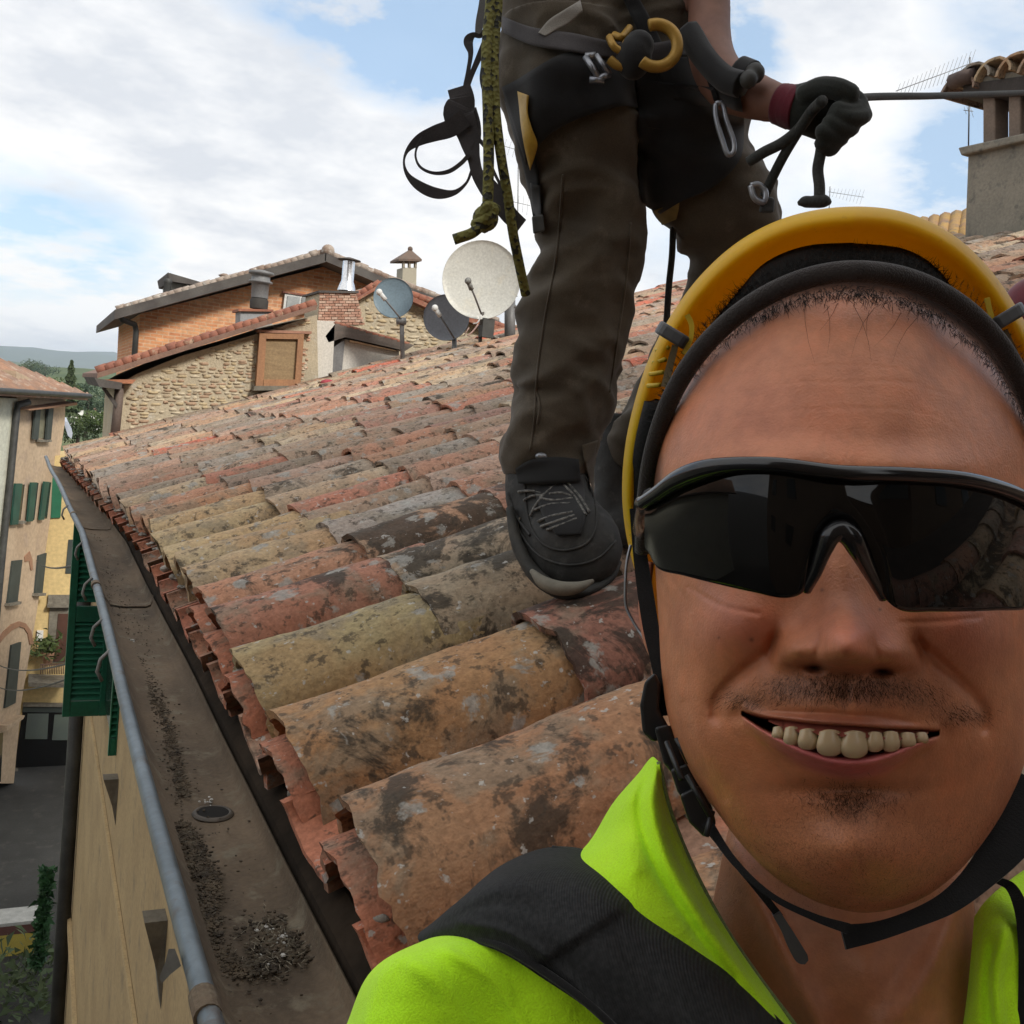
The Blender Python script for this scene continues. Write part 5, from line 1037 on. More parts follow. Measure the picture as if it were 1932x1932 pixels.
r3_ = thing('hand_rope', P(1450, 260, 1.56), 'dark rope strands hanging from the gloved hand to the harness', 'rope')
tubepx([(1412, 306, 1.60), (1440, 288, 1.585), (1475, 270, 1.57), (1505, 246, 1.56), (1536, 205, 1.53), (1552, 190, 1.50)], .0085, 'strand', rdk, r3_, 10)
tubepx([(1442, 370, 1.62), (1460, 330, 1.60), (1478, 295, 1.58), (1500, 258, 1.565), (1530, 210, 1.53)], .0080, 'strand', rdk, r3_, 10)
tubepx([(1552, 262, 1.535), (1548, 290, 1.535), (1543, 320, 1.54), (1546, 350, 1.54), (1546, 384, 1.54)], .0085, 'strand', rdk, r3_, 10)
k = MB(); loft(k, [(1506, 384, 4, 1.54, 1), (1516, 381, 10, 1.54, 1), (1532, 381, 11, 1.54, 1), (1548, 379, 13, 1.54, 1), (1562, 381, 9, 1.54, 1), (1568, 383, 3, 1.54, 1)], 12, 20); k.build('end_stop', rdk, r3_, True)
r4_ = thing('tail_rope', P(1262, 560, 1.95), 'thin dark rope hanging down between the standing leg and the yellow helmet', 'rope')
tubepx([(1270, 430, 1.93), (1268, 480, 1.93), (1262, 540, 1.93), (1258, 600, 1.92), (1250, 700, 1.92)], .0062, 'strand', rdk, r4_, 10)
k = MB()
for a in ([(1416, 350, 1.60), (1424, 374, 1.60), (1440, 382, 1.60), (1444, 362, 1.60), (1430, 348, 1.60), (1416, 350, 1.60)],): k.tube([P(*q) for q in spline(a, 24)], .005, 8)
k.build('shackle', steel, man, True)
k = MB(); k.prism([P(1440, 368, 1.605), P(1462, 374, 1.605), P(1460, 402, 1.605), P(1430, 402, 1.605)], ray(1450, 385) * .02); o = k.build('descender', dp_m, man); bevel(o, .004)
# ================================================================== THE SMILING MAN IN FRONT
selfie = thing('person', P(1600, 2300, .60), 'smiling person close by in yellow helmet, black sunglasses and neon yellow shirt', 'person')
# ---- skin: colour comes from an attribute (lips, stubble), pores and fine creases from noise
skm_, ts, bs = newmat('skin'); at_ = node(ts, 'ShaderNodeAttribute', attribute_name='tone'); vec = node(ts, 'ShaderNodeTexCoord').outputs['Object']
blot = noise_n(ts, vec, 38, 5, .6); pore = noise_n(ts, vec, 900, 3, .6); mid_ = noise_n(ts, vec, 160, 4, .6)
colk = mixc(ts, .85, at_.outputs['Color'], mixc(ts, 1.0, at_.outputs['Color'], ramp(ts, blot, [(.3, (.80, .74, .74)), (.5, (1.0, 1.0, 1.0)), (.7, (1.16, 1.05, 1.0))]), 'MULTIPLY'))
colk = mixc(ts, .5, colk, mixc(ts, 1.0, colk, ramp(ts, mid_, [(.3, .82), (.7, 1.16)]), 'MULTIPLY'))
stub = noise_n(ts, vec, 1500, 2, .5); st_f = math_n(ts, 'MULTIPLY', ramp(ts, stub, [(.47, 0.0), (.56, 1.0)]), math_n(ts, 'SUBTRACT', 1.0, at_.outputs['Alpha']))
colk = mixc(ts, st_f, colk, (.035, .026, .022)); ts.links.new(colk, bs.inputs['Base Color']); sr_ = node(ts, 'ShaderNodeSeparateColor'); ts.links.new(at_.outputs['Color'], sr_.inputs[0]); ts.links.new(ramp(ts, sr_.outputs[0], [(.02, .02), (.25, .42)]), bs.inputs['Specular IOR Level']); ts.links.new(ramp(ts, sr_.outputs[0], [(.03, 1.0), (.30, .42)]), bs.inputs['Roughness']); ts.links.new(ramp(ts, sr_.outputs[0], [(.06, 0.0), (.30, .12)]), bs.inputs['Subsurface Weight'])
bs.inputs['Roughness'].default_value = .42; bs.inputs['Specular IOR Level'].default_value = .42; bs.inputs['Subsurface Weight'].default_value = .12; bs.inputs['Subsurface Radius'].default_value = (.010, .004, .002); bs.inputs['Subsurface Scale'].default_value = .5
bump(ts, bs, math_n(ts, 'ADD', math_n(ts, 'MULTIPLY', pore, .9), mid_), .30, .0011)
HC = np.array([1602., 1120.])
SIL = [(1605, 460), (1515, 468), (1440, 502), (1386, 562), (1326, 640), (1275, 732), (1242, 840), (1232, 960), (1237, 1080), (1243, 1180), (1248, 1265), (1260, 1350), (1280, 1412), (1309, 1467), (1350, 1528), (1400, 1594), (1462, 1655), (1545, 1703), (1635, 1722), (1725, 1702), (1800, 1652), (1856, 1588), (1903, 1512), (1936, 1430), (1955, 1280), (1968, 1160), (1972, 1040), (1962, 900), (1934, 770), (1872, 655), (1812, 578), (1778, 522), (1718, 478), (1605, 460)]
NA, NT, NB = 760, 250, 36
ang = np.array([math.atan2(v - HC[1], u - HC[0]) for u, v in SIL[:-1]]); 
sil = spline(SIL, 1400); sa = np.unwrap(np.arctan2(sil[:, 1] - HC[1], sil[:, 0] - HC[0])); srr = np.hypot(sil[:, 0] - HC[0], sil[:, 1] - HC[1])
o_ = np.argsort(sa); sa_s, sr_s = sa[o_], srr[o_]
AN = np.linspace(sa_s[0], sa_s[0] + 2 * PI, NA, endpoint=False); RB = np.interp(AN, sa_s, sr_s)
def G(u, v, cu, cv, su, sv, rot=0.0):
    c, s = math.cos(rot), math.sin(rot); x = (u - cu) * c + (v - cv) * s; y = -(u - cu) * s + (v - cv) * c; return np.exp(-(x / su)**2 - (y / sv)**2)
def sg(x): return 1 / (1 + np.exp(-np.clip(x, -40, 40)))
def curvef(pts):
    A = spline(pts, 200); return lambda u: np.interp(u, A[:, 0], A[:, 1])
def valley(u, v, pts, w):
    """closeness to a crease line"""
    A = spline(pts, 60); d = np.full(u.shape, 1e9)
    for i in range(59):
        p, q = A[i, :2], A[i + 1, :2]; L2 = ((q - p)**2).sum() + 1e-9; t = np.clip(((u - p[0]) * (q[0] - p[0]) + (v - p[1]) * (q[1] - p[1])) / L2, 0, 1)
        dd = np.hypot(u - p[0] - t * (q[0] - p[0]), v - p[1] - t * (q[1] - p[1])); d = np.minimum(d, dd)
    return d
fU = curvef([(1398, 1344), (1440, 1357), (1485, 1364), (1540, 1370), (1607, 1374), (1680, 1380), (1740, 1381), (1774, 1382)])
fL = curvef([(1398, 1345), (1440, 1373), (1470, 1387), (1510, 1403), (1560, 1418), (1612, 1423), (1680, 1412), (1730, 1398), (1774, 1383)])
fT = curvef([(1390, 1341), (1480, 1346), (1560, 1347), (1607, 1352), (1660, 1353), (1740, 1370), (1780, 1381)])
fB = curvef([(1390, 1346), (1450, 1398), (1500, 1432), (1560, 1456), (1607, 1462), (1670, 1452), (1730, 1415), (1780, 1383)])
FOLD_L = [(1462, 1205), (1440, 1235), (1405, 1265), (1368, 1300), (1350, 1330), (1350, 1350)]; FOLD_R = [(1728, 1212), (1760, 1238), (1800, 1275), (1840, 1318), (1858, 1348), (1856, 1372)]
JW_L = [(1290, 1330), (1302, 1390), (1330, 1450), (1365, 1505)]
def relief(u, v):
    z = np.zeros_like(u)
    nc = 1586 + (v - 1010) * .062; t = np.clip((v - 940) / 290., 0, 1)
    h = .004 + .021 * t**1.1; sgm = 34 + 34 * t; cut = sg((1258 - v) / 7.) * sg((v - 905) / 25.)
    z += h * np.exp(-(np.abs(u - nc) / sgm)**2.1) * cut
    z += .0080 * G(u, v, 1599, 1208, 56, 44) * sg((1262 - v) / 5.)
    z += .0105 * G(u, v, 1500, 1226, 36, 32) * sg((1257 - v) / 5.) + .0105 * G(u, v, 1694, 1233, 36, 32) * sg((1266 - v) / 5.)
    z += .010 * G(u, v, 1597, 1215, 98, 56) * sg((1262 - v) / 9.)
    z -= .010 * G(u, v, 1538, 1259, 22, 8, .1) + .010 * G(u, v, 1662, 1266, 22, 8, .05)
    z -= .0046 * G(u, v, 1458, 1224, 11, 30, .25) + .0046 * G(u, v, 1737, 1230, 11, 30, -.25) + .0022 * G(u, v, 1545, 1222, 8, 22, .2) + .0022 * G(u, v, 1652, 1228, 8, 22, -.2)
    z += .0125 * G(u, v, 1370, 1175, 88, 72, -.3) + .0125 * G(u, v, 1838, 1190, 84, 72, .3)
    z += .0065 * G(u, v, 1322, 1400, 50, 110, -.2) * .5
    dL, dR = valley(u, v, FOLD_L, 9), valley(u, v, FOLD_R, 9)
    z -= .0024 * np.exp(-(dL / 12)**2) + .0032 * np.exp(-(dR / 12)**2); z -= .0022 * np.exp(-(dL / 30)**2) + .0026 * np.exp(-(dR / 30)**2)
    z -= .0012 * np.exp(-(valley(u, v, JW_L, 9) / 12)**2)
    z += .0120 * G(u, v, 1605, 1345, 170, 95)
    mu = np.clip((u - 1400) * (1772 - u) / 186.**2, 0, 1)
    U, Lo, T, B = fU(u), fL(u), fT(u), fB(u)
    z += .0034 * np.exp(-((v - U + 8) / 10)**2) * mu**.5; z += .0100 * np.exp(-((v - (Lo + B) / 2 + 2) / 16)**2) * mu**.5
    z -= .0010 * np.exp(-((v - T + 1) / 6)**2) * mu**.5
    z -= .0050 * G(u, v, 1608, 1490, 100, 17); z += .0130 * G(u, v, 1618, 1610, 108, 66); z -= .0012 * G(u, v, 1620, 1632, 7, 30)
    z -= .0015 * G(u, v, 1598, 1305, 9, 26)
    z -= .0016 * G(u, v, 1392, 1350, 16, 16) + .0018 * G(u, v, 1782, 1382, 16, 17)
    inside_ = sg((v - U) / 1.6) * sg((Lo - v) / 1.6) * (mu > 0)
    z -= .030 * inside_
    z += .0055 * G(u, v, 1480, 868, 110, 34) + .0055 * G(u, v, 1720, 880, 110, 34); z -= .006 * G(u, v, 1450, 1000, 90, 50) + .006 * G(u, v, 1730, 1010, 90, 50)
    for pts, a, w in (([(1400, 742), (1500, 722), (1600, 722), (1700, 720), (1790, 745)], .00018, 4), ([(1440, 706), (1540, 690), (1640, 690), (1720, 700)], .00014, 4), ([(1380, 790), (1500, 775), (1620, 770), (1740, 778), (1800, 800)], .00014, 5), ([(1560, 860), (1556, 830), (1560, 812)], .0002, 5), ([(1598, 866), (1602, 836), (1600, 815)], .0002, 5),
                      ([(1250, 1100), (1268, 1150), (1262, 1200)], .0006, 5), ([(1262, 1090), (1292, 1130), (1300, 1180)], .0005, 5), ([(1300, 1108), (1360, 1142), (1430, 1158)], .0007, 6), ([(1700, 1175), (1780, 1172), (1850, 1165)], .0006, 6)):
        z -= a * np.exp(-(valley(u, v, pts, 1) / w)**2) - a * .5 * np.exp(-(valley(u, v, pts, 1) / (w * 2.6))**2)
    return z
tt = 1 - (1 - np.linspace(0, 1, NT)) ** 1.25
Ug = HC[0] + np.cos(AN)[None, :] * RB[None, :] * tt[:, None]; Vg = HC[1] + np.sin(AN)[None, :] * RB[None, :] * tt[:, None]
low = np.clip((Vg - 1250) / 450., 0, 1)
qq = np.clip(tt[:, None] * np.sin(AN)[None, :], 0, 1) ** 2
ZS = .455 - .050 * qq       # outline: nearer at the chin
DP = .088 - .028 * qq
gd = np.maximum(1 - tt[:, None] ** 2.25, 0) ** .56
Zg = ZS - DP * gd - relief(Ug, Vg) * np.clip((1 - tt[:, None]) / .05, 0, 1)
V = []; 
rings = [(Ug[i], Vg[i], Zg[i]) for i in range(NT)]
for q in range(1, NB + 1):                                     # the back of the head and the underside of the jaw
    a = q / NB; s = math.cos(a * PI / 2) ** .7 if q < NB else .02; dz = .165 * math.sin(a * PI / 2)
    rings.append((HC[0] + 10 * a + (Ug[-1] - HC[0]) * s, (HC[1] - 260 * a) + (Vg[-1] - HC[1]) * s * (1 - .25 * a), Zg[-1] * (1 - a) + a * .44 + dz))
UU = np.array([r[0] for r in rings]); VV = np.array([r[1] for r in rings]); ZZ = np.array([r[2] for r in rings])
pts = np.stack([(UU - C) / F * ZZ, (VV - C) / F * ZZ, ZZ], -1) @ RM.T
nr = len(rings); idx = np.arange(nr * NA).reshape(nr, NA); nx = np.roll(idx, -1, 1)
Q = np.stack([idx[:-1], nx[:-1], nx[1:], idx[1:]], -1).reshape(-1, 4)
# skin tone, with shade of mouth, nostrils and headband painted in
base = np.zeros((nr, NA, 4)); base[..., :3] = (.56, .208, .092); base[..., 3] = 1
def blend(mask, col): base[..., :3] = base[..., :3] * (1 - mask[..., None]) + np.array(col) * mask[..., None]
blend(.55 * np.clip(G(UU, VV, 1390, 1180, 90, 60) + G(UU, VV, 1830, 1190, 90, 60), 0, 1), (.64, .20, .135)); blend(.45 * G(UU, VV, 1600, 1200, 70, 55), (.64, .205, .15)); blend(.35 * sg((840 - VV) / 60), (.66, .285, .17)); blend(.45 * G(UU, VV, 1480, 780, 190, 90), (.62, .23, .14)); blend(.4 * sg((VV - 1480) / 50), (.56, .25, .125))
mu = np.clip((UU - 1400) * (1772 - UU) / 186.**2, 0, 1) ** .4 * (np.abs(UU - 1586) < 186)
blend(.75 * sg((VV - fT(UU)) / 3) * sg((fU(UU) - VV) / 2.) * mu, (.40, .135, .085)); blend(1.0 * sg((VV - fL(UU)) / 1.5) * sg((fB(UU) + 4 - VV) / 4) * mu, (.62, .17, .17))
ins = sg((VV - fU(UU)) / 1.) * sg((fL(UU) - 3 - VV) / .8) * (mu > 0); blend(np.clip(ins, 0, 1), (.075, .015, .012))  # mouth cavity coloured dark for the shade inside it
blend(G(UU, VV, 1538, 1260, 15, 6) * .9, (.04, .015, .01)); blend(G(UU, VV, 1664, 1267, 15, 6) * .9, (.04, .015, .01))  # nostril shade painted into the skin colour
for (u, v, r) in ((1418, 1207, 4.5), (1551, 1113, 3.5), (1356, 1203, 2.5), (1660, 1150, 3)): blend(.8 * G(UU, VV, u, v, r, r), (.16, .05, .03))
hl = curvef([(1200, 930), (1240, 850), (1275, 735), (1335, 655), (1420, 590), (1500, 558), (1600, 548), (1700, 560), (1780, 595), (1850, 650), (1900, 720), (1940, 800), (2000, 960)])
hs_ = 5 + 8 * np.clip(np.abs(UU - 1600) / 220., 0, 1)
hair_shade_m = np.maximum(sg((hl(UU) + hs_ - VV) / 6.), .55 * sg((hl(UU) + hs_ + 11 - VV) / 6.) * (.6 + .4 * np.sin(UU * .21 + np.sin(UU * .083) * 3))); side = sg((1243 + 6 - UU) / 3) * sg((1075 - VV) / 20); hair_shade_m = np.maximum(hair_shade_m, side * .8); hair_shade_m[NT + 2:] = np.where(VV[NT + 2:] < 1200, 1, hair_shade_m[NT + 2:]); blend(hair_shade_m, (.014, .012, .011))  # hair, plus the headband's soft shadow painted into the same dark edge
must = np.clip(1.25 * G(UU, VV, 1600, 1296, 125, 34) + .9 * G(UU, VV, 1400, 1322, 42, 22, .35) + 1.0 * G(UU, VV, 1815, 1350, 46, 22, -.1) + .75 * G(UU, VV, 1480, 1300, 60, 22, -.2) + .75 * G(UU, VV, 1730, 1318, 60, 24, .2), 0, 1) * sg((fT(UU) - VV) / 5); goat = np.clip(G(UU, VV, 1606, 1500, 95, 22) + .6 * G(UU, VV, 1606, 1535, 60, 22), 0, 1)
beard = .34 * sg((VV - 1540) / 40) + .22 * sg((VV - 1330) / 50) * (sg((1330 - UU) / 20) + sg((UU - 1880) / 20))
blend(.42 * np.clip(must * .9 + goat * .8, 0, 1), (.20, .115, .08)); base[..., 3] = 1 - np.clip(.42 * must + .42 * goat + beard * .75, 0, .95)
me = bpy.data.meshes.new('body'); head_v = pts.reshape(-1, 3); nk = MB()
loft(nk, [(1600, 1450, 180, .53, 1), (1592, 1600, 215, .525, 1), (1588, 1700, 232, .52, 1), (1585, 1790, 250, .515, 1), (1580, 1880, 300, .515, .85), (1572, 1980, 400, .52, .62), (1560, 2120, 560, .54, .42), (1550, 2350, 620, .56, .42)], 120, 120)
nkV = np.array(nk.V)
# tendons and throat hollow of the neck
cv = (nkV @ RM); nu = C + F * cv[:, 0] / cv[:, 2]; nv = C + F * cv[:, 1] / cv[:, 2]; front = cv[:, 2] < .54
dn = .006 * np.exp(-(valley(nu, nv, [(1380, 1600), (1440, 1720), (1500, 1840), (1560, 1960)], 1) / 22)**2) + .006 * np.exp(-(valley(nu, nv, [(1830, 1640), (1780, 1780), (1700, 1900), (1630, 1960)], 1) / 24)**2) - .006 * G(nu, nv, 1600, 1945, 40, 34) + .005 * G(nu, nv, 1640, 1830, 40, 50)
nkV = nkV * (1 - (dn * front)[:, None] / np.maximum(cv[:, 2], .1)[:, None])
nq = [tuple(i + len(head_v) for i in f) for f in nk.F]
me.from_pydata([tuple(p) for p in head_v] + [tuple(p) for p in nkV], [], [tuple(map(int, q)) for q in Q] + nq); me.update()
colr_ = np.vstack([base.reshape(-1, 4), np.tile(np.array([[.52, .21, .105, .97]]), (len(nkV), 1))]); ca = me.color_attributes.new('tone', 'FLOAT_COLOR', 'POINT'); ca.data.foreach_set('color', colr_.astype('f').ravel())
head = link('body', me, skm_, selfie, True); TH = bvh(head)
# ear behind the strap on the left
k = MB(); loft(k, [(1226, 1060, 8, .500, 1.2), (1217, 1120, 12, .500, 1.2), (1223, 1190, 14, .495, 1.2), (1234, 1232, 11, .49, 1.2), (1240, 1250, 5, .49, 1)], 14, 24)
ear = k.build('ear', skm_, selfie, True); ca = ear.data.color_attributes.new('tone', 'FLOAT_COLOR', 'POINT'); ca.data.foreach_set('color', np.tile(np.array([.45, .17, .10, 1], 'f'), len(ear.data.vertices)))
# teeth: upper row, each one a rounded tooth of its own; gums above
tooth_m, tt_, tb_ = newmat('tooth_enamel'); tb_.inputs['Base Color'].default_value = (.56, .42, .25, 1); tb_.inputs['Roughness'].default_value = .22; tb_.inputs['Subsurface Weight'].default_value = .1; tb_.inputs['Subsurface Scale'].default_value = .01
def zmouth(u): return .345 + .000000020 * abs(u - 1600) ** 3 * 0 + .020 * ((u - 1600) / 190.) ** 2
for (u, v0, v1, w) in ((1470, 1376, 1397, 26), (1494, 1376, 1409, 30), (1525, 1380, 1415, 37), (1566, 1382, 1427, 47), (1612, 1384, 1431, 48), (1650, 1386, 1419, 32), (1680, 1385, 1419, 34), (1711, 1387, 1412, 33), (1738, 1387, 1404, 26)):
    ns, nl = 13, 12; V = []; z0 = zmouth(u) + .0105; h = v1 - v0
    for bk in (0, 1):
        for i in range(nl + 1):
            t = i / nl; W = (.80 + .20 * min(1, t * 1.7)) * (1 - .10 * max(0, t - .75) * 4 * .6)
            for j in range(ns):
                s = -1 + 2 * j / (ns - 1); vv = v0 - 6 + (h + 6) * t - (abs(s) ** 2.6) * h * .20 * t ** 2 + (abs(s) ** 2) * h * .10 * (1 - t)
                zz = z0 + .0016 * abs(s) ** 2.8 - .0012 * math.sin(t * PI * .8) + .0016 * t ** 6 + bk * .0035
                V.append(P(u + w * .54 * s * W, vv, zz))
    S = (nl + 1) * ns; Fc = []
    for i in range(nl):
        for j in range(ns - 1): a = i * ns + j; Fc += [(a, a + 1, a + ns + 1, a + ns), (S + a, S + a + ns, S + a + ns + 1, S + a + 1)]
        a = i * ns; Fc += [(a, a + ns, S + a + ns, S + a)]; a += ns - 1; Fc += [(a, S + a, S + a + ns, a + ns)]
    for j in range(ns - 1): a = nl * ns + j; Fc += [(a, a + 1, S + a + 1, S + a), (j, S + j, S + j + 1, j + 1)]
    mesh('tooth', V, Fc, tooth_m, selfie)
V = []; us = np.linspace(1474, 1734, 40); tb_u = [1470, 1494, 1525, 1566, 1612, 1650, 1680, 1711, 1738]; tb_v = [1394, 1405, 1411, 1421, 1424, 1415, 1414, 1408, 1401]
for u in us: V += [P(u, 1392 + .02 * (u - 1600), zmouth(u) + .0125), P(u, np.interp(u, tb_u, tb_v) - 3, zmouth(u) + .0122), P(u, np.interp(u, tb_u, tb_v) - 3, zmouth(u) + .0150)]
tp_m, _, tpb = newmat('tooth_shade'); tpb.inputs['Base Color'].default_value = (.30, .17, .09, 1); tpb.inputs['Roughness'].default_value = .4  # darker ivory plate paints the shade in the gaps between teeth
mesh('tooth_shade_plate', V, [(i * 3 + j, i * 3 + 3 + j, i * 3 + 4 + j, i * 3 + 1 + j) for i in range(39) for j in range(2)], tp_m, selfie)
gum_m, _, gb = newmat('gum'); gb.inputs['Base Color'].default_value = (.30, .085, .06, 1); gb.inputs['Roughness'].default_value = .3
V = []; us = np.linspace(1450, 1752, 60); TC = (1470, 1494, 1525, 1566, 1612, 1650, 1680, 1711, 1738)
for u in us:
    ds = sorted(abs(u - c_) for c_ in TC); d = ds[0] / max(ds[0] + ds[1], 1) * 2; e_ = min(1, (u - 1450) / 30, (1752 - u) / 30)
    V += [P(u, 1352, zmouth(u) + .020), P(u, fU(u) - 2, zmouth(u) + .0150), P(u, fU(u) + 2 + (8 + 9 * d ** 2) * e_, zmouth(u) + .0105)]
mesh('gum', V, [(i * 3 + j, i * 3 + 3 + j, i * 3 + 4 + j, i * 3 + 1 + j) for i in range(59) for j in range(2)], gum_m, selfie)
# ---- hair: short strands at the hairline, moustache, chin tuft and stray hairs
A_hb = spline([(1212, 1040), (1216, 950), (1232, 848), (1272, 738), (1333, 648), (1420, 573), (1520, 526), (1612, 512), (1712, 526), (1800, 568), (1878, 640), (1932, 732), (1968, 840), (1982, 950), (1985, 1060)], 120)
hair_mat = M('black_hair', (.008, .007, .006), None, 30, .8, 0, spec=.12); hb = MB()
def strand(u, v, du, dv, ln, w=.00011, lift=.0012, curl=0.0):
    base_ = onto(TH, u, v, 0)
    if base_ is None: return
    z0 = float(RM[:, 2] @ np.array(base_)); V = []
    n_s = 4
    for i in range(n_s):
        t = i / (n_s - 1); uu, vv = u + du * ln * t + curl * t * t * dv, v + dv * ln * t - curl * t * t * du; zz = z0 - lift * t ** .7 + .0000; ww = w * (1 - .75 * t) * F / z0
        q = onto(TH, uu, vv, 0); zz = (float(RM[:, 2] @ np.array(q)) if q is not None else z0) - lift * (.25 + t)
        nx_, ny_ = -dv, du; V += [P(uu + nx_ * ww, vv + ny_ * ww, zz), P(uu - nx_ * ww, vv - ny_ * ww, zz)]
    hb.add(V, [(2 * i, 2 * i + 1, 2 * i + 3, 2 * i + 2) for i in range(n_s - 1)])
for _ in range(2600):                                             # hair between pad and helmet
    tq = rng.uniform(.14, .86); pa = A_hb[int(tq * 119)]; dr = pa[:2] - np.array([1600., 1000.]); dr /= np.hypot(*dr); of = rng.uniform(10, 12 + 28 * math.sin(PI * (tq - .14) / .72)); a = math.atan2(dr[1], dr[0]) + rng.normal(0, .9); strand(pa[0] + dr[0] * of, pa[1] + dr[1] * of, math.cos(a), math.sin(a), rng.uniform(8, 24), .00016, .003, rng.normal(0, 6))
for _ in range(1700):                                             # hairline under the headband
    u = rng.uniform(1262, 1930); v = float(hl(u)) + 4 + 8 * min(1, abs(u - 1600) / 220.) + rng.normal(0, 8); a = rng.normal(PI / 2 + (u - 1600) / 700. * -.6, .55); strand(u, v, math.cos(a), math.sin(a), rng.uniform(4, 22) * rng.uniform(.4, 1), .00011, .0006, rng.normal(0, 6))
for _ in range(1100):                                             # moustache
    m_k = rng.integers(0, 10)
    if m_k < 6: u, v = rng.normal(1600, 68), rng.normal(1296, 15)
    elif m_k < 7: u, v = rng.normal(1400, 26), rng.normal(1322, 10)
    elif m_k < 8: u, v = rng.normal(1815, 28), rng.normal(1350, 10)
    else: u, v = rng.uniform(1430, 1780), rng.normal(1312, 12)
    if v > fT(u) - 5 or v < 1270 + .03 * (u - 1600): continue
    a = PI / 2 + np.clip((1600 - u) / 200., -1, 1) * .9 + rng.normal(0, .3); strand(u, v, math.cos(a), math.sin(a), rng.uniform(6, 15), .00006, .0009)
for _ in range(420):                                              # chin tuft
    u, v = rng.normal(1606, 46), rng.normal(1508, 16); a = rng.normal(PI / 2, .5); strand(u, v, math.cos(a), math.sin(a), rng.uniform(6, 15), .00006, .0009)
for _ in range(1500):                                             # jaw stubble
    t = rng.uniform(0, 1); u = rng.uniform(1300, 1900); v = rng.uniform(1540, 1715); a = rng.normal(PI / 2, .7); strand(u, v, math.cos(a), math.sin(a), rng.uniform(3, 7), .00004, .0005)
for (u, v, a, ln, cu) in ((1518, 566, 1.62, 120, 26), (1560, 575, 1.3, 90, -24), (1610, 575, 1.0, 110, -30), (1650, 580, 2.3, 100, 30), (1700, 590, 2.0, 80, -20), (1640, 585, 1.9, 70, 25), (1580, 572, 1.9, 60, -15), (1730, 600, 2.4, 90, 30)): strand(u, v, math.cos(a), math.sin(a), ln, .00008, .002, cu)
for _ in range(160): u = rng.uniform(1236, 1256); strand(u, rng.uniform(930, 1060), rng.normal(-.3, .3), 1, rng.uniform(6, 22), .00007, .0008)
o = hb.build('hair_strands', hair_mat, selfie, False); o['kind'] = 'stuff'
# crown hair standing up inside the helmet
ch_ = MB()
for _ in range(2600):
    tq = rng.uniform(.16, .84); i_ = int(tq * 119); pa = A_hb[i_]; dr = pa[:2] - np.array([1600., 1000.]); dr /= np.hypot(*dr); of = 16 + rng.uniform(0, 1) * 34 * math.sin(PI * (tq - .1) / .8) ** 2; u, v = pa[0] + dr[0] * of, pa[1] + dr[1] * of; z0 = .445 + rng.uniform(0, .03); a = math.atan2(dr[1], dr[0]) + rng.normal(0, 1.0); ln = rng.uniform(8, 24); ww = .35
    ch_.add([P(u - ww, v, z0), P(u + ww, v, z0), P(u + math.cos(a) * ln, v + math.sin(a) * ln * .6, z0 + .004)], [(0, 1, 2)])
o = ch_.build('crown_hair', hair_mat, selfie, False); o['kind'] = 'stuff'
# ---- helmet
yh, th_, bh = newmat('yellow_helmet_plastic'); vec = node(th_, 'ShaderNodeTexCoord').outputs['Object']; dirt = noise_n(th_, vec, 26, 6, .65); fn = noise_n(th_, vec, 420, 2, .6)
cy_ = mixc(th_, ramp(th_, dirt, [(.45, 0.0), (.75, .45)]), (.92, .61, .010), (.82, .48, .012)); cy_ = mixc(th_, ramp(th_, noise_n(th_, vec, 150, 4, .7), [(.62, 0.0), (.72, .35)]), cy_, (.30, .16, .03)); th_.links.new(cy_, bh.inputs['Base Color']); bh.inputs['Roughness'].default_value = .42; bump(th_, bh, fn, .08, .0006)
tl_ = node(th_, 'ShaderNodeBsdfTranslucent'); tl_.inputs[0].default_value = (1, .55, .03, 1); mx_ = node(th_, 'ShaderNodeMixShader'); mx_.inputs[0].default_value = .42
th_.links.new(bh.outputs[0], mx_.inputs[1]); th_.links.new(tl_.outputs[0], mx_.inputs[2]); th_.links.new(mx_.outputs[0], th_.nodes['Material Output'].inputs['Surface'])
RIM = [(1244, 1245), (1226, 1170), (1201, 1090), (1181, 1010), (1173, 930), (1179, 840), (1196, 760), (1222, 680), (1262, 600), (1322, 518), (1400, 450), (1490, 407), (1600, 389), (1705, 399), (1795, 440), (1862, 500), (1922, 585), (1975, 690), (2008, 800), (2020, 930), (2010, 1060), (1985, 1180), (1955, 1260)]
NRM = 220; rim = spline(RIM, NRM); prz = np.interp(np.arange(NRM), [0, NRM * .2, NRM * .5, NRM * .8, NRM - 1], [.53, .495, .445, .495, .53])
wsc = np.interp(np.arange(NRM), [0, NRM * .12, NRM * .25, NRM * .38, NRM * .5, NRM * .62, NRM * .75, NRM * .88, NRM - 1], [.2, .6, .8, .95, 1, .95, .85, .6, .2])
prof_ = [(620, .235), (520, .225), (400, .20), (260, .155), (140, .105), (60, .06), (18, .028), (3, .012), (0, .004), (2, -.003), (10, -.009), (24, -.012), (38, -.010), (50, -.003), (60, .008), (72, .020), (86, .032), (104, .046), (130, .066), (190, .10), (300, .15), (420, .19), (540, .215), (630, .225)]
HCc = np.array([1598., 960.]); V = []
for (iw, dz) in prof_:
    for i in range(NRM):
        p = rim[i, :2]; d = HCc - p; Ld = np.hypot(*d); w_ = iw * (wsc[i] if iw < 100 else wsc[i] * max(0, 1 - (iw - 100) / 300.) + min(1, (iw - 100) / 300.)); w_ = min(w_, Ld * .97)
        q = p + d / Ld * w_; V.append(P(q[0], q[1], prz[i] + dz + (.0 if iw < 1 else 0)))
Fc = [(j * NRM + i, j * NRM + i + 1, (j + 1) * NRM + i + 1, (j + 1) * NRM + i) for j in range(len(prof_) - 1) for i in range(NRM - 1)]
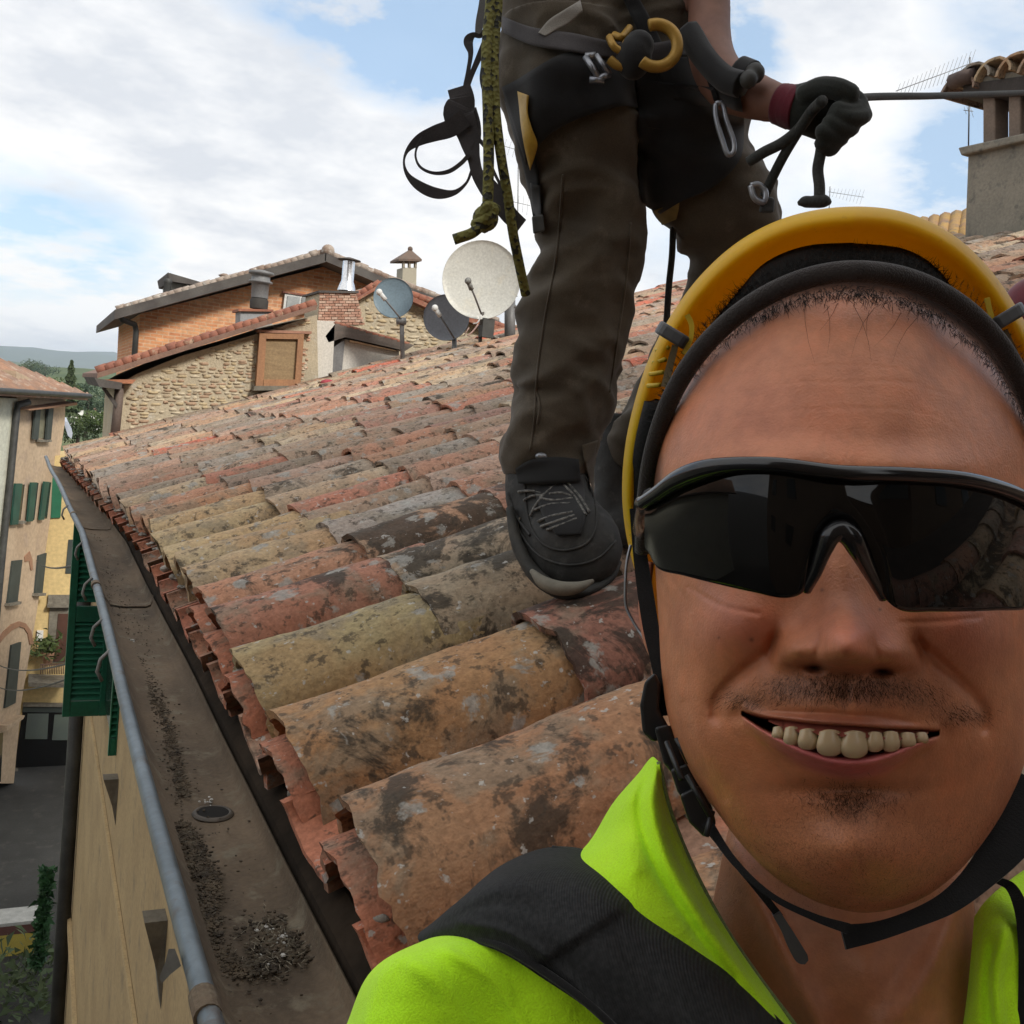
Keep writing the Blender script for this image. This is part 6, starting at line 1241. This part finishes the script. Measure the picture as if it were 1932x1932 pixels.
shell = mesh('helmet', V, Fc, yh, selfie); sdm = shell.modifiers.new('sub', 'SUBSURF'); sdm.levels = sdm.render_levels = 1
hbm = fabric('headband_pad', (.040, .032, .029), (.028, .022, .020), 1400, scale=40, bmp=.6)
HBP = [(1212, 1040), (1216, 950), (1232, 848), (1272, 738), (1333, 648), (1420, 573), (1520, 526), (1612, 512), (1712, 526), (1800, 568), (1878, 640), (1932, 732), (1968, 840), (1982, 950), (1985, 1060)]
A = spline(HBP, 120); ptsb = []
for i, a in enumerate(A):
    z_ = np.interp(i, [0, 24, 60, 96, 119], [.475, .430, .392, .430, .475]); ptsb.append(P(a[0], a[1], z_))
k = MB(); k.tube(ptsb, [.0036 + .0006 * math.sin(PI * i / 119) for i in range(120)], 20); k.build('headband', hbm, shell, True)
FZ = MB()                                                         # worn nap of the headband
for _ in range(2600):
    i = rng.integers(2, 118); a = A[i]; z_ = float(RM[:, 2] @ np.array(ptsb[i])); an = rng.uniform(-PI, PI); u0, v0 = a[0] + math.cos(an) * 24, a[1] + math.sin(an) * 24; ln = rng.uniform(2, 6); b_ = an + rng.normal(0, .8)
    FZ.add([P(u0 - .2, v0, z_ - .001), P(u0 + .2, v0, z_ - .001), P(u0 + math.cos(b_) * ln, v0 + math.sin(b_) * ln, z_ - .001)], [(0, 1, 2)])
o = FZ.build('headband_nap', hbm, shell); o['kind'] = 'stuff'
clipm = M('grey_clip_plastic', (.085, .085, .088), (.065, .065, .067), 30, .5, .15, .001)
for side_, (u, v, rot) in enumerate(((1262, 628, -.95), (1912, 592, .85))):
    c, s = math.cos(rot), math.sin(rot); 
    z_ = .462; k = MB(); A2 = spline([(-27, 6), (-22, -12), (0, -15), (22, -12), (30, 4), (24, 10), (-20, 10), (-27, 6)], 30)
    nrm = np.array([c, s]); tng = np.array([-s, c])
    # a band wrapped round the rim
    tg = (-1.02, 1.03)[side_]; V = []; td = np.array([math.cos(tg), math.sin(tg)]); nd = np.array([math.cos(tg + PI / 2), math.sin(tg + PI / 2)])
    for j in (-13, 13):
        for i in range(20):
            a = 2 * PI * i / 20; f3 = lambda x: math.copysign(abs(x) ** .5, x); p2 = np.array([u, v]) + td * j + nd * (8 + 33 * f3(math.cos(a)))
            V.append(P(p2[0], p2[1], .452 + .010 * f3(math.sin(a))))
    k = MB(); k.add(V, [(i, (i + 1) % 20, 20 + (i + 1) % 20, 20 + i) for i in range(20)] + [tuple(range(20)), tuple(range(39, 19, -1))]); o = k.build('rim_clip', clipm, shell); bevel(o, .001)
ye2 = M('yellow_strap_plastic', (.62, .42, .02), (.55, .36, .02), 20, .45, .05)
webbing([[(1296, 594, .447, 5), (1304, 610, .447, 5), (1304, 635, .447, 4.5), (1298, 652, .447, 4.5), (1290, 668, .447, 4.5)]], 'hook', ye2, shell, .0012, 24)
webbing([[(1862, 562, .450, 5), (1868, 588, .450, 5), (1876, 612, .450, 5), (1892, 636, .450, 6)]], 'hook', ye2, shell, .0012, 24)
for i, (a, b) in enumerate((((1238, 662), (1262, 655)), ((1232, 684), (1256, 678)), ((1226, 706), (1252, 702)), ((1222, 728), (1246, 726)))):
    k = MB(); k.tube([P(*a, .476), P(*b, .470)], .0011, 6); k.build('rib', ye2, shell, True)
webbing([[(1274, 652, .456, 6), (1264, 690, .460, 7), (1254, 730, .462, 7)]], 'suspension_tab', M('clear_plastic', (.36, .28, .16), rough=.3, bmp=0), shell, .001, 20); webbing([[(1893, 625, .456, 8), (1908, 660, .458, 9), (1925, 700, .46, 10)]], 'suspension_tab', bpy.data.materials['clear_plastic'], shell, .001, 20)
# inner foam and cradle
k = MB(); cr = spline([(1216, 1000, .50), (1206, 930, .50), (1214, 850, .49), (1240, 760, .48)], 20); k.tube([P(*a) for a in cr], .0065, 12); k.build('inner_pad', blackweb, shell, True)
strap_m = fabric('black_chin_strap', (.012, .012, .012), (.008, .008, .008), 1500, scale=60)
webbing([[(1200, 960, .485, 12), (1207, 1040, .480, 13), (1218, 1120, .472, 15), (1229, 1190, .463, 15), (1240, 1250, .455, 12), (1246, 1300, .450, 9), (1254, 1350, .446, 10)]], 'chin_strap', strap_m, shell, .001)
webbing([[(1262, 1370, .440, 14, .2), (1280, 1430, .436, 17, .2), (1305, 1500, .430, 18, .2), (1332, 1552, .424, 15, .2)], [(1330, 1545, .420, 10), (1385, 1625, .405, 7), (1455, 1690, .396, 6), (1540, 1732, .392, 7), (1600, 1752, .392, 10)],
         [(1335, 1565, .432, 5), (1385, 1625, .435, 6), (1432, 1680, .437, 7), (1470, 1728, .438, 7)], [(1590, 1768, .400, 22), (1650, 1758, .400, 17), (1720, 1735, .402, 16), (1790, 1702, .406, 20), (1850, 1650, .414, 27), (1905, 1580, .424, 40), (1960, 1480, .44, 48)]], 'chin_strap', strap_m, shell, .0012)
webbing([[(1464, 1722, .437, 8), (1482, 1752, .436, 9), (1500, 1786, .435, 12), (1512, 1806, .435, 11), (1518, 1812, .435, 5)]], 'strap_end', clipm, shell, .0025)
bkm = M('black_buckle_plastic', (.016, .017, .018), (.012, .012, .012), 30, .38, .1, .001)
def plate(pts, z, th, name, m, parent, bv=.0015): 
    k = MB(); k.prism([P(u, v, z if not hasattr(z, '__len__') else z[i]) for i, (u, v) in enumerate(pts)], ray(1300, 1400) * th); o = k.build(name, m, parent); bevel(o, bv, 3); return o
plate([(1216, 1285), (1236, 1268), (1246, 1290), (1244, 1340), (1262, 1372), (1256, 1392), (1232, 1400), (1212, 1382), (1207, 1330)], .440, .010, 'buckle_plate', bkm, shell)
plate([(1234, 1372), (1262, 1366), (1280, 1400), (1296, 1450), (1276, 1470), (1252, 1440)], .432, .009, 'buckle', bkm, shell)
plate([(1264, 1452), (1300, 1440), (1326, 1490), (1300, 1510), (1280, 1500)], .424, .009, 'buckle', bkm, shell)
plate([(1282, 1500), (1318, 1482), (1344, 1524), (1352, 1556), (1330, 1582), (1300, 1552)], .418, .009, 'buckle', bkm, shell)
for (a, b) in (((1258, 1400), (1286, 1470)), ((1296, 1462), (1340, 1540)), ((1276, 1392), (1300, 1440)), ((1344, 1530), (1332, 1578))): k = MB(); k.tube([P(*a, .414 if a[1] > 1440 else .424), P(*b, .410 if b[1] > 1440 else .422)], .0012, 8); k.build('buckle_ridge', bkm, shell, True)
k = MB(); k.tube([P(*a) for a in spline([(1190, 1028, .50), (1183, 1060, .50), (1180, 1110, .50), (1182, 1146, .50), (1196, 1175, .498), (1212, 1200, .495), (1228, 1222, .49)], 40)], .0008, 8); k.build('wire_bail', steel, shell, True)
# ---- sunglasses
lens, tl, bl = newmat('dark_lens'); bl.inputs['Base Color'].default_value = (.006, .0055, .005, 1); bl.inputs['Roughness'].default_value = .03; bl.inputs['Specular IOR Level'].default_value = .42
fT_g = curvef([(1212, 948), (1240, 930), (1280, 903), (1345, 880), (1448, 874), (1579, 889), (1719, 894), (1837, 905), (1932, 936), (2000, 985)])
LB = [(1222, 1040), (1241, 1072), (1290, 1086), (1345, 1100), (1420, 1117), (1485, 1128), (1512, 1120), (1530, 1096), (1546, 1062), (1562, 1024), (1573, 1008), (1585, 1004), (1598, 1008), (1612, 1028), (1635, 1068), (1655, 1104), (1676, 1136), (1701, 1152), (1760, 1154), (1813, 1154), (1880, 1152), (1940, 1148), (1985, 1120), (2000, 1080)]
fB_g = lambda u: np.interp(u, [p[0] for p in spline(LB, 300)], [p[1] for p in spline(LB, 300)])
def zg(u, v): 
    x = (u - 1600) / 390.; return .322 + .040 * abs(x) ** 2.6 + .008 * x * x + .000030 * (v - 1000)
us = np.linspace(1216, 1998, 200); nv_ = 30; V = []
for th in (0, .0018):
    for u in us:
        a, b = float(fT_g(u)), float(fB_g(u))
        for j in range(nv_): v = a + (b - a) * j / (nv_ - 1); V.append(P(u, v, zg(u, v) + th + .0035 * ((j / (nv_ - 1) - .5) * 2) ** 2))
S = 200 * nv_; Fc = []
for i in range(199):
    for j in range(nv_ - 1): a = i * nv_ + j; Fc += [(a, a + 1, a + nv_ + 1, a + nv_), (S + a, S + a + nv_, S + a + nv_ + 1, S + a + 1)]
    a = i * nv_; Fc.append((a, a + nv_, S + a + nv_, S + a)); a += nv_ - 1; Fc.append((a, S + a, S + a + nv_, a + nv_))
sun = mesh('sunglasses', V, Fc, lens, selfie)
frm = M('glossy_black_frame', (.010, .010, .011), (.008, .008, .009), 30, .16, .03, .0005, spec=.6)
k = MB(); us2 = np.linspace(1208, 1998, 120); k.tube([P(u, float(fT_g(u)) + 2, zg(u, fT_g(u)) - .0005) for u in us2], [.0016 + .0012 * math.exp(-((u - 1300) / 60) ** 2) + .0008 for u in us2], 14)
k.build('frame', frm, sun, True)
k = MB(); k.tube([P(*a) for a in spline([(1232, 940, .374), (1222, 960, .385), (1216, 985, .405), (1212, 1000, .44)], 20)], .0042, 12); k.build('temple', frm, sun, True)
k = MB(); arc = spline([(1520, 1112, .332), (1538, 1080, .327), (1556, 1034, .322), (1568, 1010, .320), (1585, 1001, .320), (1602, 1010, .320), (1618, 1036, .322), (1640, 1078, .327), (1668, 1126, .333)], 60); k.tube([P(a[0], a[1], a[2]) for a in arc], [.0020 + .0016 * math.exp(-((i - 30) / 14.) ** 2) for i in range(60)], 12); k.build('nose_bridge', frm, sun, True)
# ---- neon shirt: left shoulder with collar, right shoulder
neon, tn, bn = newmat('neon_yellow_cloth'); vec = node(tn, 'ShaderNodeTexCoord').outputs['Object']; wv = noise_n(tn, vec, 1300, 2, .5); bl_ = noise_n(tn, vec, 14, 4, .5)
cn_ = mixc(tn, 1.0, ramp(tn, bl_, [(.3, (.58, .98, .004)), (.7, (.50, .93, .003))]), ramp(tn, wv, [(.3, .90), (.7, 1.06)]), 'MULTIPLY'); tn.links.new(cn_, bn.inputs['Base Color']); bn.inputs['Roughness'].default_value = .85; bn.inputs['Sheen Weight'].default_value = .15; bump(tn, bn, math_n(tn, 'ADD', wv, math_n(tn, 'MULTIPLY', noise_n(tn, vec, 26, 4, .55, .8), 7.0)), .5, .0009)
def patch(rowsP, name, m, parent, nu=90, nv=90, th=.0014, ripple=None):
    R_ = [spline([(*p,) for p in row], nu) for row in rowsP]; G_ = np.zeros((nu, nv, 3))
    for i in range(nu): G_[i] = spline([tuple(R_[r][i]) for r in range(len(R_))], nv)
    if ripple is not None: G_[..., 2] -= ripple(G_[..., 0], G_[..., 1])
    def w3(g): return np.stack([(g[..., 0] - C) / F * g[..., 2], (g[..., 1] - C) / F * g[..., 2], g[..., 2]], -1) @ RM.T
    g2 = G_.copy(); g2[..., 2] += th; V = np.concatenate([w3(G_).reshape(-1, 3), w3(g2).reshape(-1, 3)]); S = nu * nv; Fc = []
    for i in range(nu - 1):
        for j in range(nv - 1): a = i * nv + j; Fc += [(a, a + 1, a + nv + 1, a + nv), (S + a, S + a + nv, S + a + nv + 1, S + a + 1)]
    for i in range(nu - 1): a = i * nv; Fc += [(a, a + nv, S + a + nv, S + a)]; a += nv - 1; Fc += [(a, S + a, S + a + nv, a + nv)]
    for j in range(nv - 1): Fc += [(j, S + j, S + j + 1, j + 1)]; a = (nu - 1) * nv + j; Fc += [(a, a + 1, S + a + 1, S + a)]
    return mesh(name, V, Fc, m, parent, True)
def rip(u, v):
    z = 0 * u
    for pts, a, w in (([(1238, 1450), (1232, 1520), (1260, 1620), (1330, 1740), (1420, 1860), (1500, 1990)], .0045, 13), ([(1222, 1450), (1205, 1520), (1225, 1610), (1300, 1740), (1380, 1850)], -.0035, 10), ([(1268, 1560), (1320, 1680), (1400, 1800), (1490, 1940)], .0022, 7), ([(1180, 1500), (1160, 1560), (1200, 1640)], .0025, 16), ([(760, 1800), (830, 1860), (880, 1940)], .0030, 20), ([(840, 1790), (930, 1850), (990, 1940)], .0025, 12), ([(740, 1810), (700, 1860), (690, 1932)], .003, 18)):
        z = z + a * np.exp(-(valley(u, v, pts, 1) / w)**2)
    return z
patch([[(1243, 1437, .470), (1232, 1428, .478), (1222, 1436, .488), (1214, 1450, .510), (1230, 1460, .54)],
       [(1262, 1520, .462), (1240, 1500, .456), (1195, 1490, .465), (1160, 1512, .505), (1190, 1530, .55)],
       [(1300, 1620, .452), (1250, 1590, .440), (1180, 1570, .450), (1098, 1606, .510), (1150, 1640, .56)],
       [(1362, 1740, .440), (1290, 1700, .425), (1150, 1650, .430), (960, 1690, .505), (1050, 1720, .57)],
       [(1430, 1842, .432), (1340, 1800, .415), (1080, 1730, .414), (820, 1772, .480), (900, 1820, .57)],
       [(1500, 1935, .426), (1400, 1900, .411), (1010, 1800, .402), (700, 1835, .450), (760, 1900, .56)],
       [(1580, 2050, .42), (1440, 2030, .408), (980, 1920, .394), (655, 1930, .435), (720, 2000, .56)],
       [(1700, 2300, .42), (1500, 2300, .40), (980, 2250, .388), (560, 2200, .43), (640, 2250, .56)]], 'shirt', neon, selfie, 110, 130, ripple=rip)
def rip2(u, v): return .004 * np.exp(-(valley(u, v, [(1895, 1760), (1880, 1830), (1885, 1932)], 1) / 12)**2) - .003 * np.exp(-(valley(u, v, [(1870, 1790), (1862, 1850), (1866, 1932)], 1) / 8)**2)
patch([[(1838, 1730, .470), (1856, 1704, .468), (1890, 1672, .475), (1950, 1630, .50), (2010, 1600, .53)],
       [(1832, 1800, .462), (1856, 1780, .452), (1900, 1750, .450), (1980, 1720, .47), (2080, 1700, .52)],
       [(1824, 1880, .456), (1850, 1870, .444), (1900, 1860, .440), (2020, 1830, .45), (2180, 1820, .50)],
       [(1812, 1960, .452), (1845, 1960, .440), (1900, 1960, .434), (2050, 1960, .44), (2280, 1960, .50)],
       [(1740, 2300, .44), (1845, 2300, .425), (1900, 2300, .42), (2080, 2300, .43), (2380, 2300, .50)]], 'shirt', neon, selfie, 60, 60, ripple=rip2)
# collar binding
cl = fabric('collar_binding', (.22, .30, .10), (.15, .2, .08), 1200)
tubepx([(1243, 1437, .469), (1262, 1520, .461), (1300, 1620, .451), (1362, 1740, .439), (1430, 1842, .431), (1500, 1935, .425), (1580, 2050, .419)], .0011, 'collar_edge', cl, selfie, 8, 60)
# shoulder strap of the rucksack
sp_, tsp, bsp = newmat('ribbed_black_strap'); vec = node(tsp, 'ShaderNodeTexCoord').outputs['Object']; wvt = node(tsp, 'ShaderNodeTexWave'); wvt.inputs['Scale'].default_value = 330; wvt.inputs['Distortion'].default_value = .6; mpw = node(tsp, 'ShaderNodeMapping'); mpw.inputs['Rotation'].default_value = (0, .6, .5); tsp.links.new(vec, mpw.inputs[0]); tsp.links.new(mpw.outputs[0], wvt.inputs['Vector'])
ln_ = noise_n(tsp, vec, 500, 2, .5); big_ = noise_n(tsp, vec, 22, 5, .6); tsp.links.new(mixc(tsp, .5, ramp(tsp, big_, [(.35, (.030, .031, .033)), (.65, (.018, .019, .019))]), ramp(tsp, ln_, [(.35, .010), (.68, .040)])), bsp.inputs['Base Color']); bsp.inputs['Roughness'].default_value = .85; bsp.inputs['Specular IOR Level'].default_value = .25
bump(tsp, bsp, math_n(tsp, 'ADD', wvt.outputs['Fac'], ln_), .35, .0005)
def rip3(u, v): return .002 * np.exp(-(valley(u, v, [(870, 1740), (960, 1760), (1080, 1850), (1150, 1932)], 1) / 10)**2) + .0035 * sg((-(u - 1085) * .55 - (v - 1742) * .835 + 30) / 3) * 1.0
patch([[(808, 1762, .492), (796, 1756, .480), (788, 1768, .462), (800, 1790, .450)],
       [(860, 1706, .480), (848, 1714, .452), (842, 1742, .432), (866, 1775, .420)],
       [(950, 1630, .492), (940, 1652, .434), (930, 1710, .410), (940, 1795, .402)],
       [(1048, 1597, .500), (1050, 1640, .432), (1034, 1730, .396), (1030, 1850, .388)],
       [(1130, 1612, .490), (1130, 1660, .425), (1120, 1760, .388), (1110, 1905, .380)],
       [(1230, 1700, .455), (1230, 1740, .410), (1220, 1850, .380), (1200, 1990, .374)],
       [(1340, 1796, .430), (1340, 1830, .400), (1320, 1930, .374), (1300, 2080, .370)],
       [(1480, 1935, .418), (1470, 1970, .394), (1450, 2060, .370), (1430, 2200, .366)],
       [(1640, 2150, .41), (1620, 2190, .39), (1600, 2260, .37), (1580, 2400, .366)]], 'shoulder_strap', sp_, selfie, 60, 140, .006, rip3)
tubepx([(808, 1764, .470), (866, 1766, .424), (938, 1782, .400), (1034, 1838, .386), (1112, 1896, .378), (1202, 1982, .372)], .0016, 'strap_edge_binding', strap_m, selfie, 8, 60)
tubepx([(1042, 1600, .495), (1125, 1616, .484), (1226, 1705, .452), (1338, 1800, .427), (1478, 1938, .416)], .0013, 'strap_edge_binding', strap_m, selfie, 8, 60)
webbing([[(1880, 1660, .462, 6), (1905, 1672, .46, 9), (1925, 1710, .452, 12), (1936, 1780, .445, 14), (1938, 1860, .44, 15), (1936, 1960, .435, 16)]], 'shoulder_strap', strap_m, selfie, .003)
# dark red helmet of a third person behind, at the frame edge
rr_ = ray(1975, 668); tz = -(HR) / (-math.sin(AL) * rr_[0] + math.cos(AL) * rr_[2]); c0 = rr_ * tz; rH = 92 * tz / F
red_m = M('dark_red_plastic', (.13, .004, .012), (.10, .004, .010), 10, .5, .05, spec=.3); rh = thing('red_helmet', c0, 'dark red helmet on the tiles below the big chimney, behind the yellow helmet', 'helmet')
k = MB(); k.lathe(c0 + np.array([0, 0, .0]), (-.36, 0, .93), [(rH * 1.62 * math.sin(a), rH * math.cos(a) ** .8 if a < 1.56 else .0001) for a in np.linspace(0, PI / 2, 14)], 32); k.build('shell', red_m, rh, True)
k = MB(); k.lathe(c0, (-.36, 0, .93), [(-.004, rH * .9), (-.004, rH * 1.12), (.004, rH * 1.12), (.012, rH * .99)], 32); k.build('brim', red_m, rh, True)
